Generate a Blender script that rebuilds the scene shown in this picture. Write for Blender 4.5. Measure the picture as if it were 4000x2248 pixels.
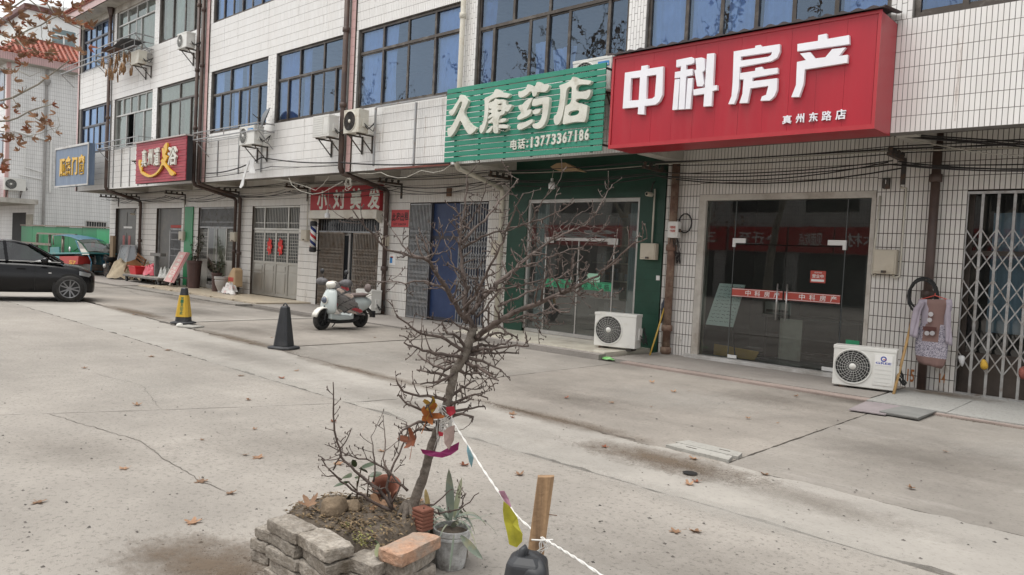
import bpy, bmesh, math, random
from mathutils import Vector, Matrix, noise
random.seed(7)
for _o in list(bpy.data.objects): bpy.data.objects.remove(_o)
SC = bpy.context.scene
COL = SC.collection
# ------------------------------------------------------------------ camera
FPX, CXP, CYP, EYE = 2941.22, 2000.0, 1124.0, 1.6          # focal length in photo pixels, image centre, eye height
RX = Vector((0.73248644, 0.06223386, -0.67793109))
RY = Vector((0.67893126, 0.00659216, 0.73417225))
RZ = Vector((0.0501594, -0.99803982, -0.03742384))
cam_d = bpy.data.cameras.new('camera'); cam = bpy.data.objects.new('camera', cam_d); COL.objects.link(cam)
right = Vector((RX[0], RY[0], RZ[0])); down = Vector((RX[1], RY[1], RZ[1])); fwd = Vector((RX[2], RY[2], RZ[2]))
mw = Matrix.Identity(4)
for i in range(3):
    mw[i][0] = right[i]; mw[i][1] = -down[i]; mw[i][2] = -fwd[i]
mw[2][3] = EYE
cam.matrix_world = mw
cam_d.sensor_width = 36.0; cam_d.sensor_fit = 'HORIZONTAL'; cam_d.lens = FPX/4000*36; cam_d.clip_end = 600; cam_d.clip_start = 0.05
SC.camera = cam
# ------------------------------------------------------------------ world, sun, exposure (overcast day)
W_ = bpy.data.worlds.new('World'); SC.world = W_; W_.use_nodes = True
nt = W_.node_tree; nt.nodes.clear()
sky = nt.nodes.new('ShaderNodeTexSky'); sky.sky_type = 'NISHITA'; sky.sun_disc = False
SUN_EL, SUN_AZ = math.radians(72), math.radians(205)      # azimuth measured clockwise from +Y: behind the camera, to its left
sky.sun_elevation = SUN_EL; sky.sun_rotation = SUN_AZ; sky.air_density = 1.0; sky.dust_density = 1.0; sky.ozone_density = 1.0
hs = nt.nodes.new('ShaderNodeHueSaturation'); hs.inputs['Saturation'].default_value = 0.06; hs.inputs['Value'].default_value = 1.0
bg = nt.nodes.new('ShaderNodeBackground'); bg.inputs['Strength'].default_value = 0.125
wo = nt.nodes.new('ShaderNodeOutputWorld')
nt.links.new(sky.outputs[0], hs.inputs['Color']); nt.links.new(hs.outputs[0], bg.inputs[0]); nt.links.new(bg.outputs[0], wo.inputs[0])
sd = bpy.data.lights.new('sun', 'SUN'); sd.energy = 1.5; sd.angle = math.radians(50); sd.color = (1.0, 0.965, 0.91)
sun = bpy.data.objects.new('sun', sd); COL.objects.link(sun)
_sdir = Vector((math.sin(SUN_AZ)*math.cos(SUN_EL), math.cos(SUN_AZ)*math.cos(SUN_EL), math.sin(SUN_EL)))
sun.rotation_euler = _sdir.to_track_quat('Z', 'Y').to_euler()
SC.view_settings.view_transform = 'Standard'; SC.view_settings.look = 'None'; SC.view_settings.gamma = 1.0
SC.view_settings.use_curve_mapping = False
SC.view_settings.exposure = 1.0
SC.cycles.max_bounces = 8; SC.cycles.transparent_max_bounces = 12
# ------------------------------------------------------------------ photo pixels to places (a pixel is a direction; the plane gives the distance)
def ray(px, py):
    d = Vector((px-CXP, py-CYP, FPX)); return Vector((RX.dot(d), RY.dot(d), RZ.dot(d)))
def G(px, py, z=0.0):
    d = ray(px, py); t = (z-EYE)/d.z; return Vector((d.x*t, d.y*t, z))
def WY(px, py, Y):
    d = ray(px, py); t = Y/d.y; return Vector((d.x*t, Y, EYE+d.z*t))
def WX(px, py, X):
    d = ray(px, py); t = X/d.x; return Vector((X, d.y*t, EYE+d.z*t))
def PD(px, py, depth):
    d = ray(px, py)/FPX; return Vector((d.x*depth, d.y*depth, EYE+d.z*depth))
def depth_of(p): return fwd.dot(Vector(p)-Vector((0, 0, EYE)))
# ------------------------------------------------------------------ mesh builder
ORG = {}
def wloc(o):
    v = Vector((0, 0, 0))
    while o is not None: v = v+o.location; o = o.parent
    return v
class MB:
    def __init__(s): s.v = []; s.f = []; s.m = []; s.cur = 0
    def quad(s, *p):
        b = len(s.v); s.v += [tuple(q) for q in p]; s.f.append(tuple(range(b, b+len(p)))); s.m.append(s.cur); return s
    def box(s, x0, x1, y0, y1, z0, z1, back=True):
        b = len(s.v)
        s.v += [(x0,y0,z0),(x1,y0,z0),(x1,y1,z0),(x0,y1,z0),(x0,y0,z1),(x1,y0,z1),(x1,y1,z1),(x0,y1,z1)]
        fs = [(0,1,5,4),(1,2,6,5),(3,0,4,7),(4,5,6,7),(0,3,2,1)]
        if back: fs.append((2,3,7,6))
        s.f += [tuple(b+i for i in f) for f in fs]; s.m += [s.cur]*len(fs); return s
    def obox(s, c, ax, ay, az):
        """box with centre c and half-axis vectors"""
        c, ax, ay, az = Vector(c), Vector(ax), Vector(ay), Vector(az); b = len(s.v)
        for k in ((-1,-1,-1),(1,-1,-1),(1,1,-1),(-1,1,-1),(-1,-1,1),(1,-1,1),(1,1,1),(-1,1,1)):
            s.v.append(tuple(c+ax*k[0]+ay*k[1]+az*k[2]))
        for f in ((0,1,5,4),(1,2,6,5),(2,3,7,6),(3,0,4,7),(4,5,6,7),(0,3,2,1)):
            s.f.append(tuple(b+i for i in f)); s.m.append(s.cur)
        return s
    def bar(s, a, b_, w, h=None, up=(0,0,1)):
        a, b_ = Vector(a), Vector(b_); h = h or w; d = b_-a
        if d.length < 1e-6: return s
        n = d.normalized(); u = Vector(up)
        if abs(n.dot(u)) > .98: u = Vector((0,1,0))
        x = n.cross(u).normalized(); y = x.cross(n)
        return s.obox((a+b_)/2, x*w/2, d/2, y*h/2)
    def tube(s, pts, r, n=8, cap=True):
        pts = [Vector(p) for p in pts]
        if len(pts) < 2: return s
        rs = r if isinstance(r, (list, tuple)) else [r]*len(pts)
        b = len(s.v); t0 = (pts[1]-pts[0]).normalized()
        u = Vector((0,0,1)) if abs(t0.z) < .9 else Vector((1,0,0))
        x = t0.cross(u).normalized()
        for i, p in enumerate(pts):
            if i == 0: t = pts[1]-pts[0]
            elif i == len(pts)-1: t = pts[-1]-pts[-2]
            else: t = (pts[i+1]-pts[i]).normalized()+(pts[i]-pts[i-1]).normalized()
            if t.length < 1e-7: t = t0
            t = t.normalized(); x = (x-t*x.dot(t))
            if x.length < 1e-6: x = t.orthogonal()
            x.normalize(); y = t.cross(x)
            for k in range(n):
                a = 2*math.pi*k/n; s.v.append(tuple(p+(x*math.cos(a)+y*math.sin(a))*rs[i]))
        for i in range(len(pts)-1):
            for k in range(n):
                s.f.append((b+i*n+k, b+i*n+(k+1)%n, b+(i+1)*n+(k+1)%n, b+(i+1)*n+k)); s.m.append(s.cur)
        if cap:
            s.f.append(tuple(b+k for k in reversed(range(n)))); s.m.append(s.cur)
            e = b+(len(pts)-1)*n; s.f.append(tuple(e+k for k in range(n))); s.m.append(s.cur)
        return s
    def lathe(s, prof, n=20, c=(0,0,0), axis='Z', cap=True):
        """profile of (radius, height) about an axis through c"""
        b = len(s.v); c = Vector(c)
        for r, h in prof:
            for k in range(n):
                a = 2*math.pi*k/n; q = (r*math.cos(a), r*math.sin(a), h)
                if axis == 'Y': q = (q[0], h, q[1])
                elif axis == 'X': q = (h, q[0], q[1])
                s.v.append((c.x+q[0], c.y+q[1], c.z+q[2]))
        for i in range(len(prof)-1):
            for k in range(n):
                s.f.append((b+i*n+k, b+i*n+(k+1)%n, b+(i+1)*n+(k+1)%n, b+(i+1)*n+k)); s.m.append(s.cur)
        if cap:
            s.f.append(tuple(b+k for k in reversed(range(n)))); s.m.append(s.cur)
            e = b+(len(prof)-1)*n; s.f.append(tuple(e+k for k in range(n))); s.m.append(s.cur)
        return s
    def loft(s, rings, closed=True, cap=True):
        b = len(s.v); n = len(rings[0])
        for rg in rings: s.v += [tuple(p) for p in rg]
        for i in range(len(rings)-1):
            for k in range(n if closed else n-1):
                s.f.append((b+i*n+k, b+i*n+(k+1)%n, b+(i+1)*n+(k+1)%n, b+(i+1)*n+k)); s.m.append(s.cur)
        if cap and closed:
            s.f.append(tuple(b+k for k in reversed(range(n)))); s.m.append(s.cur)
            e = b+(len(rings)-1)*n; s.f.append(tuple(e+k for k in range(n))); s.m.append(s.cur)
        return s
    def grid(s, fn, nu, nv):
        b = len(s.v)
        for i in range(nu+1):
            for j in range(nv+1): s.v.append(tuple(fn(i/nu, j/nv)))
        for i in range(nu):
            for j in range(nv):
                a = b+i*(nv+1)+j; s.f.append((a, a+nv+1, a+nv+2, a+1)); s.m.append(s.cur)
        return s
    def prism(s, poly, off):
        """planar polygon (list of 3-D points) extruded by the vector off"""
        b = len(s.v); n = len(poly); off = Vector(off)
        s.v += [tuple(p) for p in poly]+[tuple(Vector(p)+off) for p in poly]
        s.f.append(tuple(b+i for i in range(n))); s.m.append(s.cur)
        s.f.append(tuple(b+n+i for i in reversed(range(n)))); s.m.append(s.cur)
        for i in range(n):
            j = (i+1) % n; s.f.append((b+i, b+n+i, b+n+j, b+j)); s.m.append(s.cur)
        return s
    def build(s, name, mat, parent=None, smooth=False, bevel=0.0, local=False, subsurf=0, fix=True, **kw):
        me = bpy.data.meshes.new(name); off = Vector((0,0,0))
        if parent is not None and not local: off = wloc(parent)
        me.from_pydata([(p[0]-off.x, p[1]-off.y, p[2]-off.z) for p in s.v], [], s.f)
        mats = mat if isinstance(mat, (list, tuple)) else [mat]
        for m_ in mats: me.materials.append(m_)
        if len(mats) > 1: me.polygons.foreach_set('material_index', s.m)
        if fix and len(s.f) < 60000:
            bm = bmesh.new(); bm.from_mesh(me); bmesh.ops.recalc_face_normals(bm, faces=bm.faces); bm.to_mesh(me); bm.free()
        if smooth: me.polygons.foreach_set('use_smooth', [True]*len(me.polygons))
        me.update()
        o = bpy.data.objects.new(name, me); COL.objects.link(o)
        if parent is not None: o.parent = parent
        if bevel > 0:
            b = o.modifiers.new('bevel', 'BEVEL'); b.width = bevel; b.segments = 2; b.limit_method = 'ANGLE'; b.angle_limit = math.radians(40)
            if smooth is False: me.polygons.foreach_set('use_smooth', [False]*len(me.polygons))
        if subsurf:
            b = o.modifiers.new('subsurf', 'SUBSURF'); b.levels = subsurf; b.render_levels = subsurf
        return tag(o, **kw)
def tag(o, label=None, cat=None, group=None, kind=None):
    if label: o['label'] = label
    if cat: o['category'] = cat
    if group: o['group'] = group
    if kind: o['kind'] = kind
    return o
def thing(name, label=None, cat=None, loc=(0,0,0), rz=0.0, group=None, kind=None, parent=None):
    o = bpy.data.objects.new(name, None); COL.objects.link(o); o.empty_display_size = .1
    o.location = loc; o.rotation_euler = (0, 0, rz)
    if parent is not None: o.parent = parent; o.location = Vector(loc)-wloc(parent)
    return tag(o, label, cat, group, kind)
def dup(o, parent=None, **kw):
    c = o.copy(); COL.objects.link(c); c.parent = parent
    for ch in list(o.children): dup(ch, c)
    if kw: tag(c, **kw)
    return c
def jit(a): return random.uniform(-a, a)
# ------------------------------------------------------------------ materials
MATS = {}
def nodes(name):
    m = bpy.data.materials.new(name); m.use_nodes = True; t = m.node_tree; t.nodes.clear()
    out = t.nodes.new('ShaderNodeOutputMaterial'); return m, t, out
def N(t, typ, **kw):
    n = t.nodes.new(typ)
    for k, v in kw.items():
        if k in n.inputs.keys(): n.inputs[k].default_value = v
        else: setattr(n, k, v)
    return n
def ramp(t, src, stops):
    r = t.nodes.new('ShaderNodeValToRGB'); e = r.color_ramp.elements
    while len(e) < len(stops): e.new(0.5)
    for i, (p, c) in enumerate(stops):
        e[i].position = p; e[i].color = (*c, 1) if len(c) == 3 else c
    t.links.new(src, r.inputs[0]); return r.outputs[0]
def mixc(t, fac, a, b, mode='MIX'):
    m = t.nodes.new('ShaderNodeMix'); m.data_type = 'RGBA'; m.blend_type = mode
    for sock, val in ((m.inputs[0], fac), (m.inputs[6], a), (m.inputs[7], b)):
        if hasattr(val, 'is_output'): t.links.new(val, sock)
        elif isinstance(val, (int, float)): sock.default_value = val
        else: sock.default_value = (*val, 1)
    return m.outputs[2]
def coord(t, scale=(1,1,1), kind='Object'):
    tc = t.nodes.new('ShaderNodeTexCoord'); mp = t.nodes.new('ShaderNodeMapping'); mp.inputs['Scale'].default_value = scale
    t.links.new(tc.outputs[kind], mp.inputs[0]); return mp.outputs[0]
def noise_(t, vec, scale, detail=5, rough=.6):
    n = N(t, 'ShaderNodeTexNoise', Scale=scale, Detail=detail, Roughness=rough); t.links.new(vec, n.inputs['Vector']); return n.outputs[0]
def M(name, col, rough=.6, metal=0.0, var=.18, scale=3.0, bump=0.0, bscale=60.0, dirt=None, damt=.5, dscale=2.0, stretch=(1,1,1), rvar=.12, spec=.5, coat=0.0, island=0.0, sheen=0.0):
    """painted/worn surface: base colour with mottling, optional second colour in patches, fine bump"""
    if name in MATS: return MATS[name]
    m, t, out = nodes(name); b = t.nodes.new('ShaderNodeBsdfPrincipled'); t.links.new(b.outputs[0], out.inputs[0])
    v = coord(t, stretch); n1 = noise_(t, v, scale, 6, .65)
    lo = tuple(max(0, c*(1-var)) for c in col); hi = tuple(min(.95, c*(1+var)) for c in col)
    c = ramp(t, n1, [(.3, lo), (.7, hi)])
    if dirt is not None:
        n2 = noise_(t, v, dscale, 8, .7); f = ramp(t, n2, [(.62-.35*damt, (0,0,0)), (.80-.2*damt, (1,1,1))])
        c = mixc(t, f, c, dirt)
    if island > 0:
        g = t.nodes.new('ShaderNodeNewGeometry'); oi = t.nodes.new('ShaderNodeObjectInfo')
        ad = N(t, 'ShaderNodeMath', operation='ADD'); t.links.new(g.outputs['Random Per Island'], ad.inputs[0]); t.links.new(oi.outputs['Random'], ad.inputs[1])
        fr = N(t, 'ShaderNodeMath', operation='FRACT'); t.links.new(ad.outputs[0], fr.inputs[0])
        c = mixc(t, 1.0, c, ramp(t, fr.outputs[0], [(0, (1-island,)*3), (1, (1,)*3)]), 'MULTIPLY')
    t.links.new(c, b.inputs['Base Color'])
    rr = N(t, 'ShaderNodeMapRange'); rr.inputs[3].default_value = max(.03, rough-rvar); rr.inputs[4].default_value = min(1, rough+rvar)
    t.links.new(n1, rr.inputs[0]); t.links.new(rr.outputs[0], b.inputs['Roughness'])
    b.inputs['Metallic'].default_value = metal; b.inputs['Specular IOR Level'].default_value = spec
    if coat: b.inputs['Coat Weight'].default_value = coat
    if bump > 0:
        nb = noise_(t, coord(t), bscale, 4, .6); bp = N(t, 'ShaderNodeBump', Strength=min(1, bump), Distance=.01)
        t.links.new(nb, bp.inputs['Height']); t.links.new(bp.outputs[0], b.inputs['Normal'])
    MATS[name] = m; return m
def glass(name, tint, fres=1.5, rough=0.0, base=0.0, dirt=.0, refl=(1,1,1), wav=0.0):
    """window glass: clear tinted pane that mirrors by Fresnel"""
    m, t, out = nodes(name)
    tr = t.nodes.new('ShaderNodeBsdfTransparent'); tr.inputs[0].default_value = (*tint, 1)
    gl = t.nodes.new('ShaderNodeBsdfGlossy'); gl.inputs['Roughness'].default_value = rough; gl.inputs[0].default_value = (*refl, 1)
    fr = N(t, 'ShaderNodeFresnel', IOR=fres); ad = N(t, 'ShaderNodeMath', operation='ADD'); ad.use_clamp = True; ad.inputs[1].default_value = base
    t.links.new(fr.outputs[0], ad.inputs[0])
    if wav > 0:
        nb = noise_(t, coord(t), 1.6, 3, .5); bp = N(t, 'ShaderNodeBump', Strength=wav, Distance=.02); t.links.new(nb, bp.inputs['Height'])
        t.links.new(bp.outputs[0], gl.inputs['Normal'])
    mx = t.nodes.new('ShaderNodeMixShader'); t.links.new(ad.outputs[0], mx.inputs[0]); t.links.new(tr.outputs[0], mx.inputs[1]); t.links.new(gl.outputs[0], mx.inputs[2])
    res = mx.outputs[0]
    if dirt > 0:
        df = t.nodes.new('ShaderNodeBsdfDiffuse'); df.inputs[0].default_value = (.42, .41, .39, 1)
        nd = noise_(t, coord(t, (1, 1, .5)), 2.5, 8, .7); f = ramp(t, nd, [(.35, (dirt*.25,)*3), (.75, (dirt,)*3)])
        m2 = t.nodes.new('ShaderNodeMixShader'); t.links.new(f, m2.inputs[0]); t.links.new(res, m2.inputs[1]); t.links.new(df.outputs[0], m2.inputs[2]); res = m2.outputs[0]
    t.links.new(res, out.inputs[0]); MATS[name] = m; return m
def tile_mat(name, col, grime, gamt=.5):
    m, t, out = nodes(name); b = t.nodes.new('ShaderNodeBsdfPrincipled'); t.links.new(b.outputs[0], out.inputs[0])
    g = t.nodes.new('ShaderNodeNewGeometry'); oi = t.nodes.new('ShaderNodeObjectInfo')
    ad = N(t, 'ShaderNodeMath', operation='ADD'); t.links.new(g.outputs['Random Per Island'], ad.inputs[0]); t.links.new(oi.outputs['Random'], ad.inputs[1])
    fr = N(t, 'ShaderNodeMath', operation='FRACT'); t.links.new(ad.outputs[0], fr.inputs[0])
    c = ramp(t, fr.outputs[0], [(0, tuple(x*.93 for x in col)), (.12, tuple(x*.975 for x in col)), (1, col)])
    gp = t.nodes.new('ShaderNodeNewGeometry')
    mp = t.nodes.new('ShaderNodeMapping'); mp.inputs['Scale'].default_value = (2.2, 2.2, .22); t.links.new(gp.outputs['Position'], mp.inputs[0])
    n1 = noise_(t, mp.outputs[0], 1.3, 9, .72)
    f = ramp(t, n1, [(.42, (0,0,0)), (.42+.45*(1-gamt)+.08, (.75*gamt+.2,)*3)])
    c = mixc(t, f, c, grime)
    t.links.new(c, b.inputs['Base Color']); b.inputs['Roughness'].default_value = .33; b.inputs['Specular IOR Level'].default_value = .45
    MATS[name] = m; return m
def font_mesh(body, bold=.0, depth=.5, res=3):
    """characters as a filled, extruded mesh; returns verts (x right, y up, z thickness 0..1) scaled to a unit box, faces"""
    cu = bpy.data.curves.new('lettering', 'FONT'); cu.body = body; cu.extrude = .05; cu.offset = bold; cu.resolution_u = res
    ob = bpy.data.objects.new('lettering', cu); COL.objects.link(ob)
    dg = bpy.context.evaluated_depsgraph_get(); me = ob.evaluated_get(dg).to_mesh()
    V = [tuple(v.co) for v in me.vertices]; F_ = [tuple(p.vertices) for p in me.polygons]
    ob.evaluated_get(dg).to_mesh_clear(); bpy.data.objects.remove(ob); bpy.data.curves.remove(cu)
    xs = [v[0] for v in V]; ys = [v[1] for v in V]
    x0, x1, y0, y1 = min(xs), max(xs), min(ys), max(ys)
    return [((v[0]-x0)/max(1e-6, x1-x0), (v[1]-y0)/max(1e-6, y1-y0), (v[2]+.05)/.1) for v in V], F_
def letters(name, body, o, ux, uz, un, thick, mat, parent, bold=.0, local=False):
    """fit the characters into the parallelogram o + s*ux + t*uz, raised along un"""
    V, F_ = font_mesh(body, bold); o, ux, uz, un = Vector(o), Vector(ux), Vector(uz), Vector(un)
    mb = MB(); mb.v = [tuple(o+ux*a+uz*b+un*(thick*c)) for a, b, c in V]; mb.f = F_; mb.m = [0]*len(F_)
    return mb.build(name, mat, parent, local=local)
def outline(name, polys, mat, parent, off):
    """closed outlines (with holes) in 3-D on one plane facing -Y, filled and extruded towards the viewer by off"""
    cu = bpy.data.curves.new('outline', 'CURVE'); cu.dimensions = '2D'; cu.fill_mode = 'BOTH'; cu.extrude = off/2
    Y = polys[0][0][1]
    for p in polys:
        s = cu.splines.new('POLY'); s.points.add(len(p)-1); s.use_cyclic_u = True
        for i, q in enumerate(p): s.points[i].co = (q[0], q[2], 0, 1)
    ob = bpy.data.objects.new('outline', cu); COL.objects.link(ob)
    dg = bpy.context.evaluated_depsgraph_get(); me = ob.evaluated_get(dg).to_mesh()
    mb = MB(); mb.v = [(v.co.x, Y-off/2-v.co.z, v.co.y) for v in me.vertices]; mb.f = [tuple(p.vertices) for p in me.polygons]; mb.m = [0]*len(mb.f)
    ob.evaluated_get(dg).to_mesh_clear(); bpy.data.objects.remove(ob); bpy.data.curves.remove(cu)
    return mb.build(name, mat, parent)
def rsmooth(pts, k=3):
    """Chaikin smoothing of a closed outline"""
    for _ in range(k):
        q = []
        for i in range(len(pts)):
            a, b = Vector(pts[i]), Vector(pts[(i+1) % len(pts)]); q += [a*.75+b*.25, a*.25+b*.75]
        pts = q
    return pts
def sag(a, b, drop, n=14):
    a, b = Vector(a), Vector(b); return [a.lerp(b, i/n)+Vector((0, 0, -4*drop*(i/n)*(1-i/n))) for i in range(n+1)]
YO, YW = 10.65, 12.0                                       # upper facade plane, ground-floor wall plane
# ================================================================== ground
def concrete(name, col, speck=.5, blot=.25, stain=(.2,.18,.16), samt=.35, bump=.35):
    m, t, out = nodes(name); b = t.nodes.new('ShaderNodeBsdfPrincipled'); t.links.new(b.outputs[0], out.inputs[0])
    g = t.nodes.new('ShaderNodeNewGeometry'); v = g.outputs['Position']
    n1 = noise_(t, v, .55, 8, .62); n2 = noise_(t, v, 3.1, 8, .7); n3 = noise_(t, v, 28, 5, .7); n4 = noise_(t, v, 120, 3, .6)
    c = ramp(t, n1, [(.32, tuple(x*(1-blot) for x in col)), (.5, col), (.68, tuple(min(1, x*(1+blot*.8)) for x in col))])
    c = mixc(t, ramp(t, n2, [(.35, (.0,)*3), (.75, (.5,)*3)]), c, tuple(x*.78 for x in col))
    c = mixc(t, ramp(t, n2, [(.22, (.45,)*3), (.42, (0,)*3)]), c, tuple(min(1, x*1.22) for x in col))
    mp = t.nodes.new('ShaderNodeMapping'); mp.inputs['Scale'].default_value = (.35, 1.6, 1); t.links.new(v, mp.inputs[0])
    n5 = noise_(t, mp.outputs[0], 1.4, 9, .75)
    c = mixc(t, ramp(t, n5, [(.55, (0,)*3), (.78, (samt,)*3)]), c, stain)
    c = mixc(t, ramp(t, n3, [(.36, (speck*.9,)*3), (.46, (0,)*3)]), c, tuple(x*.45 for x in col))
    c = mixc(t, ramp(t, n4, [(.60, (0,)*3), (.70, (speck*.6,)*3)]), c, tuple(min(1, x*1.4) for x in col))
    vo = N(t, 'ShaderNodeTexVoronoi', Scale=55.0); t.links.new(v, vo.inputs['Vector'])
    wn = t.nodes.new('ShaderNodeTexWhiteNoise'); t.links.new(vo.outputs['Position'], wn.inputs['Vector'])
    dt = N(t, 'ShaderNodeMath', operation='MULTIPLY'); 
    t.links.new(ramp(t, vo.outputs['Distance'], [(.08, (1,)*3), (.20, (0,)*3)]), dt.inputs[0]); t.links.new(ramp(t, wn.outputs['Value'], [(.80, (0,)*3), (.9, (speck*.9,)*3)]), dt.inputs[1])
    c = mixc(t, dt.outputs[0], c, tuple(x*.35 for x in col))
    t.links.new(c, b.inputs['Base Color']); b.inputs['Roughness'].default_value = .88; b.inputs['Specular IOR Level'].default_value = .3
    ad = N(t, 'ShaderNodeMath', operation='ADD'); t.links.new(n3, ad.inputs[0]); t.links.new(n4, ad.inputs[1])
    bp = N(t, 'ShaderNodeBump', Strength=bump, Distance=.012); t.links.new(ad.outputs[0], bp.inputs['Height']); t.links.new(bp.outputs[0], b.inputs['Normal'])
    MATS[name] = m; return m
M_road = concrete('road_concrete', (.335, .309, .277), .75, .22, (.235,.215,.19), .7)
M_lot = concrete('lot_concrete', (.276, .251, .222), .45, .34, (.155,.14,.122), .8, .25)
M_lot2 = concrete('lot_concrete_grey', (.264, .243, .217), .4, .30, (.40,.375,.345), .7, .2)
M_strip = concrete('strip_concrete', (.352, .330, .299), .35, .22, (.235,.21,.18), .75, .2)
M_plat = concrete('platform_concrete', (.30, .275, .25), .35, .2, (.18,.16,.14), .4, .2)
M_joint = M('joint_dirt', (.11, .098, .085), .95, var=.4, scale=9, bump=.6)
M_crack = M('crack_dark', (.12, .105, .092), .95, var=.3, scale=20)
def jag(pts, amp=.008, step=.10, seed=0):
    out = []; n = len(pts)
    for i in range(n):
        a, b = Vector(pts[i]), Vector(pts[(i+1) % n]); L = (b-a).length; k = max(1, min(160, int(L/step)))
        if L < 1e-5: continue
        nrm = Vector((-(b-a).y, (b-a).x, 0)).normalized()
        for j in range(k):
            p = a.lerp(b, j/k)
            if j: p = p+nrm*(amp*1.6*noise.noise(Vector((p.x*3.1, p.y*3.1, seed)))+amp*.6*jit(1))
            out.append(p)
    return out
def slab_poly(pts, ztop, thick, mat, parent, name='slab', amp=.006, gap=.006):
    P = [Vector((p[0], p[1], 0)) for p in pts]; c = sum(P, Vector())/len(P)
    P = [p+(Vector((math.copysign(gap, c.x-p.x), math.copysign(gap, c.y-p.y), 0))) for p in P]
    Q = jag(P, amp); n = len(Q)
    bm = bmesh.new(); vs = [bm.verts.new((q.x, q.y, ztop)) for q in Q]; f = bm.faces.new(vs)
    bmesh.ops.triangulate(bm, faces=[f])
    lo = [bm.verts.new((q.x, q.y, ztop-thick)) for q in Q]
    for i in range(n):
        j = (i+1) % n; bm.faces.new((vs[j], vs[i], lo[i], lo[j]))
    bmesh.ops.recalc_face_normals(bm, faces=bm.faces)
    me = bpy.data.meshes.new(name); off = wloc(parent)
    bmesh.ops.translate(bm, verts=bm.verts, vec=-off); bm.to_mesh(me); bm.free(); me.materials.append(mat)
    o = bpy.data.objects.new(name, me); COL.objects.link(o); o.parent = parent; return o
ground = MB().quad((-300,-200,-.022),(300,-200,-.022),(300,300,-.022),(-300,300,-.022)).build('ground', M_joint, kind='structure')
road = thing('road', kind='structure')
# the road surface on the near side of the pale strip, in two pours
slab_poly([(-120,-60),(-8.4,-60),(-8.4,0.2),(-7.75,1.82),(-7.23,3.03),(-6.58,4.66),(-22,5.02),(-120,5.4)], 0, .04, M_road, road)
slab_poly([(-8.4,-60),(60,-60),(60,4.62),(-0.9,4.62),(-2.6,4.66),(-6.58,4.66),(-7.23,3.03),(-7.75,1.82),(-8.4,.2)], 0, .04, M_road, road)
strip = thing('pavement_strip', kind='structure')
slab_poly([(-60,5.2),(-22,5.02),(-6.6,4.68),(-6.3,5.95),(-8.3,6.03),(-11.3,6.2),(-14.8,6.26),(-20.5,6.7),(-60,7.6)], 0, .04, M_strip, strip, amp=.035)
slab_poly([(-6.6,4.68),(-2.6,4.67),(20,4.6),(20,5.75),(-1.1,5.75),(-2.8,5.80),(-3.9,5.82),(-6.3,5.95)], 0, .04, M_strip, strip, amp=.035)
lot = thing('parking_lot', kind='structure')
JX = [14, 5.2, 1.1, -2.85, -6.98, -10.9, -14.95, -18.8, -22.8, -26.8, -31, -36, -60]
def yup(x): return 5.75 if x > -4 else 5.82+(-x-4)*.045
for i in range(len(JX)-1):
    a, b = JX[i+1], JX[i]
    yt = 10.2 if a > -16 else 9.7
    dz = random.Random(i).choice((-.006, 0, .004))
    slab_poly([(a, yup(a)+.02), (b, yup(b)+.02), (b, yt), (a, yt)], dz, .03, M_lot if i % 2 else M_lot2, lot, amp=.009, gap=.009)
# front walk under the overhang: one platform per shop
walk = thing('shop_walk', kind='structure')
M_pink = concrete('worn_red_paving', (.33, .265, .235), .35, .25, (.30,.28,.25), .8, .2)
M_cream = M('cream_floor_tile', (.60, .56, .47), .22, var=.08, scale=2, dirt=(.42,.38,.31), damt=.25, dscale=1.4)
M_beige = M('beige_floor_tile', (.47, .40, .30), .4, var=.12, scale=2, dirt=(.36,.31,.25), damt=.4, dscale=1.2)
M_stone = concrete('grey_stone_paving', (.34, .335, .315), .8, .1)
slab_poly([(-7.35,10.42),(-3.15,10.42),(-3.15,12.1),(-7.35,12.1)], .03, .08, M_plat, walk)
slab_poly([(-6.95,10.20),(-3.0,10.20),(-3.0,10.42),(-6.95,10.42)], .022, .07, M_pink, walk, gap=.003)
for x0, x1, y0 in ((-3.12, -2.2, 10.15), (-2.2, -.9, 10.12), (-.9, .6, 10.1), (.6, 4.5, 10.1)):
    slab_poly([(x0, y0), (x1, y0), (x1, 12.1), (x0, 12.1)], .035, .08, M_stone, walk, gap=.004, amp=.003)
slab_poly([(-3.1,10.04),(4.5,10.02),(4.5,10.1),(-3.1,10.14)], .018, .06, M_pink, walk, gap=.004)
for x0, x1 in ((-11.3,-10.4),(-10.4,-9.5),(-9.5,-8.55),(-8.55,-7.5)):            # large polished tiles before the green shop
    for y0, y1 in ((10.52,11.25),(11.25,12.1)):
        slab_poly([(x0,y0),(x1,y0),(x1,y1),(x0,y1)], .085, .10, M_cream, walk, 'tile', amp=0, gap=.0015)
slab_poly([(-11.35,10.33),(-7.45,10.30),(-7.45,10.52),(-11.35,10.52)], .07, .10, M_plat, walk, amp=.012)
slab_poly([(-19.0,10.22),(-11.4,10.22),(-11.4,12.1),(-19.0,12.1)], .03, .08, M_plat, walk)
for k in range(6):
    x0 = -27.2+k*1.38; slab_poly([(x0,10.35),(x0+1.38,10.3),(x0+1.38,12.1),(x0,12.1)], .07, .10, M_beige, walk, 'tile', amp=.003, gap=.003)
slab_poly([(-36,9.75),(-27.2,9.75),(-27.2,12.1),(-36,12.1)], .05, .1, M_plat, walk, amp=.02)
slab_poly([(-27.2,9.72),(-19.0,9.72),(-19.0,10.3),(-27.2,10.35)], .03, .08, M_lot2, walk, amp=.03)
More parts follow.
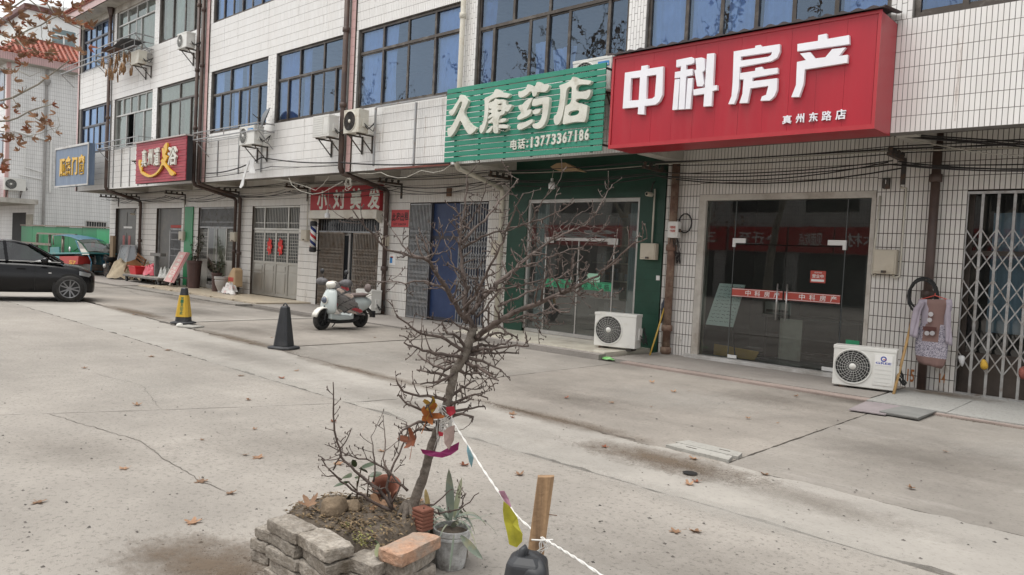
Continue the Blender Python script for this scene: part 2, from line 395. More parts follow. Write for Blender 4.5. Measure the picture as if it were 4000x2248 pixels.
def crack(path, w, parent, amp=.02, name='crack'):
    P = [Vector((p[0], p[1], 0)) for p in path]; Q = []
    for i in range(len(P)-1):
        k = max(2, int((P[i+1]-P[i]).length/.06))
        for j in range(k):
            q = P[i].lerp(P[i+1], j/k); Q.append(q+Vector((jit(amp)*.5+amp*noise.noise(q*3), jit(amp)*.5+amp*noise.noise(q*3+Vector((9,0,0))), 0)))
    mb = MB(); L = []; R_ = []
    for i, q in enumerate(Q):
        t = (Q[min(i+1, len(Q)-1)]-Q[max(i-1, 0)]).normalized(); n = Vector((-t.y, t.x, 0)); ww = w*(.25+.9*abs(noise.noise(q*5)))*min(1, (len(Q)-1-i)/6+.1)
        L.append(q+n*ww); R_.append(q-n*ww)
    for i in range(len(Q)-1):
        mb.quad(*[(p.x, p.y, .0035) for p in (L[i], L[i+1], R_[i+1], R_[i])])
    return mb.build(name, M_crack, parent, fix=False)
crack([(-7.56,2.15),(-6.6,2.33),(-6.22,2.41),(-5.6,2.35),(-4.91,2.31),(-4.45,2.36)], .007, road)
crack([(-9.6,3.2),(-8.6,3.35),(-7.2,3.0)], .005, road)
crack([(-20.9,9.06),(-20,9.3),(-19.2,9.75),(-18.7,10.2)], .02, lot, .05)
crack([(-25,9.2),(-23.2,8.9),(-21.9,9.2),(-20.5,9.1)], .02, lot, .05)
crack([(-9.5,6.1),(-6.5,5.97),(-4.7,5.93),(-3.5,5.84)], .014, strip, .03)
crack([(-16.5,6.5),(-14.2,6.35),(-11.5,6.26),(-9.5,6.1)], .028, strip, .05)
# raised pale kerb line along one joint
slab_poly([(-15.12,6.7),(-14.98,6.7),(-15.2,10.0),(-15.35,10.0)], .018, .04, M_strip, lot, 'kerb_line', amp=.004, gap=.0)
# drain covers and the open hole
M_lid = concrete('drain_lid', (.37,.36,.33), .5, .15)
drain = thing('drain_cover', 'pale concrete drain cover with two lifting slots set in the lot', 'drain cover', (-3.13,6.0,0))
for (y0, y1) in ((5.86,6.02),(6.03,6.2)):
    slab_poly([(-3.46,y0),(-2.84,y0-.02),(-2.88,y1-.02),(-3.42,y1)], .022, .05, M_lid, drain, 'lid', amp=.004, gap=.003)
mb = MB()
for x, y in ((-3.25,5.95),(-3.02,6.12)): mb.box(x-.05,x+.05,y-.008,y+.008,.020,.0245)
mb.build('lifting_slot', M_joint, drain)
hp = G(2695, 1853)
hb = MB().lathe([(.0,.0115),(.05,.012),(.058,.0118)], 18, (hp.x, hp.y, .0), cap=False).build('drain_hole', M('hole_black', (.012,.011,.01), 1), None, label='small round dark hole in the pale strip near the drain cover', cat='hole')
# stained soil round the hole and beside the planter: thin irregular patches of dirt
def dirt_patch(c, rx, ry, name, label, seed, ang=0., mat=None, parent=None):
    rr = random.Random(seed); mb = MB(); n = 900
    for _ in range(n):
        a = rr.uniform(0, 6.283); r = abs(rr.gauss(0, .48)); x, y = rx*r*math.cos(a), ry*r*math.sin(a)
        ca, sa = math.cos(ang), math.sin(ang); px, py = c[0]+x*ca-y*sa, c[1]+x*sa+y*ca; s = rr.uniform(.002, .007)
        h = s*rr.uniform(.3, .8); b = len(mb.v); k = rr.uniform(0, 3)
        for q in range(3): mb.v.append((px+s*math.cos(k+q*2.1), py+s*math.sin(k+q*2.1), .0005))
        mb.v.append((px, py, h)); mb.f += [(b,b+1,b+3),(b+1,b+2,b+3),(b+2,b,b+3)]; mb.m += [0]*3
    return mb.build(name, mat or M_soil, parent, fix=False, kind='stuff', label=label, cat='dirt')
M_soil = M('soil', (.115,.092,.07), .95, var=.45, scale=14, bump=.8, bscale=90)
M_grit = M('grit', (.16,.145,.13), .9, var=.5, scale=3, island=.6)
dirt_patch((hp.x-.15, hp.y+.18), .9, .35, 'loose_dirt', 'dark loose dirt scattered round the hole in the strip', 3, .1)
dirt_patch((-15.2,6.42), 2.6, .16, 'joint_debris', 'dark debris collected in the joint beside the yellow cone', 23, -.03)
dirt_patch((-11.0,6.24), 1.6, .12, 'joint_debris', 'dark debris collected in the joint beside the black cone', 24, -.02)
dirt_patch((-5.2,5.95), 1.5, .10, 'joint_debris', 'dark debris along the edge of the pale strip before the agency', 25)
dirt_patch((-1.9,10.02), .9, .08, 'joint_debris', 'dark debris along the kerb before the lattice gate', 26)
def ground_stain(c, rx, ry, ang, col, amt, seed, z=.0042, name='ground_stain', parent=None):
    nm = 'ground_stain_%d_%d' % (int(col[0]*1000), int(amt*100))
    if nm not in MATS:
        m, t, out = nodes(nm); df = t.nodes.new('ShaderNodeBsdfDiffuse'); df.inputs[0].default_value = (*col, 1); tr = t.nodes.new('ShaderNodeBsdfTransparent')
        tc = t.nodes.new('ShaderNodeTexCoord'); ln = N(t, 'ShaderNodeVectorMath', operation='LENGTH'); t.links.new(tc.outputs['Object'], ln.inputs[0])
        g = t.nodes.new('ShaderNodeNewGeometry'); nn = noise_(t, g.outputs['Position'], 4.5, 10, .78); fine = noise_(t, g.outputs['Position'], 45, 4, .7)
        sb = N(t, 'ShaderNodeMath', operation='SUBTRACT'); t.links.new(nn, sb.inputs[0]); ml = N(t, 'ShaderNodeMath', operation='MULTIPLY'); t.links.new(ln.outputs['Value'], ml.inputs[0]); ml.inputs[1].default_value = .62; t.links.new(ml.outputs[0], sb.inputs[1])
        a1 = N(t, 'ShaderNodeMath', operation='MULTIPLY_ADD'); t.links.new(fine, a1.inputs[0]); a1.inputs[1].default_value = .5; t.links.new(sb.outputs[0], a1.inputs[2])
        f = ramp(t, a1.outputs[0], [(.20,(0,0,0)),(.75,(amt,)*3)]); mx = t.nodes.new('ShaderNodeMixShader'); t.links.new(f, mx.inputs[0]); t.links.new(tr.outputs[0], mx.inputs[1]); t.links.new(df.outputs[0], mx.inputs[2]); t.links.new(mx.outputs[0], out.inputs[0]); MATS[nm] = m
    mb = MB(); n = 40; mb.v = [(math.cos(i*6.2832/n), math.sin(i*6.2832/n), 0) for i in range(n)]; mb.f = [tuple(range(n))]; mb.m = [0]
    o = mb.build(name, MATS[nm], parent, local=True, fix=False); o.location = Vector((c[0],c[1],z))-(wloc(parent) if parent else Vector()); o.scale = (rx,ry,1); o.rotation_euler = (0,0,ang); return o
DK, BR_, PL = (.115,.10,.085), (.16,.125,.095), (.44,.42,.385); rs0 = random.Random(19); zz = .0042
for c, rx, ry, an, co, am in (((hp.x-.35,hp.y+.18),1.1,.42,.05,BR_,.95),((hp.x+.9,hp.y+.1),1.0,.3,-.1,BR_,.25),((-1.7,7.4),1.3,1.1,0,DK,.4),((-1.0,8.6),1.0,.9,.3,PL,.6),((-4.6,8.2),1.5,1.2,.2,PL,.45),((-5.4,7.0),1.3,.6,0,DK,.45),((-4.0,9.2),1.2,.6,0,DK,.4),((-8.6,8.0),1.5,1.2,0,DK,.4),((-9.6,7.0),1.2,.6,.1,PL,.4),((-12.8,8.6),1.3,1.0,0,DK,.55),((-13.0,7.1),1.4,.5,0,DK,.4),((-17.2,7.8),1.8,1.0,0,DK,.4),((-17.5,6.6),2.6,.35,-.03,BR_,.95),((-12.0,6.25),2.2,.25,-.02,BR_,.8),((-8.2,6.0),2.2,.22,-.02,BR_,.7),((-4.8,5.9),1.6,.25,0,BR_,.7),((-2.0,5.3),1.5,.35,0,DK,.2),((-6.0,5.2),2.4,.4,.02,DK,.35),((-10.5,5.4),3.0,.5,0,DK,.35),((-4.9,4.72),2.2,.28,0,PL,.6),((-2.2,4.62),1.6,.25,0,PL,.6),((-8.8,4.75),2.4,.3,0,PL,.5),((-5.2,3.3),1.5,.9,.4,DK,.28),((-8.6,3.4),2.0,1.0,.2,PL,.3),((-3.6,3.2),1.2,.7,0,DK,.28),((-1.8,3.6),1.3,.8,0,DK,.3),((-6.2,1.9),1.2,.6,.5,DK,.3),((-3.55,1.75),.75,.42,.3,BR_,1.0),((-2.7,1.75),.8,.3,0,BR_,.8),((-2.3,2.5),.45,.3,0,BR_,.8),((-3.3,10.1),.9,.4,0,DK,.7),((-2.6,11.7),.9,.35,0,BR_,.8),((-7.2,11.2),.6,.8,0,DK,.5),((-15.5,10.9),1.6,.6,0,DK,.5),((-21,9.4),3.0,.5,0,DK,.5),((-26,8.2),3,1.2,0,DK,.35),((-13.0,9.0),.5,.35,.5,(.05,.045,.04),.6),((-20.9,6.0),1.6,1.0,.2,DK,.6)):
    zz += .00012; ground_stain(c, rx, ry, an, co, am*(.65 if co is DK else .85), 0, zz+(.035 if c[1] > 10.15 and c[0] > -3.2 else (.03 if c[1] > 10.3 else 0)), parent=lot)
# grit lying about on the concrete
rr = random.Random(5); mb = MB()
for k in range(900):
    u = rr.uniform(0, 4000); v_ = 1250+1000*(rr.random()**.8); p = G(u, v_)
    if p.y > 10: continue
    s = rr.choice((.003,.004,.005,.008,.012))*rr.uniform(.6,1.3)*(1+.02*p.length); b = len(mb.v); a = rr.uniform(0, 6)
    for q in range(4): mb.v.append((p.x+s*math.cos(a+q*1.57)*rr.uniform(.6,1.2), p.y+s*math.sin(a+q*1.57)*rr.uniform(.4,1), .001))
    mb.v.append((p.x, p.y, s*.6)); mb.f += [(b,b+1,b+4),(b+1,b+2,b+4),(b+2,b+3,b+4),(b+3,b,b+4)]; mb.m += [0]*4
mb.build('grit', M_grit, None, fix=False, kind='stuff', label='fine grit and crumbs scattered over the concrete', cat='grit')
# ================================================================== the row of shops: a three-storey tiled building
def proj(p):
    d = Vector(p)-Vector((0,0,EYE)); z = fwd.dot(d); return (CXP+FPX*right.dot(d)/z, CYP+FPX*down.dot(d)/z, z)
M_tile = tile_mat('white_wall_tile', (.80,.79,.77), (.62,.57,.51), .30)
M_tilelow = tile_mat('shaded_wall_tile', (.71,.69,.655), (.50,.44,.37), .40)  # ground-floor tiles darker and creamier: shade below the overhang put into the colour
M_grout = M('grout_grey', (.20,.19,.178), .95, var=.25, scale=6, bump=.3)
M_groutlow = M('grout_brown', (.075,.058,.047), .95, var=.35, scale=6, bump=.3)
M_pinktile = tile_mat('pink_tile', (.56,.36,.34), (.34,.24,.22), .45)
M_render = M('cement_render', (.44,.415,.37), .9, var=.2, scale=2.5, bump=.3, dirt=(.27,.245,.21), damt=.5, dscale=1.6)
M_soffit = M('soffit_render', (.46,.44,.40), .9, var=.15, scale=1.5, bump=.2, dirt=(.26,.235,.2), damt=.4)
M_bronze = M('bronze_frame', (.075,.062,.052), .38, metal=.35, var=.3, scale=3, dirt=(.19,.175,.155), damt=.3, dscale=3)
M_alu = M('aluminium_frame', (.50,.49,.47), .42, metal=.5, var=.15, scale=4, dirt=(.25,.22,.19), damt=.35)
M_darkblue_frame = M('dark_frame', (.055,.055,.07), .4, metal=.3, var=.3)
M_dark = M('room_dark', (.05,.05,.052), .9, var=.3, scale=1)
M_room = M('room_wall', (.16,.155,.15), .9, var=.2, scale=1)
M_bluecurt = M('blue_curtain', (.34,.44,.58), .85, var=.2, scale=3)
M_palecurt = M('pale_blue_curtain', (.72,.80,.88), .85, var=.15, scale=3)
M_greycurt = M('grey_curtain', (.40,.43,.42), .85, var=.2, scale=2)
G_blue = glass('blue_window_glass', (.46,.60,.84), 1.5, .01, .09, .05, (.58,.76,1.0), .12)
G_green = glass('greenish_window_glass', (.62,.68,.64), 1.5, .02, .06, .30, (.85,.95,.92), .08)
G_shop = glass('shop_glass', (.70,.78,.75), 1.5, .0, .04, .03, (1,1,1), .02)
bld = thing('shop_building', 'long three-storey white tiled building with shops below overhanging upper floors', 'building', (-16, 12, 0))
XL, XR = -34.75, 4.8
Z_LIP, Z_S2, Z_H2, Z_S3, Z_H3, Z_TOP = 3.505, 4.975, 6.86, 8.34, 10.10, 10.33
WIN = [(-34.4,-31.15), (-30.7,-27.2), (-26.8,-23.6), (-22.78,-19.4), (-18.95,-15.62), (-15.2,-11.58), (-11.15,-7.47), (-7.1,-3.3), (-3.02,.85), (1.2,4.5)]
uw = MB()
for z0, z1 in ((Z_LIP, Z_S2), (Z_H2, Z_S3)): uw.box(XL, XR, YO, YO+.22, z0, z1)
for z0, z1 in ((Z_S2, Z_H2), (Z_S3, Z_H3)):
    xs = [XL]+[v for w in WIN for v in w]+[XR]
    for i in range(0, len(xs), 2): uw.box(xs[i], xs[i+1], YO, YO+.22, z0, z1)
upper = uw.build('upper_wall', M_grout, bld)
MB().box(XL, XR, YO-.006, YO+.2, Z_H3, Z_TOP).build('window_head_band', M_render, bld)
mb = MB().box(XL, XL+.2, YO+.225, 20, Z_LIP, Z_TOP).box(XL, XL+.2, 12.25, 20, 0, Z_LIP)     # end wall
mb.build('end_wall', M_tile, bld)
fl = MB().box(XL+.2, XR, YO+.22, 20, 3.72, 3.9).box(XL+.2, XR, YO+.22, 20, 7.25, 7.4).box(XL+.2, XR, YO+.22, 20, 10.2, 10.32)
fl.build('floor_slab', M_soffit, bld)
MB().box(XL+.2, XR, 15.2, 15.3, 0, 10.2).build('inner_wall', M_room, bld)
# tiles -------------------------------------------------------------
def tile_rects(rects, Y, px, pz, joint=.006, th=.007):
    """stack-bond tiles over each rectangle, clipped to it; returns list of (x0,x1,z0,z1)"""
    out = []
    for x0, x1, z0, z1, *o in rects:
        ppx, ppz = (o[0], o[1]) if o else (px, pz); stag = o[2] if len(o) > 2 else 0
        nz = max(1, round((z1-z0)/ppz)); dz = (z1-z0)/nz; nx = max(1, round((x1-x0)/ppx)); dx = (x1-x0)/nx
        for i in range(nx):
            so = stag*dz*.5 if (i % 2 and stag) else 0
            for j in range(nz+(1 if so else 0)):
                a, b = z0+j*dz-so, z0+(j+1)*dz-so; a, b = max(a, z0), min(b, z1)
                if b-a < .02: continue
                out.append((x0+i*dx+joint/2, x0+(i+1)*dx-joint/2, a+joint/2, b-joint/2))
    return out
def skipped(t, holes):
    cx, cz = (t[0]+t[1])/2, (t[2]+t[3])/2
    return any(h[0] < cx < h[1] and h[2] < cz < h[3] for h in holes)
TP = .0595
up_r = [(-7.3+i*4.1, -3.2+i*4.1, Z_LIP, Z_S2) for i in range(2)]
up_r = [(a, b, Z_LIP, Z_S2) for a, b in ((-34.6,-31.15),(-31.0,-27.2),(-27.2,-23.6),(-22.95,-19.3),(-19.3,-15.6),(-15.28,-11.3),(-11.3,-7.3),(-7.3,-3.2),(-3.2,.9),(.9,4.8))]
up_r += [(a, b, Z_H2, Z_S3) for a, b, *_ in up_r[:7]]+[(-7.3,-3.2,Z_H2,Z_H2+.4)]
pier_r = []
xs = [XL]+[v for w in WIN for v in w]+[XR]
for i in range(2, len(xs)-2, 2):
    a, b = xs[i], xs[i+1]
    if -24 < a < -22: a = -22.98
    if -16 < a < -15: a = -15.30
    if -32 < a < -31: a = -30.95
    for z0, z1 in ((Z_S2, Z_H2), (Z_S3, Z_H3)):
        if z0 > 8 and a > -20: continue
        pier_r.append((a+.01, b-.01, z0, z1, .115, .21, 1) if a < -12 else (a+.01, b-.01, z0, z1, .062, .21, 1))
up_t = tile_rects(up_r, YO, TP, .21, .0085)+tile_rects(pier_r, YO, TP, .21, .008)
def emit_tiles(ts, Y, mat, wall, n_single, th=.007, blocked=(), name='tile'):
    def vis(t):
        u, v, z = proj(((t[0]+t[1])/2, Y, (t[2]+t[3])/2)); ok = 0 < u < 4000 and 0 < v < 2248 and not skipped(t, blocked)
        return (0 if ok else 1, z)
    order = sorted(range(len(ts)), key=lambda i: vis(ts[i])); single = set(order[:n_single]); cache = {}
    mb = MB(); off = wloc(wall)
    for i, t in enumerate(ts):
        d = jit(.0012)
        if i in single:
            key = (round(t[1]-t[0], 4), round(t[3]-t[2], 4))
            if key not in cache:
                b = MB().box(0, key[0], -th, 0, 0, key[1], back=False)
                me = bpy.data.meshes.new(name); me.from_pydata(b.v, [], b.f); me.materials.append(mat); cache[key] = me
            o = bpy.data.objects.new(name, cache[key]); COL.objects.link(o); o.parent = wall; o.location = (t[0]-off.x, Y+d-off.y, t[2]-off.z)
            o.rotation_euler = (jit(.006), jit(.004), jit(.006))
        else: mb.box(t[0], t[1], Y-th+d, Y, t[2], t[3], back=False)
    if mb.v: mb.build(name+'_field', mat, wall, fix=False, kind='stuff')
emit_tiles(up_t, YO, M_tile, upper, 150, blocked=[(-11.3,-3.2,3.4,4.95)])
# pink tiled pilaster strips and the corner
for a, b in ((-34.75,-34.6), (-23.14,-22.96), (-15.46,-15.29)):
    p = MB().box(a, b, YO-.04, YO-.001, Z_LIP, Z_TOP).build('pilaster', M_groutlow, bld)
    tm = MB()
    for t in tile_rects([(a, b, Z_LIP, Z_TOP)], YO, .18, .21): tm.box(t[0], t[1], YO-.047, YO-.04, t[2], t[3], back=False)
    tm.build('pilaster_tile', M_pinktile, p, fix=False)
# concrete cantilever beams and underside of the overhang
for x in (-34.5,-31.0,-27.1,-23.2,-19.25,-15.35,-11.35,-7.3,-3.2,.9):
    MB().box(x, x+.26, YO+.23, YW+.02, 3.5, 3.715).build('beam', M_soffit, bld)
# eave with round clay tiles
ev = MB().box(XL-.15, XR, 10.13, YO+.4, Z_TOP, Z_TOP+.03).build('eave_soffit', M_soffit, bld)
fas = MB().box(XL-.17, XR, 10.10, 10.14, Z_TOP, Z_TOP+.30).build('fascia', M_groutlow, bld)
tm = MB()
for t in tile_rects([(XL-.17, -19, Z_TOP, Z_TOP+.30)], 10.1, .065, .30): tm.box(t[0], t[1], 10.093, 10.1, t[2], t[3], back=False)
tm.build('fascia_tile', M_pinktile, fas, fix=False)
M_clay = M('clay_roof_tile', (.36,.10,.06), .6, var=.3, scale=5, dirt=(.16,.055,.045), damt=.45, dscale=3, island=.35)
rf = MB().prism([(XL-.2,10.06,Z_TOP+.31),(XL-.2,12.2,Z_TOP+1.35),(XL-.2,12.2,Z_TOP+1.25),(XL-.2,10.06,Z_TOP+.25)], (16,0,0)).build('roof', M_clay, bld)
for k in range(34):
    x = XL-.1+k*.2; tb = MB(); a = Vector((x,10.0,Z_TOP+.33)); b = Vector((x,12.2,Z_TOP+1.41))
    tb.tube([a.lerp(b, i/5) for i in range(6)], .05, 8); tb.build('roof_tile', M_clay, rf, smooth=True)
# ---------------------------------------------------------------- windows
def window(x0, x1, z0, z1, Y, zt, tops, sashes, fm, gm, curt=None, fw=.055, name='window', open_=()):
    w = MB(); d0, d1 = Y+.05, Y+.115
    w.box(x0, x0+fw, d0, d1, z0, z1).box(x1-fw, x1, d0, d1, z0, z1).box(x0+fw, x1-fw, d0, d1, z0, z0+fw).box(x0+fw, x1-fw, d0, d1, z1-fw, z1)
    if zt: w.box(x0+fw, x1-fw, d0-.004, d1-.004, zt-fw/2, zt+fw/2)
    else: zt = z1-fw
    L = x1-x0; tx = [x0+fw]+[x0+L*f for f in tops]+[x1-fw]; sx = [x0+fw]+[x0+L*f for f in sashes]+[x1-fw]
    if zt < z1-fw:
        for x in tx[1:-1]: w.box(x-fw/2.2, x+fw/2.2, d0+.002, d1-.002, zt+fw/2, z1-fw)
    for k, x in enumerate(sx[1:-1]): w.box(x-fw/2, x+fw/2, d0+.003+.01*(k % 2), d1-.003, z0+fw, zt-fw/2)
    wo_ = w.build(name, fm, bld)
    for seq, a, b in ((tx, zt+fw/2, z1-fw), (sx, z0+fw, zt-fw/2)):
        if b-a < .1: continue
        for i in range(len(seq)-1):
            if (a < zt-.1) and i in open_: continue
            yy = d0+.03+(.012 if (i % 2) else 0); q0, q1 = seq[i]+.012, seq[i+1]-.012; t1, t2 = jit(.004), jit(.004)
            MB().quad((q0,yy-t1,a),(q1,yy+t1,a),(q1,yy+t1+t2,b),(q0,yy-t1+t2,b)).build('pane', gm, wo_, fix=False)
            if a < zt-.1 and fw > .05:                       # sliding sash rails
                MB().box(q0, q1, yy-.012, yy+.012, a, a+.035).build('sash_rail', fm, wo_); MB().box(q0, q1, yy-.012, yy+.012, b-.03, b).build('sash_rail', fm, wo_)
    if curt:
        for (f0, f1, cm, zc0, zc1, amp) in curt:
            a, b = x0+L*f0, x0+L*f1; n = max(8, int((b-a)/.035)); yc = Y+.165+jit(.01)
            def fn(u, v, a=a, b=b, yc=yc, zc0=zc0, zc1=zc1, amp=amp):
                x = a+(b-a)*u; zz = z0+(z1-z0)*(zc0+(zc1-zc0)*v)
                return (x+.02*math.sin(v*5+u*9), yc+amp*math.sin(u*(b-a)*38+1.3*math.sin(v*3))+amp*.5*math.sin(u*(b-a)*17), zz)
            MB().grid(fn, n, 5).build('curtain', cm, wo_, smooth=True, fix=False)
    return wo_
S3 = (1/3, 2/3); S6 = (1/6, 1/3, .5, 2/3, 5/6); Q4 = (.25, .5, .75)
W2, W3 = (Z_S2+.002, Z_H2-.002), (Z_S3+.002, Z_H3-.002)
def dk(*a): return list(a)
window(*WIN[0], *W2, YO, 6.10, (.25,.5,.75), (.2,.4,.6,.8), M_darkblue_frame, G_blue, dk((.0,.5,M_palecurt,0,1,.02),(.6,1,M_bluecurt,0,1,.02)), .07)
window(*WIN[1], *W2, YO, 6.22, (.2,.4,.6,.8), (.3,.5,.75), M_alu, G_green, dk((.0,.28,M_greycurt,0,1,.02),(.55,.98,M_greycurt,.35,1,.02)), .05, open_=(1,))
window(*WIN[2], *W2, YO, 6.30, (.52,), (.27,.52,.78), M_bronze, G_green, dk((.0,.5,M_greycurt,0,1,.015),(.55,1,M_greycurt,0,1,.015)))
window(*WIN[3], *W2, YO, 6.15, S3, S6, M_bronze, G_blue, dk((.0,.14,M_palecurt,0,1,.02),(.34,.48,M_palecurt,0,1,.02),(.55,.66,M_bluecurt,0,1,.02)))
window(*WIN[4], *W2, YO, 6.13, S3, S6, M_bronze, G_blue, dk((.0,.3,M_bluecurt,0,1,.02),(.34,.44,M_bluecurt,0,1,.02)))
window(*WIN[5], *W2, YO, 6.30, Q4, Q4, M_bronze, G_blue, dk((.0,.24,M_palecurt,0,1,.012),(.25,.36,M_palecurt,0,1,.012),(.76,1,M_palecurt,0,1,.012)), .06)
window(*WIN[6], *W2, YO, 6.20, (.26,.51,.9), (.12,.38,.5,.64,.88), M_bronze, G_blue, dk((.0,.1,M_bluecurt,0,1,.015),(.4,.5,M_palecurt,0,.4,.02),(.52,.66,M_palecurt,0,.3,.02)), .06)
window(*WIN[7], *W2, YO, 6.15, (.19,.35,.65,.81), (.19,.35,.5,.65,.81), M_bronze, G_blue, dk((.0,.185,M_palecurt,0,1,.03),(.2,.34,M_palecurt,0,1,.008),(.36,.49,M_palecurt,0,1,.03),(.51,.64,M_palecurt,0,1,.02),(.82,1,M_palecurt,0,1,.03)), .06)
window(*WIN[8], *W2, YO, 6.15, (.15,.4,.7), (.15,.4,.7), M_bronze, G_blue, dk((.0,.14,M_bluecurt,0,1,.02),(.2,.35,M_palecurt,0,1,.02)), .07)
window(*WIN[9], *W2, YO, 6.15, S3, S6, M_bronze, G_blue)
window(*WIN[0], *W3, YO, 9.55, (.2,.4,.6,.8), (.2,.4,.6,.8), M_darkblue_frame, G_blue, dk((.05,.3,M_palecurt,0,.8,.02),(.6,.95,M_palecurt,0,1,.02)), .07)
window(*WIN[1], *W3, YO, 9.58, (.25,.5,.75), (.28,.48,.62), M_alu, G_green, dk((.0,.27,M_greycurt,0,1,.02),(.62,1,M_greycurt,0,1,.02)), .05)
window(*WIN[2], *W3, YO, None, (), (.3,.58,.8), M_bronze, G_green, dk((.05,.2,M_greycurt,0,1,.03),(.3,.5,M_palecurt,0,1,.02),(.6,1,M_greycurt,0,1,.03)))
window(*WIN[3], *W3, YO, 9.55, S3, S6, M_bronze, G_blue, dk((.0,.35,M_palecurt,0,1,.02),(.5,1,M_bluecurt,0,1,.02)))
for w in WIN[4:7]: window(*w, *W3, YO, 9.55, S3, S6, M_bronze, G_blue)
# ---------------------------------------------------------------- ground floor wall
OPEN = [(-34.1,-31.87,2.9), (-29.9,-27.66,2.87), (-26.3,-23.72,2.87), (-22.49,-19.70,2.87), (-18.70,-15.86,2.48), (-14.65,-11.90,2.87), (-10.72,-7.90,2.88), (-6.68,-3.73,2.90), (-2.54,1.2,2.88)]
lw = MB(); edges = [XL]+[v for o in OPEN for v in o[:2]]+[XR]
for i in range(0, len(edges), 2): lw.box(edges[i], edges[i+1], YW, YW+.24, 0, 3.72)
for a, b, z in OPEN: lw.box(a, b, YW, YW+.24, z, 3.72)
lower = lw.build('lower_wall', M_groutlow, bld)
rects = []
for i in range(0, len(edges), 2): rects.append((max(edges[i], -34.74), min(edges[i+1], 1.2), .0, 2.88))
rects = [r for r in rects if r[0] < r[1]]
for a, b, z in OPEN:
    rects.append((a, min(b, 1.2), z, 3.70))
for i in range(0, len(edges), 2): rects.append((max(edges[i], -34.74), min(edges[i+1], 1.2), 2.88, 3.70))
low_t = tile_rects([r for r in rects if r[1]-r[0] > .02], YW, .062, .206, .0105)
low_t = [t for t in low_t if not (-11.27 < (t[0]+t[1])/2 < -7.36)]
emit_tiles(low_t, YW, M_tilelow, lower, 150, .009, blocked=[(-7,-3.6,2.9,3.7)])
# rust and run-off stains on the tiles, as thin films with their own ragged outline
def stain(x, z0, z1, w, Y, col, seed):
    rr = random.Random(seed); mb = MB(); n = 10; L = []; R_ = []
    for i in range(n+1):
        z = z1+(z0-z1)*i/n; ww = w*(1-.55*i/n)*rr.uniform(.5,1.2); c = x+rr.uniform(-.006,.006); L.append((c-ww, z)); R_.append((c+ww, z))
    for i in range(n): mb.quad((L[i][0],Y,L[i][1]),(R_[i][0],Y,R_[i][1]),(R_[i+1][0],Y,R_[i+1][1]),(L[i+1][0],Y,L[i+1][1]))
    nm = 'rust_stain_%d' % int(col[0]*100)
    if nm not in MATS:
        m, t, out = nodes(nm); df = t.nodes.new('ShaderNodeBsdfDiffuse'); df.inputs[0].default_value = (*col, 1); tr = t.nodes.new('ShaderNodeBsdfTransparent')
        nn = noise_(t, coord(t, (9,9,1.2)), 3, 6, .7); f = ramp(t, nn, [(.42,(0,0,0)),(.80,(.5,)*3)]); mx = t.nodes.new('ShaderNodeMixShader')
        t.links.new(f, mx.inputs[0]); t.links.new(tr.outputs[0], mx.inputs[1]); t.links.new(df.outputs[0], mx.inputs[2]); t.links.new(mx.outputs[0], out.inputs[0]); MATS[nm] = m
    return mb.build('rust_stain', MATS[nm], upper if Y < 11 else lower, fix=False)
RUST = (.30,.145,.055); GREYRUN = (.44,.40,.35)
for i, (x, z0, z1, w) in enumerate([(-15.95,3.55,4.35,.022),(-15.62,3.52,4.25,.02),(-14.2,3.55,4.4,.03),(-14.5,3.6,4.4,.02),(-18.75,3.6,4.8,.022),(-18.95,3.55,4.5,.02),(-19.6,3.6,4.3,.03),(-12.6,3.6,4.6,.035),(-2.45,3.6,4.8,.03),(-28.0,6.9,7.6,.05),(-27.4,6.9,8.0,.05)]):
    stain(x, z0, z1, w, YO-.0105, RUST if i % 3 else GREYRUN, 40+i)
for i in range(26):
    x = -34+i*1.32+jit(.4); stain(x, Z_S3-random.uniform(.5,1.3), Z_S3-.02, random.uniform(.02,.06), YO-.0105, GREYRUN, 90+i)
    stain(x+.5, Z_S2-random.uniform(.4,1.2), Z_S2-.02, random.uniform(.02,.06), YO-.0105, GREYRUN, 190+i)
for i, x in enumerate((-6.95,-7.25,-3.5,-2.7,-3.3,-11.7,-15.1,-15.7,-19.2,-22.9)): stain(x, .02, random.uniform(.25,.6), .09, YW-.0125, (.28,.2,.12), 300+i)
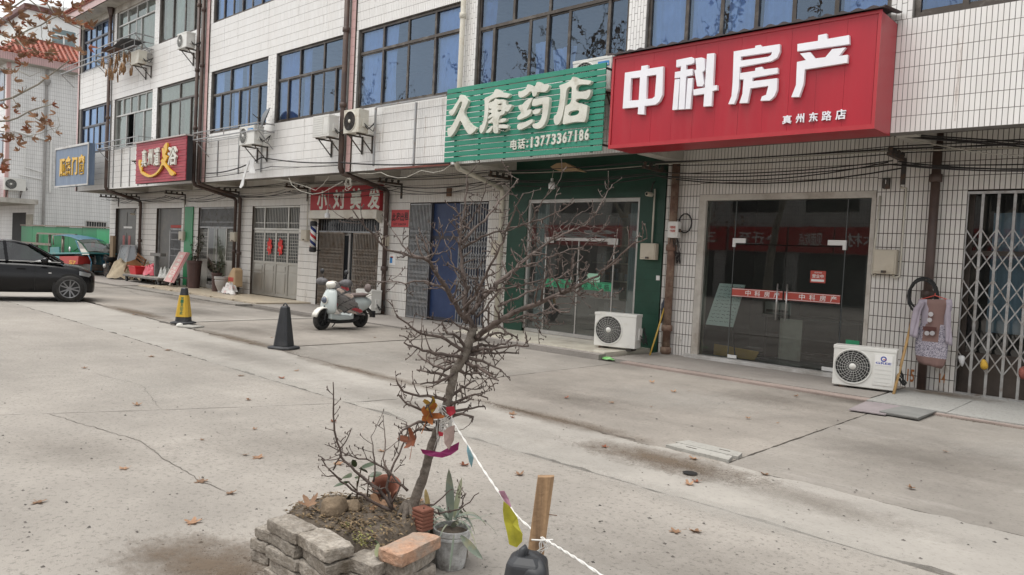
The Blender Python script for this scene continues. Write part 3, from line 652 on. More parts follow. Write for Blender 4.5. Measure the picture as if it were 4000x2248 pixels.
# ================================================================== shop fronts (parts of the row)
M_gatesteel = M('gate_steel', (.42,.42,.41), .45, metal=.6, var=.2, scale=5, dirt=(.22,.17,.13), damt=.35, dscale=6)
M_gaterust = M('old_gate_steel', (.27,.235,.20), .6, metal=.4, var=.25, scale=5, dirt=(.14,.095,.06), damt=.55, dscale=5)
M_gatemid = M('dull_gate_steel', (.33,.335,.34), .5, metal=.5, var=.2, scale=5, dirt=(.2,.17,.14), damt=.35, dscale=6)
M_stainless = M('stainless_door', (.40,.385,.35), .34, metal=.75, var=.12, scale=2, dirt=(.30,.27,.22), damt=.3, dscale=1.5, stretch=(1,1,.4))
M_bluedoor = M('blue_door', (.022,.042,.11), .35, var=.2, scale=1.2, dirt=(.04,.065,.14), damt=.4)
M_black = M('black_gap', (.02,.021,.024), .8, var=.3)
def scissor(x0, x1, z0, z1, Y, n, mat, parent, zlo, zhi, bw=.02, name='scissor_gate', lattice=3, individual=True):
    g = thing(name, parent=parent, loc=((x0+x1)/2, Y, z0)); pitch = (x1-x0)/n
    MB().box(x0, x1, Y-.025, Y+.03, z1-.035, z1).build('rail', mat, g); MB().box(x0, x1, Y-.025, Y+.03, z0, z0+.03).build('rail', mat, g)
    if individual:
        for i in range(n+1):
            x = x0+i*pitch; MB().box(x-bw/2, x+bw/2, Y-.012, Y+.012, z0+.03, z1-.035).build('bar', mat, g)
    else:
        mb = MB()
        for i in range(n+1): x = x0+i*pitch+jit(pitch*.15); mb.box(x-bw/2, x+bw/2, Y-.012, Y+.012, z0+.03, z1-.035)
        mb.build('bars', mat, g)
    bands = [(zlo+(zhi-zlo)*k/lattice, zlo+(zhi-zlo)*(k+.86)/lattice) for k in range(lattice)]
    for a, b in bands:
        m_ = (a+b)/2; h = (b-a)/2; lat = MB()
        for i in range(n):
            xa, xb = x0+i*pitch, x0+(i+1)*pitch
            if pitch > .09:
                for p, q, yy in (((xa,a),(xb,m_),-.016),((xb,m_),(xa,b),-.016),((xb,a),(xa,m_),.017),((xa,m_),(xb,b),.017)):
                    lat.bar((p[0],Y+yy,p[1]),(q[0],Y+yy,q[1]), .016, .006, up=(0,1,0))
            else:
                for s in range(2):
                    a2, b2 = a+h*s, a+h*(s+1); m2 = (a2+b2)/2
                    for p, q, yy in (((xa,a2),(xb,m2),-.016),((xb,m2),(xa,b2),-.016),((xb,a2),(xa,m2),.017),((xa,m2),(xb,b2),.017)):
                        lat.bar((p[0],Y+yy,p[1]),(q[0],Y+yy,q[1]), .012, .006, up=(0,1,0))
        lat.build('lattice', mat, g)
    return g
# --- right-most shop: folding lattice gate over dark doors
gate0 = scissor(-2.54, 1.2, .03, 2.86, YW+.02, 20, M_gatesteel, bld, .35, 2.45, .034)
gd = thing('glass_door', parent=bld, loc=(-1,YW+.16,0))
fr = MB()
for x in (-2.54,-1.75,-.95,-.1,.6,1.12): fr.box(x, x+.06, YW+.18, YW+.23, .04, 2.86)
fr.box(-2.48,1.12,YW+.185,YW+.225,1.98,2.05).box(-2.48,1.12,YW+.185,YW+.225,.04,.62); fr.build('door_frame', M('brown_door_frame',(.07,.055,.045),.5,var=.3), gd)
MB().quad((-2.5,YW+.2,.62),(1.15,YW+.2,.62),(1.15,YW+.2,2.86),(-2.5,YW+.2,2.86)).build('pane', G_shop, gd, fix=False)
MB().grid(lambda u,v: (-2.3+2.6*u, YW+.5+.04*math.sin(u*60), .9+1.7*v), 60, 2).build('curtain', M_bluecurt, bld, smooth=True, fix=False)
# --- agency: frameless glass front with double door
M_jamb = M('pale_jamb', (.52,.49,.44), .6, var=.15, dirt=(.32,.27,.22), damt=.4)
shopf = thing('glass_shop_front', parent=bld, loc=(-5.2,YW,0))
MB().box(-6.68,-6.55,YW-.005,YW+.2,.05,2.86).box(-6.68,-3.74,YW-.006,YW+.2,2.80,2.90).box(-3.80,-3.735,YW-.004,YW+.2,.09,2.8).build('jamb', M_jamb, shopf)
MB().box(-6.75,-3.75,YW-.14,YW+.24,.02,.085).build('sill', M('pale_sill',(.50,.49,.47),.7,var=.15,dirt=(.3,.28,.25),damt=.5,bump=.3), shopf, bevel=.008)
def pane(x0, x1, z0, z1, y, par, mat=None, nm='pane'): return MB().quad((x0,y,z0),(x1,y,z0),(x1,y,z1),(x0,y,z1)).build(nm, mat or G_shop, par, fix=False)
pane(-6.55,-6.0,.09,2.8,YW+.06,shopf); pane(-6.0,-4.16,2.06,2.8,YW+.06,shopf); pane(-4.16,-3.80,.09,2.8,YW+.06,shopf)
M_white = M('white_plastic', (.70,.70,.68), .45, var=.06)
M_chrome = M('brushed_steel', (.55,.55,.54), .3, metal=.9, var=.1)
for x in (-6.0,-4.16): MB().box(x-.006,x+.006,YW+.05,YW+.07,.09,2.8).build('glass_joint', M('sealant',(.10,.11,.11),.6), shopf)
M_redband = M('red_film', (.45,.075,.055), .5, var=.08)
M_whitefilm = M('white_film', (.75,.74,.72), .6, var=.05)
for k, (x0, x1, hx) in enumerate(((-5.99,-5.085,-5.16), (-5.075,-4.17,-5.0))):
    dr = thing('door', parent=bld, loc=(x0, YW+.04, .1)); pane(x0,x1,.11,2.04,YW+.04,dr)
    MB().box(x0,x0+.16,YW+.025,YW+.055,.10,.155).build('patch_fitting', M_white, dr) if k == 0 else MB().box(x1-.22,x1,YW+.025,YW+.055,.10,.16).build('patch_fitting', M_white, dr)
    fx = (x0-.03,x0+.2) if k == 0 else (x1-.25,x1+.03)
    MB().box(*fx,YW+.02,YW+.05,2.07,2.15).box(*((fx[0],fx[0]+.05) if k == 0 else (fx[1]-.05,fx[1])),YW+.021,YW+.049,2.0,2.07).build('patch_fitting', M_white, dr)
    MB().tube([(hx,YW-.03,.82),(hx,YW-.03,1.42)],.014,8).tube([(hx,YW-.03,.92),(hx,YW+.04,.92)],.009,6).tube([(hx,YW-.03,1.32),(hx,YW+.04,1.32)],.009,6).build('pull_handle', M_chrome, dr, smooth=True)
    MB().box(x0+.01,x1-.01,YW+.033,YW+.037,1.16,1.30).build('film_band', M_redband, dr)
    MB().box(x0+.01,x1-.01,YW+.0315,YW+.0327,1.285,1.292).box(x0+.01,x1-.01,YW+.0315,YW+.0327,1.168,1.175).build('film_line', M_whitefilm, dr)
    for i, ch in enumerate('中科房产'):
        cx = x0+.30+i*.165; letters('lettering', ch, (cx-.048,YW+.032,1.185), (.096,0,0), (0,0,.092), (0,-1,0), .001, M_whitefilm, dr, .012)
# interior of the agency
MB().box(-6.68,-3.7,YW+.25,15.2,.005,.03).build('shop_floor', M('floor_tile_inside',(.34,.35,.34),.25,var=.15), bld)
for x in (-7.2,-3.5,-11.3): MB().box(x,x+.1,YW+.25,15.2,0,3.7).build('partition', M_room, bld)
desk = thing('reception_desk', 'pale front desk standing inside the agency behind its glass doors', 'desk', (-5.3,13.6,0))
MB().box(-6.0,-4.2,13.3,14.0,.78,.83).build('desk_top', M('desk_dark',(.06,.06,.06),.4), desk)
MB().box(-5.62,-5.22,13.25,13.29,.05,.78).build('front_panel', M_jamb, desk)
MB().box(-5.95,-5.9,13.35,13.95,.03,.78).box(-4.3,-4.25,13.35,13.95,.03,.78).build('side_panel', M_dark, desk)
prn = thing('printer', 'pale grey printer on the desk inside the agency', 'printer', (-5.75,13.6,.83))
MB().box(-6.0,-5.5,13.4,13.8,.83,1.06).build('body', M('printer_grey',(.33,.33,.32),.5), prn, bevel=.02); MB().box(-5.95,-5.55,13.37,13.43,.88,.92).build('paper_tray', M_dark, prn)
wb = thing('price_board', 'white listing board with handwritten rows leaning inside the agency window', 'board', (-6.2,12.4,.05))
bq = [Vector((-6.50,12.14,.62)),Vector((-5.98,12.14,.62)),Vector((-5.88,12.30,1.36)),Vector((-6.36,12.30,1.36))]
MB().prism(bq, (0,.02,.0)).build('panel', M('white_board',(.68,.76,.75),.4,var=.05), wb)
MB().bar(bq[0]-Vector((0,.012,.02)),bq[0]+Vector((-.1,.1,-.6)),.02).bar(bq[1]-Vector((0,.012,.02)),bq[1]+Vector((.04,.1,-.6)),.02).build('easel_leg', M_dark, wb)
ink = MB(); rr = random.Random(3)
for r_ in range(11):
    for c_ in range(5):
        for k in range(3):
            u = .1+c_*.18+k*.045+rr.uniform(-.01,.01); v = .93-r_*.082+rr.uniform(-.01,.01)
            p = (bq[3].lerp(bq[0],1-v)).lerp(bq[2].lerp(bq[1],1-v),u)+Vector((0,-.004,0)); ink.bar(p, p+Vector((rr.uniform(.008,.028),0,rr.uniform(-.014,.014))), .006, .002, up=(0,1,0))
ink.build('handwriting', M('ink',(.03,.035,.045),.7), wb)
yb = MB().box(-6.5,-5.7,12.5,12.56,.10,.16); yb.prism([(-6.5,12.5,.06),(-5.7,12.45,.06),(-5.62,12.45,.22),(-6.5,12.5,.26)],(0,.02,0)); yb.build('yellow_board', M('yellow_paint',(.50,.30,.06),.6), None, label='yellow wooden board lying inside the agency window', cat='board')
op = thing('open_sign', 'small red open-for-business card on the agency door glass', 'sign', (-4.55,YW+.03,1.5))
MB().box(-4.66,-4.42,YW+.026,YW+.034,1.47,1.66).build('card', M_redband, op); MB().box(-4.64,-4.44,YW+.0235,YW+.0255,1.49,1.525).build('white_strip', M_whitefilm, op)
letters('lettering','营业中',(-4.63,YW+.025,1.545),(.18,0,0),(0,0,.06),(0,-1,0),.001,M_whitefilm,op,.012); letters('lettering','欢迎光临',(-4.60,YW+.025,1.62),(.12,0,0),(0,0,.025),(0,-1,0),.001,M_whitefilm,op)
MB().box(-4.06,-3.86,YW+.052,YW+.058,.52,.62).build('green_sticker', M('green_film',(.03,.30,.14),.5), None, label='small green sticker low on the right glass pane of the agency', cat='sticker')
# --- pharmacy: dark green surround
M_green = M('green_paint', (.008,.046,.028), .42, var=.25, scale=1.2, dirt=(.012,.065,.04), damt=.35, dscale=1.0)
gp = MB().box(-11.27,-10.72,YW-.035,YW+.1,.06,3.71).box(-7.90,-7.36,YW-.035,YW+.1,.0,3.71).box(-10.72,-7.90,YW-.035,YW+.1,2.88,3.71)
gpo = gp.build('green_surround', M_green, bld)
for k in range(13):
    z = .3+k*.21
    for a, b in ((-11.27,-10.73),(-7.89,-7.36)): MB().box(a+.002,b-.002,YW-.0375,YW-.0352,z,z+.004).build('seam', M('green_seam',(.006,.035,.02),.6), gpo)
G_ph = glass('pharmacy_glass', (.66,.76,.72), 1.5, .0, .09, .13, (.95,1,.98), .03)  # thicker pale film on these panes stands in for brighter reflections
phf = thing('glass_shop_front', parent=bld, loc=(-9.3,YW,0))
fr = MB().box(-10.72,-10.66,YW+.0,YW+.08,.15,2.88).box(-7.96,-7.9,YW+.0,YW+.08,.15,2.88).box(-10.66,-7.96,YW+.0,YW+.08,2.81,2.88).box(-10.66,-7.96,YW+.0,YW+.1,.09,.16)
fr.build('frame', M_alu, phf)
for x0, x1 in ((-10.66,-10.2),(-10.2,-9.34),(-9.34,-8.48),(-8.48,-7.96)): pane(x0+.004,x1-.004,.16,2.81 if x1 < -10.1 or x0 > -8.6 else 2.03,YW+.05,phf,G_ph)
pane(-10.2,-8.48,2.1,2.81,YW+.05,phf,G_ph)
MB().box(-10.2,-8.42,YW+.02,YW+.05,2.035,2.095).box(-10.23,-9.98,YW+.01,YW+.019,1.98,2.1).box(-8.62,-8.38,YW+.01,YW+.019,1.98,2.1).build('header_bar', M_alu, phf)
for x in (-10.2,-9.345,-8.48): MB().box(x-.012,x+.012,YW+.035,YW+.065,.16,2.03).build('stile', M_alu, phf)
for x in (-9.44,-9.25): MB().tube([(x,YW-.03,.95),(x,YW-.03,1.35)],.012,8).build('pull_handle', M_chrome, phf, smooth=True)
M_greenfilm = M('green_film_band', (.05,.34,.17), .5, var=.06)
M_inkb = M('black_ink', (.015,.015,.015), .6)
for x0, x1 in ((-10.18,-9.46),(-9.22,-8.5)):
    b = MB().box(x0,x1,YW+.041,YW+.046,1.07,1.24).build('film_band', M_greenfilm, phf)
    MB().box(x0,x1,YW+.0385,YW+.0405,1.083,1.09).box(x0,x1,YW+.0385,YW+.0405,1.22,1.227).build('film_line', M_inkb, phf)
    for i, ch in enumerate('欢迎光临'): letters('lettering', ch, (x0+.05+i*.17,YW+.040,1.10), (.11,0,0), (0,0,.105), (0,-1,0), .001, M_inkb, phf, .008)
MB().box(-9.1,-8.78,YW+.037,YW+.040,1.23,1.40).build('notice', M('pale_green_film',(.35,.6,.45),.5), phf)
for x0, x1 in ((-10.62,-10.28),(-8.25,-8.0)): MB().grid(lambda u,v,x0=x0,x1=x1: (x0+(x1-x0)*u, YW+.2+.03*math.sin(u*30), .2+2.6*v), 30, 2).build('curtain', M('pharmacy_curtain',(.33,.40,.44),.8,var=.1), phf, smooth=True, fix=False)
MB().box(-11.2,-7.3,YW+.25,15.2,.06,.09).build('shop_floor', M('pharmacy_floor',(.40,.39,.36),.4,var=.1), bld)
shl = thing('medicine_shelf', 'tall shelf of boxes inside the green pharmacy', 'shelf', (-9.2,14.7,.09))
sb = MB(); rr = random.Random(8)
for k in range(6): sb.box(-10.9,-7.6,14.6,14.95,.35+k*.42,.38+k*.42)
sb.build('board', M_jamb, shl)
for mi, mc in enumerate(((.3,.3,.3),(.12,.2,.3),(.3,.15,.1))):
    sb = MB()
    for k in range(6):
        for i in range(14): x = -10.85+rr.random()*3.1; sb.box(x,x+rr.uniform(.08,.16),14.62+mi*.1,14.70+mi*.1,.385+k*.42,.385+k*.42+rr.uniform(.1,.3))
    sb.build('boxes', M('medicine_box_%d' % mi, mc, .6), shl, kind='stuff')
# --- blue-door shop with folded gates
blue = thing('blue_door', parent=bld, loc=(-13.3,YW+.1,.05))
MB().box(-13.86,-12.86,YW+.10,YW+.14,.06,2.0).box(-13.86,-12.86,YW+.10,YW+.14,2.06,2.85).build('panel', M_bluedoor, blue)
MB().box(-13.9,-12.82,YW+.085,YW+.098,1.985,2.075).box(-13.92,-13.86,YW+.08,YW+.15,.05,2.86).box(-12.86,-12.8,YW+.08,YW+.15,.05,2.86).box(-13.86,-12.86,YW+.085,YW+.098,.05,.13).build('frame', M_darkblue_frame, blue)
MB().box(-14.65,-13.92,YW+.12,YW+.15,.04,2.86).box(-12.8,-11.9,YW+.12,YW+.15,.04,2.86).build('dark_panel', M('dark_blue_panel',(.02,.03,.07),.5), blue)
scissor(-14.63,-13.88,.04,2.85,YW+.02,14,M_gatemid,bld,.3,2.3,.022,lattice=4)
scissor(-12.84,-11.92,.04,2.85,YW+.02,11,M_gatemid,bld,.3,2.3,.022,lattice=4)
# --- hair salon
scissor(-18.62,-17.45,.04,2.1,YW+.02,18,M_gaterust,bld,.1,1.75,.024,lattice=4)
scissor(-17.0,-15.92,.04,2.1,YW+.02,16,M_gaterust,bld,.1,1.75,.024,lattice=4)
sal = thing('glass_door', parent=bld, loc=(-17.2,YW+.15,.04))
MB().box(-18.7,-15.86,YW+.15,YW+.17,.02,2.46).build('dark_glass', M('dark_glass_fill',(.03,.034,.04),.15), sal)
MB().box(-17.34,-17.27,YW+.1,YW+.14,.04,2.1).box(-17.08,-16.98,YW+.08,YW+.14,.04,2.1).box(-17.95,-17.34,YW+.1,YW+.14,2.02,2.1).build('frame', M_alu, sal)
mb = MB().box(-18.7,-15.86,YW+.03,YW+.06,2.1,2.14)
for k in range(24): x = -18.6+k*.117; mb.tube([(x,YW+.045,2.14),(x,YW+.045,2.46)],.008,6,cap=False)
mb.build('transom_grille', M_gatemid, sal)
M_roller = M('shutter_box_paint', (.62,.59,.52), .6, var=.12, dirt=(.42,.36,.28), damt=.4)
MB().box(-18.9,-15.75,YW-.2,YW-.012,2.47,2.70).prism([(-18.9,YW-.2,2.47),(-18.9,YW-.012,2.47),(-18.9,YW-.012,2.36)],(.1,0,0)).prism([(-15.85,YW-.2,2.47),(-15.85,YW-.012,2.47),(-15.85,YW-.012,2.36)],(.1,0,0)).build('shutter_box', M_roller, bld, bevel=.006)
# --- stainless four-leaf door
def steel_leaf(x0, x1, par, y=YW+.05, wide=True):
    lf = thing('door', parent=bld, loc=(x0, y, .08)); m_ = MB()
    m_.box(x0,x0+.05,y,y+.05,.09,2.12).box(x1-.05,x1,y,y+.05,.09,2.12).box(x0+.05,x1-.05,y,y+.05,.09,.16).box(x0+.05,x1-.05,y,y+.05,2.04,2.12).box(x0+.05,x1-.05,y,y+.05,1.08,1.16)
    m_.build('stile', M_stainless, lf, bevel=.004)
    pn = MB().box(x0+.05,x1-.05,y+.018,y+.04,.16,1.08); pn.box(x0+.1,x1-.1,y+.006,y+.017,.22,.80); pn.box(x0+.1,x1-.1,y+.006,y+.017,.86,1.03); pn.build('panel', M_stainless, lf, bevel=.006)
    gr = MB(); n = 6
    for i in range(1, n): x = x0+.05+(x1-x0-.1)*i/n; gr.box(x-.007,x+.007,y+.01,y+.022,1.16,2.04)
    for k in range(1, 9): z = 1.16+.88*k/9; gr.box(x0+.05,x1-.05,y+.012,y+.02,z-.007,z+.007)
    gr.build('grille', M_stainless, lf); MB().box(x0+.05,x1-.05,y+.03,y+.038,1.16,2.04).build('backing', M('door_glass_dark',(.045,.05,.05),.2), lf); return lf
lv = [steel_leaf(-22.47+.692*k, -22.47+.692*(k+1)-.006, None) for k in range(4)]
def transom(x0, x1, z0, z1, parent, mat, n, mull, nm='transom_grille'):
    g = MB().box(x0,x1,YW+.04,YW+.1,z0,z0+.06).box(x0,x1,YW+.04,YW+.1,z1-.05,z1)
    for x in mull: g.box(x-.03,x+.03,YW+.045,YW+.095,z0+.06,z1-.05)
    for i in range(1, n): x = x0+(x1-x0)*i/n; g.box(x-.008,x+.008,YW+.06,YW+.075,z0+.06,z1-.05)
    g.box(x0,x1,YW+.058,YW+.077,z0+.3*(z1-z0)-.01,z0+.3*(z1-z0)+.01); o = g.build(nm, mat, parent)
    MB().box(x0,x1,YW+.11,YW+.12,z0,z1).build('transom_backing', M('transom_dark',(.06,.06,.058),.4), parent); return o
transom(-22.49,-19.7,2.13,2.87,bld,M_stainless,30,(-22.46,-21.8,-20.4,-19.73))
M_redpaper = M('red_paper', (.62,.03,.025), .7, var=.1)
for k, x in enumerate((-21.42,-20.78)):
    c = Vector((x,YW+.035,1.62)); pts = []
    for i in range(28):
        a = i/28*6.283; r = (.19+.05*math.cos(7*a))*(1 if i % 2 else .86); pts.append(c+Vector((r*math.cos(a)*.75,0,r*math.sin(a)*1.35)))
    o = outline('paper_cutout', [[tuple(p) for p in pts]], M_redpaper, None, .006); tag(o, ('red paper festival cutout on the second leaf of the steel door','red paper festival cutout on the third leaf of the steel door')[k], 'paper cutout', 'red paper cutouts')
    MB().lathe([(.001,-.004),(.045,-.004),(.045,.002)],12,c+Vector((0,-.006,-.03)),'Y').build('rosette', M('pink_rosette',(.65,.28,.22),.7), o)
# --- curtained glass door shop
transom(-26.3,-23.72,2.15,2.87,bld,M_gatemid,30,(-26.27,-23.75))
cg = thing('glass_door', parent=bld, loc=(-25,YW+.05,.08))
for x0, x1 in ((-26.3,-25.62),(-24.32,-23.72)):
    m_ = MB().box(x0,x0+.05,YW+.05,YW+.1,.09,2.15).box(x1-.05,x1,YW+.05,YW+.1,.09,2.15).box(x0+.05,x1-.05,YW+.055,YW+.095,1.0,1.08); m_.build('stile', M_stainless, cg)
    MB().box(x0+.05,x1-.05,YW+.065,YW+.09,.09,1.0).build('panel', M_stainless, cg)
    gr = MB()
    for i in range(1,7): x = x0+.05+(x1-x0-.1)*i/7; gr.box(x-.006,x+.006,YW+.06,YW+.07,1.08,2.12)
    for k in range(1,8): z = 1.08+1.04*k/8; gr.box(x0+.05,x1-.05,YW+.062,YW+.068,z-.006,z+.006)
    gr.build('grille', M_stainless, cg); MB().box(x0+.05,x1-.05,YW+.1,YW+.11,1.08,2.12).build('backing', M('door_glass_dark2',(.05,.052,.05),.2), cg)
pane(-25.62,-24.97,.1,2.15,YW+.05,cg); pane(-24.97,-24.32,.1,2.15,YW+.05,cg)
MB().box(-25.62,-24.32,YW+.03,YW+.07,.08,.2).box(-24.985,-24.955,YW+.035,YW+.065,.2,2.15).build('rail', M_alu, cg)
MB().grid(lambda u,v: (-25.65+1.3*u+.05*math.sin(v*4)*(u-.5), YW+.25+.05*math.sin(u*44), .15+2.0*v), 70, 6).build('curtain', M('beige_strip_curtain',(.42,.39,.31),.7,var=.12), cg, smooth=True, fix=False)
MB().tube([(-24.86,YW,.95),(-24.86,YW,1.25)],.012,8).build('pull_handle', M_chrome, cg)
# --- green post, then two grey doors
MB().box(-27.32,-26.66,YW-.05,YW-.015,.06,2.9).build('green_panel', M('bright_green_paint',(.02,.22,.085),.45,var=.15), bld, bevel=.004)
M_greydoor = M('grey_steel_door', (.13,.128,.12), .5, metal=.3, var=.2, scale=2, dirt=(.2,.18,.15), damt=.3)
d2 = thing('steel_door', parent=bld, loc=(-28.8,YW+.08,.05))
MB().box(-29.9,-27.66,YW+.1,YW+.14,.05,2.87).build('leaf', M_greydoor, d2); MB().box(-28.72,-27.7,YW+.06,YW+.095,.05,2.05).build('dark_leaf', M('dark_steel',(.05,.052,.055),.4,metal=.3), d2)
gr = MB()
for k in range(9): x = -28.6+k*.1; gr.box(x-.008,x+.008,YW+.045,YW+.058,1.1,1.95)
for z in (1.1,1.35,1.7,1.95): gr.box(-28.65,-27.75,YW+.044,YW+.059,z-.01,z+.01)
gr.box(-28.8,-28.72,YW+.05,YW+.1,.05,2.1).box(-29.85,-29.8,YW+.06,YW+.1,.05,2.85).box(-28.8,-27.66,YW+.05,YW+.1,2.06,2.12); gr.build('grille', M_gatemid, d2)
MB().box(-28.7,-27.75,YW+.04,YW+.048,2.14,2.24).build('red_strip', M('faded_red_paper',(.42,.08,.07),.8,var=.2), d2)
d1 = thing('steel_door', parent=bld, loc=(-33,YW+.08,.05))
MB().box(-34.1,-31.87,YW+.1,YW+.14,.05,2.9).build('leaf', M_greydoor, d1)
pm = MB()
for x0, x1 in ((-34.0,-33.02),(-32.96,-31.97)):
    for z0, z1 in ((.2,.9),(1.0,1.9),(2.05,2.75)): pm.box(x0+.08,x1-.08,YW+.085,YW+.098,z0,z1)
pm.build('raised_panel', M_greydoor, d1, bevel=.01)
for x in (-33.35,-32.75): MB().box(x-.12,x+.1,YW+.074,YW+.083,1.3+jit(.1),1.78).build('torn_paper', M('torn_pink_paper',(.50,.20,.19),.85,var=.25), d1)
MB().box(-33.4,-32.5,YW+.074,YW+.083,2.08,2.16).build('white_strip', M_whitefilm, d1)
MB().box(-34.3,-34.16,YW-.03,YW+.0,1.3,1.6).build('brown_box', M('brown_box_paint',(.13,.07,.04),.6), bld)
# ================================================================== neighbouring buildings
nb = thing('neighbour_building', 'white tiled end wall of the next building with red clay tile eave', 'building', (-48,13,0))
NX = -45.5
def striped(name, tile, groutc, px, pz, jx, jz):
    """small far-off wall tiles: joints drawn by the material, as they are too fine to tell apart singly"""
    m, t, out = nodes(name); b = t.nodes.new('ShaderNodeBsdfPrincipled'); t.links.new(b.outputs[0], out.inputs[0]); b.inputs['Roughness'].default_value = .4
    g = t.nodes.new('ShaderNodeNewGeometry'); sp = t.nodes.new('ShaderNodeSeparateXYZ'); t.links.new(g.outputs['Position'], sp.inputs[0])
    ad = N(t, 'ShaderNodeMath', operation='ADD'); t.links.new(sp.outputs[0], ad.inputs[0]); t.links.new(sp.outputs[1], ad.inputs[1])
    fs = []
    for s, p, j in ((ad.outputs[0], px, jx), (sp.outputs[2], pz, jz)):
        dv = N(t, 'ShaderNodeMath', operation='DIVIDE'); t.links.new(s, dv.inputs[0]); dv.inputs[1].default_value = p
        f = N(t, 'ShaderNodeMath', operation='FRACT'); t.links.new(dv.outputs[0], f.inputs[0])
        l = N(t, 'ShaderNodeMath', operation='LESS_THAN'); t.links.new(f.outputs[0], l.inputs[0]); l.inputs[1].default_value = j/p; fs.append(l.outputs[0])
    mx = N(t, 'ShaderNodeMath', operation='MAXIMUM'); t.links.new(fs[0], mx.inputs[0]); t.links.new(fs[1], mx.inputs[1])
    mp = t.nodes.new('ShaderNodeMapping'); mp.inputs['Scale'].default_value = (1.5,1.5,.25); t.links.new(g.outputs['Position'], mp.inputs[0])
    c = mixc(t, ramp(t, noise_(t, mp.outputs[0], 1.2, 8, .7), [(.4,(0,)*3),(.75,(.7,)*3)]), tile, tuple(x*.62 for x in tile))
    t.links.new(mixc(t, mx.outputs[0], c, groutc), b.inputs['Base Color']); MATS[name] = m; return m
M_far = striped('far_wall_tile', (.76,.76,.75), (.40,.39,.38), .085, .215, .013, .014)
MB().box(NX-13.5, NX, YO, 21, 3.45, 10.35).box(NX-13.5, NX, 12, 21, 0, 3.45).build('wall', M_far, nb)
MB().box(NX+.001, NX+.02, YO-.01, YO+.14, 3.45, 10.35).box(NX-.18, NX, YO-.02, YO-.001, 3.45, 10.35).build('pilaster', M_pinktile, nb)
MB().box(NX, NX+.62, YO-.55, 21, 10.35, 10.40).box(NX-13.5, NX, YO-.55, YO, 10.35, 10.4).build('eave_soffit', M_soffit, nb)
MB().box(NX+.58, NX+.63, YO-.58, 21, 10.36, 10.72).box(NX-13.5, NX+.58, YO-.6, YO-.55, 10.36, 10.72).build('fascia', striped('far_fascia_tile',(.52,.34,.33),(.28,.18,.17),.1,.6,.018,.01), nb)
rs = MB().prism([(NX+.66,YO-.6,10.72),(NX-.7,YO+.6,11.75),(NX-.7,22,11.75),(NX+.66,22,10.72)],(0,0,.06)).prism([(NX+.66,YO-.6,10.73),(NX-.7,YO+.6,11.76),(NX-13.5,YO+.6,11.76),(NX-13.5,YO-.6,10.73)],(0,0,.05)).build('roof', M_clay, nb)
for k in range(44):
    y = YO-.5+k*.25; f = min(1., max(.12, (y-(YO-.6))/1.2)); a = Vector((NX+.72,y,10.80)); b = a.lerp(Vector((NX-.7,y,11.86)), f)
    MB().tube([a.lerp(b, i/6) for i in range(7)], .075, 8).build('roof_tile', M_clay, rs, smooth=True)
pm = MB()
for k in range(44):
    y = YO-.5+k*.25+.125
    for j in range(1, 8):
        f = j/8; 
        if f < max(.12, min(1, (y-(YO-.6))/1.2)): p = Vector((NX+.7,y,10.79)).lerp(Vector((NX-.7,y,11.83)), f); pm.obox(p, (.012,0,-.009), (0,.06,0), (.01,0,.014))
pm.build('pan_tile_lip', M_clay, rs)
MB().box(NX-.95,NX-.62,YO+.55,22,11.78,11.95).build('ridge', M_clay, nb)
MB().tube([(NX+.05,12.4,10.3),(NX+.05,12.4,2.2)],.07,8).build('downpipe', M('grey_pipe',(.30,.29,.28),.6), nb)
MB().lathe([(.09,0),(.16,.18),(.16,.3)],8,(NX+.14,12.4,9.5)).build('rain_head', M('grey_pipe',(.30,.29,.28),.6), nb)
MB().tube([(NX+.06,12.68,6.6),(NX+.06,12.68,3.9)],.06,8).tube([(NX+.06,10.9,6.9),(NX+.06,12.7,6.62)],.05,8).tube([(NX+.05,11.5,6.2),(NX+.05,11.5,5.1),(NX+.05,12.4,4.9)],.025,6).tube([(NX+.05,11.2,4.7),(NX+.05,12.3,4.55)],.025,6).build('white_pipe', M_white, nb)
w_ = MB().box(NX,NX+.03,14.5,15.5,1.95,2.5); w_.build('window', M_dark, nb)
gr = MB()
for k in range(9): y = 14.5+k*.125; gr.box(NX+.04,NX+.06,y-.012,y+.012,1.95,2.5)
gr.box(NX+.03,NX+.07,14.45,15.55,2.5,2.55).box(NX+.03,NX+.07,14.45,15.55,1.9,1.95); gr.build('window_bars', M_alu, nb)
MB().box(NX-13.5,NX+.6,9.9,12,3.2,3.45).build('canopy', M_soffit, nb)
for z0, z1 in ((5,6.8),(8.3,10.1)):
    for k in range(3):
        x1 = NX-.5-k*3.9; fw = MB().box(x1-3.3,x1,YO-.02,YO+.0,z0,z1).build('window', M_darkblue_frame, nb)
        for j in range(4): MB().quad((x1-3.25+j*.81,YO-.025,z0+.08),(x1-2.5+j*.81,YO-.025,z0+.08),(x1-2.5+j*.81,YO-.025,z1-.08),(x1-3.25+j*.81,YO-.025,z1-.08)).build('pane', M('neighbour_pane',(.08,.12,.18),.1), fw, fix=False)
MB().box(NX-13.5,NX-.3,9.75,9.9,3.1,4.6).build('pink_board', M('pink_signboard',(.52,.12,.20),.5,var=.1), nb)
MB().box(NX-4,NX-1.5,11.98,12.0,0.1,2.8).build('shop_opening', M_dark, nb)
MB().box(NX-1.4,NX-.2,11.97,11.999,0.1,2.7).build('shutter', M('beige_shutter',(.40,.38,.32),.6), nb)
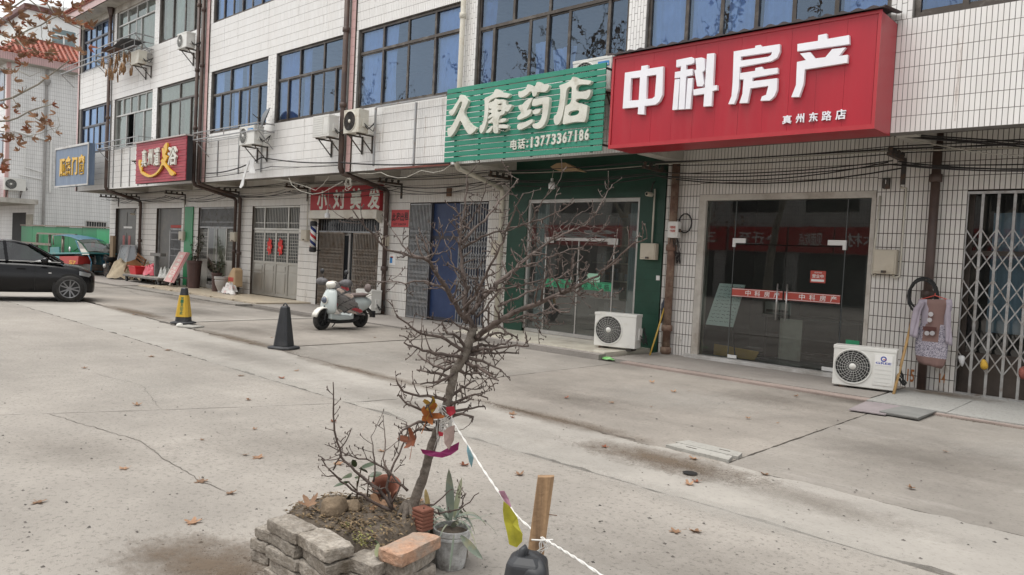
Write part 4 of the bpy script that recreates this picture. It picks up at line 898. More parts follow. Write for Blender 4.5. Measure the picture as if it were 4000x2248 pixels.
# taller white building farther back
fb = thing('far_building', 'tall plain white building with brown eave line behind the tiled one', 'building', (-70,24,0))
M_fw = M('far_white_render', (.74,.75,.74), .8, var=.06, scale=.4, dirt=(.6,.61,.6), damt=.3, dscale=.3)
MB().box(-84,-60,15.1,36,0,16.9).build('wall', M_fw, fb)
MB().box(-84.5,-59.6,14.8,36.5,16.9,17.2).build('eave', M('brown_eave',(.14,.06,.055),.6), fb)
MB().prism([(-84.5,14.9,17.2),(-84.5,25,18.6),(-84.5,36.5,17.2)],(25,0,0)).build('roof', M_fw, fb)
for (y0, y1, z0, z1) in ((16.5,18.15,14.7,16.15),(21.5,23.5,14.7,16.15)):
    f = MB().box(-60,-59.93,y0,y1,z0,z1).build('window', M('white_window_frame',(.72,.74,.73),.5), fb)
    for a, b, c, d in ((y0+.1,(y0+y1)/2-.05,z0+.1,z0+.9),((y0+y1)/2+.05,y1-.1,z0+.1,z0+.9),(y0+.1,y1-.1,z0+1.0,z1-.1)): MB().quad((-59.92,a,c),(-59.92,b,c),(-59.92,b,d),(-59.92,a,d)).build('pane', M('far_pane',(.14,.19,.20),.1), f, fix=False)
# green hoarding and alley
hd = thing('green_hoarding', 'green sheet hoarding closing the alley beside the end wall', 'hoarding', (-40,11.8,0))
M_hgreen = M('hoarding_green', (.02,.20,.08), .5, var=.15, scale=1.5)
for k in range(7):
    a = Vector((-45.6,11.45,0)).lerp(Vector((-35.25,12.25,0)), k/7); b = Vector((-45.6,11.45,0)).lerp(Vector((-35.25,12.25,0)), (k+.985)/7)
    MB().prism([(a.x,a.y,.08),(b.x,b.y,.08),(b.x,b.y,2.05+.03*(k % 2)),(a.x,a.y,2.05+.03*(k % 2))], (0,.03,0)).build('sheet', M_hgreen if k != 6 else M('hoarding_bright',(.04,.33,.13),.5), hd)
MB().bar((-45.6,11.42,2.1),(-35.25,12.22,2.1),.06).build('top_rail', M_gaterust, hd)
# ------------------------------------------------------------------ across the street, behind the camera: seen in the shop windows
op = thing('opposite_building', 'white tiled shop building across the street, seen mirrored in the glass', 'building', (-14,-20,0))
MB().box(-60,26,-26,-16,0,8.2).build('wall', striped('opposite_tile',(.50,.49,.47),(.2,.19,.18),.12,.215,.02,.02), op)
for k in range(20):
    x = -58+k*4.2
    f = MB().box(x,x+2.7,-16,-15.96,4.9,6.8).build('window', M_dark, op)
    MB().box(x-.2,x+3.2,-16,-15.95,.1,2.7).build('shop_opening', M('opposite_shop_dark',(.06,.06,.055),.5), op)
M_rb = M('opposite_red_board', (.42,.03,.03), .5, var=.1)
def VX(x): return WY(2500+x/1.448, 500+680/1.448, 39.9).x
for k, (xa, xb, tx) in enumerate(((VX(500),VX(825),'→迁至'),(VX(835),VX(1090),'点吃面见'[::-1]),(VX(1100),VX(1420),'木材'),(-34,VX(480),'理发'),(VX(1440),12,'五金'),(-46,-35,'烟酒'))):
    sg = thing('shop_sign', 'red shop board across the street with the lettering %s' % ('for '+str(k) if 0 else ('of the moved shop','of the snack shop','of the dumpling shop','of the barber','of the hardware shop','of the tobacco shop')[k]), 'sign', ((xa+xb)/2,-15.9,2.8), group='red boards across the street')
    MB().box(xa,xb,-15.95,-15.8,2.75,4.1).build('board', M_rb, sg)
    letters('lettering', tx, (xb-.6,-15.795,3.1), (-(xb-xa-1.2),0,0), (0,0,.7), (0,1,0), .02, M_whitefilm, sg, .012)
# ================================================================== signs
M_lw = M('white_acrylic', (.82,.82,.86), .35, var=.04)
M_lw2 = M('aged_white_letter', (.64,.64,.57), .5, var=.1, dirt=(.40,.38,.30), damt=.3, dscale=4)
def src(o, s): return lambda x, y: (o[0]+x/s, o[1]+y/s)
S1 = src((2380,180), 2.3); SD = src((2300,0), 1.5153); S2 = src((1720,220), 3.3676); S3_ = src((520,520), 6.896)
def traced(name, f, polys, Y, off, mat, parent, k=0):
    P = []
    for p in polys:
        q = [WY(*f(*a), Y-off) for a in p]; q = [Vector((v.x, Y, v.z)) for v in q]
        P.append([tuple(v) for v in (rsmooth(q, k) if k else q)])
    return outline(name, P, mat, parent, off)
# --- red box sign of the agency
M_redsign = M('red_sign_film', (.39,.012,.026), .34, var=.12, scale=.8, dirt=(.36,.03,.04), damt=.3, dscale=1.6, stretch=(2.5,1,.35), bump=.16, bscale=3.0)
M_redtrim = M('red_trim', (.42,.03,.04), .35, var=.08)
YR = 10.0; rx0, rx1, rz0, rz1 = -7.25, -3.2, 3.47, 4.925
rs_ = thing('shop_sign', 'large red box sign with white characters over the glass agency', 'sign', ((rx0+rx1)/2, 10.3, rz0))
MB().box(rx0,rx1,YR,YO-.012,rz0,rz1).build('box', M_redsign, rs_)
n = 11
for i in range(n):                                           # folded sheet panels on the face
    a = rx0+.04+(rx1-rx0-.08)*i/n; b = rx0+.04+(rx1-rx0-.08)*(i+1)/n
    MB().box(a+.001,b-.001,YR-.006-.0012*(i % 2),YR-.001,rz0+.05,rz1-.03).build('face_panel', M_redsign, rs_)
MB().box(rx0-.01,rx1+.01,YR-.022,YR-.0005,rz0-.01,rz0+.05).box(rx0-.01,rx1+.01,YR-.022,YR-.0005,rz1-.03,rz1+.012).box(rx0-.01,rx0+.03,YR-.021,YR-.0005,rz0+.05,rz1-.03).box(rx1-.03,rx1+.01,YR-.021,YR-.0005,rz0+.05,rz1-.03).build('trim', M_redtrim, rs_)
rm = MB(); M_corr = M('dark_corrugated', (.055,.042,.042), .55, var=.25)
NS = 120
def cz(u): return .016*math.sin(u*2*math.pi*22)
rm.grid(lambda u,v: (rx0-.08+(rx1-rx0+.14)*u, YR-.08+(YO-YR+.06)*v, rz1+.045+.10*v+cz(u)), NS, 2)
rm.grid(lambda u,v: (rx0-.08+(rx1-rx0+.14)*u, YR-.08, rz1+.018+.027*v+cz(u)*v), NS, 1); rm.build('corrugated_top', M_corr, rs_, smooth=True, fix=False)
LO = .055
zhong = [[(288,182),(345,172),(343,207),(484,184),(476,440),(450,498),(415,528),(316,540),(313,617),(255,613),(260,549),(120,563),(141,241),(285,219)], [(194,290),(184,492),(264,486),(276,282)], [(337,270),(330,478),(385,473),(408,455),(424,258)]]
ke = [[(603,127),(738,100),(764,112),(762,148),(743,162),(690,172),(690,213),(748,206),(748,262),(690,274),(686,330),(675,568),(622,572),(637,284),(587,291),(590,235),(640,227),(645,182),(601,192)],
      [(588,302),(632,296),(612,572),(566,576)], [(704,292),(750,288),(727,565),(684,568)], [(775,112),(828,104),(856,112),(858,215),(836,236),(850,340),(832,362),(788,362),(764,220),(782,212)],
      [(878,72),(945,65),(930,360),(966,352),(968,395),(926,405),(917,540),(845,545),(853,431),(756,445),(756,393),(858,374)]]
fang = [[(1311,0),(1358,-10),(1370,8),(1532,-16),(1530,55),(1508,105),(1452,138),(1172,190),(1162,380),(1142,470),(1120,523),(1069,523),(1098,450),(1108,330),(1118,50),(1310,18)], [(1182,96),(1180,133),(1425,98),(1452,84),(1464,54)],
        [(1312,200),(1370,187),(1384,212),(1512,196),(1512,246),(1286,286),(1283,318),(1510,290),(1504,400),(1480,455),(1440,490),(1358,493),(1370,455),(1408,440),(1430,358),(1266,382),(1262,405),(1241,512),(1168,515),(1196,430),(1206,300),(1172,303),(1172,246),(1310,224)]]
chan = [[(1235,262),(1356,243),(1358,210),(1408,200),(1410,232),(1540,209),(1542,262),(1234,305)], [(1250,318),(1310,310),(1340,347),(1400,340),(1440,292),(1520,282),(1480,333),(1533,325),(1530,372),(1278,412),(1270,500),(1244,575),(1198,576),(1226,505),(1232,368),(1285,357)]]
traced('character', S1, zhong, YR-.012, LO, M_lw, rs_); traced('character', S1, ke, YR-.012, LO, M_lw, rs_)
traced('character', S1, fang, YR-.012, LO, M_lw, rs_); traced('character', SD, chan, YR-.012, LO, M_lw, rs_)
for ch, (a, b, c, d) in zip('真州东路店', ((1552,620,1640,700),(1672,605,1752,692),(1790,592,1876,683),(1905,580,2000,672),(2030,565,2128,662))):
    p0 = WY(*S1(a, d+4), YR-.03); p1 = WY(*S1(b+ (c-b) if 0 else c, b), YR-.03)
    letters('character', ch, (p0.x, YR-.012, p0.z), (p1.x-p0.x,0,0), (0,0,p1.z-p0.z), (0,-1,0), .02, M_lw, rs_, .012 if ch == '路' else .02)
# --- green slatted sign of the pharmacy
YG = 10.06; gx0, gx1, gz0, gz1 = -11.30, -7.44, 3.445, 4.90
M_slat = M('green_slat', (.022,.225,.145), .45, var=.14, scale=1.5, dirt=(.06,.26,.18), damt=.3, dscale=2.2, stretch=(.3,1,1))
gs = thing('shop_sign', 'green slatted sign with big cream characters over the pharmacy', 'sign', ((gx0+gx1)/2, 10.2, gz0))
NS_ = 14; pz = (gz1-gz0)/NS_
for i in range(NS_): MB().box(gx0+jit(.006),gx1+jit(.006),YG,YG+.022,gz0+i*pz+.009,gz0+(i+1)*pz-.009).build('slat', M_slat, gs, bevel=.003)
M_blkst = M('black_steel', (.03,.03,.032), .5, metal=.3)
for k in range(6): x = gx0+.25+k*.67; MB().box(x,x+.035,YG+.024,YG+.06,gz0,gz1).build('upright', M_blkst, gs)
for x in (gx0+.26, gx1-.05):
    for z in (gz0+.1, gz1-.1): MB().box(x,x+.03,YG+.06,YO-.01,z,z+.03).build('stay', M_blkst, gs)
jiu = [[(252,510),(300,505),(335,560),(372,578),(350,640),(300,735),(345,830),(400,905),(480,940),(455,985),(400,1030),(370,1030),(320,960),(262,830),(235,900),(185,1000),(130,1068),(95,1050),(90,940),(130,950),(200,830),(258,700),(292,605),(265,590),(230,650),(160,790),(115,770),(108,725),(150,710),(200,630),(245,560)]]
kang = [[(720,430),(780,440),(795,475),(925,490),(895,540),(860,550),(760,530),(640,580),(640,640),(615,850),(560,1010),(515,1020),(515,910),(555,905),(580,760),(585,620),(575,550),(640,530),(700,490)],
        [(640,612),(705,592),(722,556),(755,572),(868,568),(860,650),(912,632),(948,645),(920,690),(885,735),(850,718),(840,768),(764,785),(762,1005),(742,1016),(692,1012),(697,860),(640,890),(622,868),(690,808),(688,792),(622,832),(622,800),(690,745),(628,742),(632,720),(690,692),(640,690),(640,655)], [(758,628),(757,648),(806,642),(815,620)], [(750,706),(750,738),(800,728),(806,703)],
        [(690,905),(690,940),(650,1005),(600,1012),(605,980)], [(755,868),(800,820),(865,815),(868,850),(790,880)], [(755,900),(895,898),(885,958),(835,992),(795,982),(752,930)]]
yao = [[(1025,460),(1060,465),(1135,425),(1140,370),(1190,375),(1212,408),(1258,385),(1265,338),(1322,340),(1330,376),(1440,370),(1415,440),(1370,478),(1270,465),(1262,520),(1215,538),(1205,458),(1165,470),(1150,500),(1060,553),(1025,530)],
       [(1108,600),(1165,560),(1200,548),(1212,562),(1150,680),(1130,720),(1192,692),(1198,740),(1150,790),(1010,850),(1010,790),(1075,745),(1022,680),(1032,642),(1080,640)], [(1010,890),(1090,880),(1190,830),(1222,836),(1202,890),(1050,975),(1010,960)],
       [(1222,560),(1262,560),(1400,532),(1438,542),(1425,680),(1395,850),(1340,940),(1265,960),(1215,940),(1206,890),(1290,880),(1338,800),(1348,640),(1338,626),(1215,664),(1202,640)], [(1215,706),(1315,692),(1322,712),(1290,755),(1240,768),(1212,754)]]
dian = [[(1735,268),(1792,275),(1810,302),(1950,315),(1990,327),(1958,378),(1900,368),(1792,376),(1782,470),(1900,465),(1952,437),(1982,446),(1962,530),(1920,572),(1860,555),(1782,565),(1777,612),(1936,640),(1932,700),(1908,868),(1860,865),(1790,860),(1690,880),(1606,903),(1612,850),(1640,690),(1642,656),(1720,618),(1728,480),(1730,388),(1660,420),(1645,560),(1610,780),(1565,898),(1512,905),(1490,860),(1492,780),(1530,775),(1570,600),(1582,430),(1552,388),(1640,360),(1720,320)], [(1682,742),(1682,793),(1815,774),(1833,706),(1730,716)]]
for c in (jiu, kang, yao, dian): traced('character', S2, c, YG-.002, .07, M_lw2, gs, 2)
for tx, (xa, ya, xb, yb), bo in (('电',(922,1095,1010,1235),.02),('话',(1018,1080,1118,1225),.02),(':',(1135,1110,1155,1205),.02)):
    p0 = WY(*S2(xa, yb), YG-.02); p1 = WY(*S2(xb, ya), YG-.02); letters('character', tx, (p0.x,YG-.002,p0.z), (p1.x-p0.x,0,0), (0,0,p1.z-p0.z), (0,-1,0), .025, M_lw2, gs, bo)
for i, chd in enumerate('13773367186'):
    xa = 1172+i*72.5; wd = 30 if chd == '1' else 62; y_ = -(i*72.5)*.135
    xa += (62-wd)/2; p0 = WY(*S2(xa, 1205+y_), YG-.02); p1 = WY(*S2(xa+wd, 1062+y_*1.12), YG-.02); letters('digit', chd, (p0.x,YG-.002,p0.z), (p1.x-p0.x,0,0), (0,0,p1.z-p0.z), (0,-1,0), .025, M_lw2, gs, .03)
# --- red plank sign of the foot bath
def sign_rect(TL, BL, TR, BR, Y):
    a, b, c, d = [WY(*p, Y) for p in (TL, BL, TR, BR)]; return (a.x+b.x)/2, (c.x+d.x)/2, (b.z+d.z)/2, (a.z+c.z)/2
YF = 10.0
fx0, fx1, fz0, fz1 = sign_rect(S3_(95,280), S3_(62,1365), S3_(1440,90), S3_(1410,1280), YF)
ft = thing('shop_sign', 'red planked sign with a long yellow sweeping stroke over the grey doors', 'sign', ((fx0+fx1)/2, YF+.1, fz0))
M_plank = M('red_plank', (.34,.025,.045), .5, var=.2, scale=2, dirt=(.40,.11,.12), damt=.3, stretch=(.3,1,1))
NP = 16
for i in range(NP): MB().box(fx0,fx1,YF-.008*(i % 2),YF+.02,fz0+(fz1-fz0)*i/NP+.004,fz0+(fz1-fz0)*(i+1)/NP-.004).build('plank', M_plank, ft)
MB().box(fx0,fx1,YF+.022,YF+.2,fz0,fz1).build('case', M_blkst, ft); MB().box(fx0-.15,fx1+.05,YF-.06,YF+.25,fz1,fz1+.04).build('cap', M('pale_tin',(.45,.40,.38),.5,metal=.3), ft)
M_yel = M('yellow_acrylic', (.68,.40,.025), .4, var=.06); M_edge = M('pink_edge', (.50,.33,.33), .5)
zu = [[(885,258),(915,270),(912,470),(850,590),(905,610),(925,660),(860,770),(860,800),(960,960),(1110,1075),(1110,1120),(1010,1165),(930,1010),(790,830),(730,1000),(600,1140),(440,1205),(300,1160),(195,1080),(195,1040),(240,1030),(330,1100),(440,1140),(560,1110),(670,1010),(740,890),(770,770),(725,770),(770,720),(790,620),(765,420),(795,400),(835,430),(820,490),(850,420),(805,380)], [(775,650),(780,700),(810,740),(815,690),(800,640)]]
traced('character', S3_, zu, YF-.012, .06, M_yel, ft, 1)
tail = [[(150,720),(190,735),(205,790),(195,880),(230,960),(228,1040),(190,1045),(165,950),(140,840)]]
traced('character', S3_, tail, YF-.012, .05, M_yel, ft, 1)
for ch, (xa, ya, xb, yb) in (('真',(235,445,365,925)),('州',(400,430,535,880)),('道',(565,390,715,895)),('浴',(935,350,1190,880))):
    p0 = WY(*S3_(xa,yb), YF-.05); p1 = WY(*S3_(xb,ya), YF-.05); letters('character', ch, (p0.x,YF-.012,p0.z), (p1.x-p0.x,0,0), (0,0,p1.z-p0.z), (0,-1,0), .06, M_lw2, ft, .02)
# --- blue sign at the corner
S4 = src((200,540), 7.241); YB = 10.0
bx0, bx1, bz0, bz1 = sign_rect(S4(145,310), S4(105,1385), S4(1075,130), S4(1035,1325), YB)
bs = thing('shop_sign', 'weathered blue sign with yellow characters at the far corner', 'sign', ((bx0+bx1)/2, YB+.1, bz0))
MB().box(bx0,bx1,YB,YB+.22,bz0,bz1).build('board', M('faded_blue_sheet',(.125,.175,.26),.5,var=.14,scale=1.5,dirt=(.22,.27,.34),damt=.4,dscale=3,stretch=(3,3,.4)), bs)
MB().box(bx0-.03,bx1+.03,YB-.03,YB-.001,bz1-.06,bz1+.02).box(bx0-.03,bx1+.03,YB-.03,YB-.001,bz0-.02,bz0+.04).box(bx1-.04,bx1+.03,YB-.029,YB-.001,bz0+.04,bz1-.06).box(bx0-.03,bx0+.02,YB-.029,YB-.001,bz0+.04,bz1-.06).build('frame', M_alu, bs)
for ch, (xa, ya, xb, yb) in (('顺',(225,575,385,1100)),('鑫',(390,510,550,1075)),('门',(575,515,735,1050)),('窗',(765,455,935,1035))):
    p0 = WY(*S4(xa,yb), YB-.03); p1 = WY(*S4(xb,ya), YB-.03); letters('character', ch, (p0.x,YB-.002,p0.z), (p1.x-p0.x,0,0), (0,0,p1.z-p0.z), (0,-1,0), .03, M_yel, bs, .028)
# --- hair salon banner board
YS = YW-.13
hs_ = thing('shop_sign', 'red banner board with four white characters over the hair salon gate', 'sign', (-17.3,YS,2.68))
MB().box(-18.96,-15.74,YS,YS+.115,2.68,3.35).build('board', M('red_banner',(.36,.028,.035),.6,var=.15,scale=2,bump=.15,bscale=12), hs_)
E2 = src((700,650), 2.069)
for ch, (xa, ya, xb, yb) in (('小',(1112,195,1200,350)),('刘',(1240,185,1335,348)),('美',(1380,175,1480,350)),('发',(1522,175,1628,348))):
    p0 = WY(*E2(xa,yb), YS); p1 = WY(*E2(xb,ya), YS); letters('character', ch, (p0.x,YS-.001,p0.z), (p1.x-p0.x,0,0), (0,0,p1.z-p0.z), (0,-1,0), .004, M_lw2, hs_, .035)
# --- red rental poster
po = thing('rental_poster', 'red paper notice with black handwriting pasted beside the blue door', 'poster', (-15.0,YW-.012,2.27))
MB().box(-15.36,-14.67,YW-.018,YW-.012,2.27,2.70).build('sheet', M('red_poster',(.50,.07,.075),.7,var=.08), po)
for i, ch in enumerate('此房出租'): letters('character', ch, (-15.33+i*.163,YW-.019,2.42+.02*(i % 2)), (.15,0,0), (0,0,.2), (0,-1,0), .001, M_inkb, po, .02)
letters('character','1377 3366354',(-15.27,YW-.019,2.31),(.5,0,0),(0,0,.06),(0,-1,0),.001,M_inkb,po,.01)
# ================================================================== wall-mounted equipment
E1 = src((0,650), 2.4133); E3 = src((1500,600), 1.81); E4 = src((2500,500), 1.448); E5 = src((3200,500), 1.206); CA = src((0,0), 2.069); CB = src((800,0), 2.069); CI = src((250,0), 3.62); CT = src((3300,450), 3.62)
M_acw = M('ac_white', (.66,.655,.62), .45, var=.06, scale=2, dirt=(.50,.46,.38), damt=.22, dscale=3)
M_acold = M('ac_white_aged', (.60,.575,.50), .55, var=.10, scale=2, dirt=(.34,.25,.15), damt=.35, dscale=3.5)
M_grille = M('fan_guard', (.55,.55,.52), .5, metal=.2, var=.1); M_fandark = M('fan_dark', (.012,.012,.012), .7); M_fanblade = M('fan_blade', (.035,.035,.035), .6)
M_brk = M('bracket_steel', (.07,.065,.06), .6, metal=.4, var=.3, dirt=(.16,.08,.04), damt=.4, dscale=8)
M_hose = M('black_hose', (.02,.02,.02), .7)
def ac(label, loc, w=.78, h=.54, d=.28, rz=0.0, body=M_acw, wall=0.0, fan=True, plate=None, logo=None, feet=False, group='air conditioner outdoor units', slats=False, lid=True):
    """outdoor unit; front faces -Y before turning, origin at the bottom front centre; wall = gap to a wall it hangs from"""
    o = thing('air_conditioner', label, 'air conditioner', loc, rz, group); L = dict(local=True)
    MB().box(-w/2,w/2,0,d,.0,h).build('body', body, o, bevel=.012, **L)
    MB().box(-w/2-.006,w/2+.006,-.006,d+.006,h-.045,h+.004).build('top_cover', body, o, bevel=.006, **L) if lid else None
    cx, cz, R = -w*.5+h*.46, h*.5, h*.42
    if fan:
        MB().lathe([(R,-.002),(R*.98,-.012),(R*1.04,-.012),(R*1.05,.0)],32,(cx,-.001,cz),'Y',cap=False).build('fan_ring', body, o, smooth=True, **L)
        MB().lathe([(.001,-.0035),(R*.97,-.0035)],32,(cx,0,cz),'Y',cap=False).build('fan_recess', M_fandark, o, fix=False, **L)
        bl = MB()
        for k in range(3):
            a = k*2.094+.4; P = []
            for (rr_, da) in ((.15,-.3),(.5,-.5),(.9,-.55),(.9,.15),(.5,.2),(.15,.3)): P.append((cx+R*rr_*math.cos(a+da), -.0055, cz+R*rr_*math.sin(a+da)))
            bl.quad(*P)
        bl.build('fan_blade', M_fanblade, o, fix=False, **L)
        g = MB()
        for k in range(1, 7):
            r = R*(.18+.80*k/6.2); n = 28; g.tube([(cx+r*math.cos(q*6.2832/n), -.012, cz+r*math.sin(q*6.2832/n)) for q in range(n+1)], .0022, 4, cap=False)
        for k in range(20):
            a = k*6.2832/20; g.tube([(cx+R*.16*math.cos(a+.35),-.014,cz+R*.16*math.sin(a+.35)),(cx+R*.6*math.cos(a+.15),-.016,cz+R*.6*math.sin(a+.15)),(cx+R*math.cos(a),-.012,cz+R*math.sin(a))], .0022, 4, cap=False)
        g.build('fan_guard', M_grille if body is not M_acold else M_brk, o, **L)
        MB().lathe([(.001,-.026),(R*.17,-.022),(R*.19,-.012)],16,(cx,0,cz),'Y',cap=False).build('fan_hub', body, o, smooth=True, **L)
    if slats:
        for k in range(8): MB().box(cx-R,cx+R,-.008,-.001,cz-R+k*R/4+.01,cz-R+(k+1)*R/4-.012).build('slat', body, o, **L)
    x0 = cx+R*1.12
    if plate and w/2-x0 > .06:
        MB().box(x0,w/2-.03,-.008,-.001,h*.1,h*.88).build('front_plate', body, o, bevel=.004, **L)
        for k in range(4): MB().box(x0+.02,w/2-.05,-.0105,-.0085,h*(.18+.1*k),h*(.18+.1*k)+.004).build('groove', M_grille, o, **L)
    if logo:
        col, body_ = logo; lx0, lx1 = x0+.015, w/2-.045
        if body_: MB().box(lx0,lx1,-.0115,-.0085,h*.60,h*.85).build('logo_card', M_whitefilm, o, **L) if col is None else MB().box(lx0,lx1,-.0115,-.0085,h*.72,h*.86).build('logo_card', col, o, **L)
        MBlue = M('logo_blue', (.03,.06,.32), .5)
        if col is None:
            letters('lettering', body_, (lx0+.01,-.012,h*.63), (lx1-lx0-.02,0,0), (0,0,.03), (0,-1,0), .001, MBlue, o, .02, local=True)
            MB().lathe([(.022,-.0128),(.038,-.0128)],20,((lx0+lx1)/2,0,h*.76),'Y',cap=False).build('logo_ring', MBlue, o, fix=False, **L)
            MB().box((lx0+lx1)/2-.006,(lx0+lx1)/2+.03,-.0135,-.0129,h*.74,h*.76).build('logo_mark', M_redband, o, **L)
        elif body_: letters('lettering', body_, (lx0+.02,-.012,h*.75), (lx1-lx0-.03,0,0), (0,0,.03), (0,-1,0), .001, M_whitefilm, o, .02, local=True)
    MB().box(w/2+.001,w/2+.035,d*.35,d*.85,h*.25,h*.6).build('valve_cover', body, o, bevel=.008, **L)
    MB().tube([(w/2+.03,d*.6,h*.3),(w/2+.09,d*.7,h*.15),(w/2+.07,d+.05,h*.35),(w/2-.02,d+max(.06,wall*.9),h*.55)],.016,6).tube([(w/2+.03,d*.5,h*.4),(w/2+.13,d*.7,h*.2),(w/2+.1,d+.06,h*.1),(w/2+.02,d+max(.06,wall*.9),h*.6)],.010,6).build('hose', M_hose, o, **L)
    if wall:
        for x in (-w*.32, w*.34):
            b = MB().bar((x,.02,-.02),(x,d+wall,-.02),.03,.035).bar((x,d+wall-.02,-.42),(x,d+wall-.02,-.0),.03,.03).bar((x,.1,-.035),(x,d+wall-.03,-.38),.022,.022); b.build('bracket', M_brk, o, **L)
    if feet:
        for x in (-w*.32, w*.34): MB().box(x-.05,x+.05,.02,d-.02,-.05,-.001).build('foot', M_brk, o, **L)
    return o
def ac_wall(label, X0, X1, z0, z1, Y=10.15, **kw): return ac(label, ((X0+X1)/2, Y, z0), X1-X0, z1-z0, .28, 0, wall=YO-Y-.29, **kw)
M_mblue = M('label_blue', (.04,.22,.50), .5)
ac_wall('dusty white air conditioner below a third-floor window, beside the twin brown pipes', -24.16, -23.50, 7.63, 8.10)
ac_wall('white air conditioner under the sheet-covered drying rack on the third floor', -27.90, -27.22, 7.66, 8.10, body=M_acold, slats=True, fan=False)
ac_wall('white air conditioner with a satellite dish standing behind it', -19.92, -19.10, 4.36, 4.86, logo=(M_mblue, 'Midea'))
ac_wall('white air conditioner with slatted front, left of the rusty one', -16.24, -15.55, 4.31, 4.82, fan=False, slats=True, plate=True)
ac_wall('old rusty air conditioner with its fan guard missing, right of the brown pipe', -14.95, -14.36, 4.31, 4.85, body=M_acold, lid=False)
ac_wall('white air conditioner standing behind the top edge of the green slatted sign', -8.32, -7.50, 4.50, 5.07, Y=10.28, logo=(M_mblue, 'Midea'))
pa, pb = WY(*CA(1040,1300), 10.2), WY(*CA(1100,1190), 10.2)
ac_wall('small white air conditioner half hidden behind the red planked sign', pa.x, pa.x+.62, pa.z, pb.z, Y=10.25, fan=False, slats=True)
p = WX(*src((0,380),1.7667)(105,645), NX+.45); ac('white air conditioner on the end wall of the neighbouring building', (NX+.45, p.y, p.z), .95, .62, .3, math.pi/2, wall=.12)
a, b = G(*E5(58,1216), .03), G(*E5(352,1252), .03); ang = math.atan2(b.y-a.y, b.x-a.x)
ac('white air conditioner on the ground right of the agency door, with a round logo', ((a.x+b.x)/2,(a.y+b.y)/2,.06), (b-a).length, .56, .27, ang, plate=True, logo=(None,'GREE'), feet=True)
a, b = G(*E3(1480,1370), .085), G(*E3(1772,1402), .085); ang = math.atan2(b.y-a.y, b.x-a.x)
ac('white air conditioner on the polished tiles before the green pharmacy', ((a.x+b.x)/2,(a.y+b.y)/2,.125), (b-a).length, .60, .30, ang, feet=True)
b = G(*src((1200,1050),5.3625)(1330,962), .03)
ac('white air conditioner on the ground behind the parked scooter', (b.x-.34, b.y, .06), .78, .58, .3, -.1, feet=True, fan=False, slats=True)
# satellite dish
sd_ = thing('satellite_dish', 'small grey satellite dish above the air conditioner under the blue windows', 'satellite dish', (-18.95,10.35,4.9))
dm = MB(); 
def dish(u, v): a = u*6.2832; r = .30*v; return (r*math.cos(a)*1.0, .22*v*v*.5, r*math.sin(a))
rot = Matrix.Rotation(-.5, 3, 'Z') @ Matrix.Rotation(-.35, 3, 'X')
dm.grid(lambda u, v: tuple(rot @ Vector(dish(u, v)) + Vector((-18.95,10.28,5.12))), 24, 6); dm.build('dish', M('dish_grey',(.16,.17,.18),.5), sd_, smooth=True, fix=False)
MB().tube([(-18.95,10.35,4.88),(-18.95,10.36,5.1)],.018,6).build('mast', M_brk, sd_); MB().tube([(-18.95,10.3,4.95),(-18.85,9.95,5.1)],.01,5).build('feed_arm', M_brk, sd_)
# ------------------------------------------------------------------ downpipes
M_brown = M('brown_pipe', (.075,.048,.04), .5, var=.25, scale=3, dirt=(.13,.085,.06), damt=.4)
M_rustpipe = M('rusted_iron_pipe', (.15,.085,.06), .75, var=.4, scale=6, bump=.5, bscale=30, dirt=(.30,.22,.16), damt=.5, dscale=5)
M_creampipe = M('cream_pvc', (.58,.55,.47), .5, var=.08, dirt=(.42,.37,.28), damt=.3)
def collar(mb, x, y, z, r): mb.lathe([(r,-.06),(r*1.3,-.05),(r*1.3,.05),(r,.06)],12,(x,y,z))
def downpipe(label, X, r, mat, zs_collar, upper=True, lower=True, ztop=10.4, zj=3.45, head=False, mat2=None, X2=None):
    o = thing('downpipe', label, 'pipe', (X, YO-r-.03, 0)); X2 = X2 if X2 is not None else X; yu, yl = YO-r-.055, YW-r-.03
    if upper:
        MB().tube([(X,yu,ztop),(X,yu,zj+.12),(X,yu+.06,zj)],r,12).build('upper_run', mat, o, smooth=True)
        [collar(c := MB(), X, yu, z, r) or c.build('collar', mat, o, smooth=True) for z in zs_collar if z > zj]
    if upper and lower: MB().tube([(X,yu+.06,zj),(X2,yl-.06,zj-.28)],r*.95,12).build('sloping_run', mat, o, smooth=True)
    if lower:
        zt = zj-.22 if upper else 3.7
        MB().tube(([(X2,yl-.06,zj-.28),(X2,yl,zj-.36)] if upper else [(X2,yl,3.7)])+[(X2,yl,.02)],r*.95,12).build('lower_run', mat2 or mat, o, smooth=True)
        [collar(c := MB(), X2, yl, z, r) or c.build('collar', mat2 or mat, o, smooth=True) for z in zs_collar if z < zj-.3]
    if head: MB().lathe([(r*1.1,0),(r*2.2,.25),(r*2.3,.4)],4,(X,yu,10.0)).build('rain_head', mat, o)
    return o
downpipe('left of the twin brown downpipes with a sloping bend under the overhang', -23.55, .055, M_brown, (9.0,7.0,5.2,1.4), zj=3.42, X2=-23.46)
downpipe('right of the twin brown downpipes with a sloping bend under the overhang', -23.24, .055, M_brown, (8.8,7.1,1.35), zj=3.46, X2=-23.16)
downpipe('single brown downpipe beside the pink strip, ending by the rental notice', -15.56, .065, M_brown, (6.9,5.1,1.2), zj=3.48, X2=-15.47)
downpipe('brown downpipe near the far corner with a funnel head', -31.05, .06, M_brown, (6.2,1.6), zj=3.45, head=True, X2=-31.25)
downpipe('cream plastic downpipe between the blue door and the green pharmacy', -11.47, .055, M_creampipe, (6.5,1.0), zj=3.42, X2=-11.43)
downpipe('rusty iron downpipe between the pharmacy and the agency', -7.13, .075, M_rustpipe, (1.95,.5,.1), upper=False)
downpipe('brown iron downpipe beside the lattice gate on the right', -2.93, .065, M_brown, (3.05,1.4), upper=False)
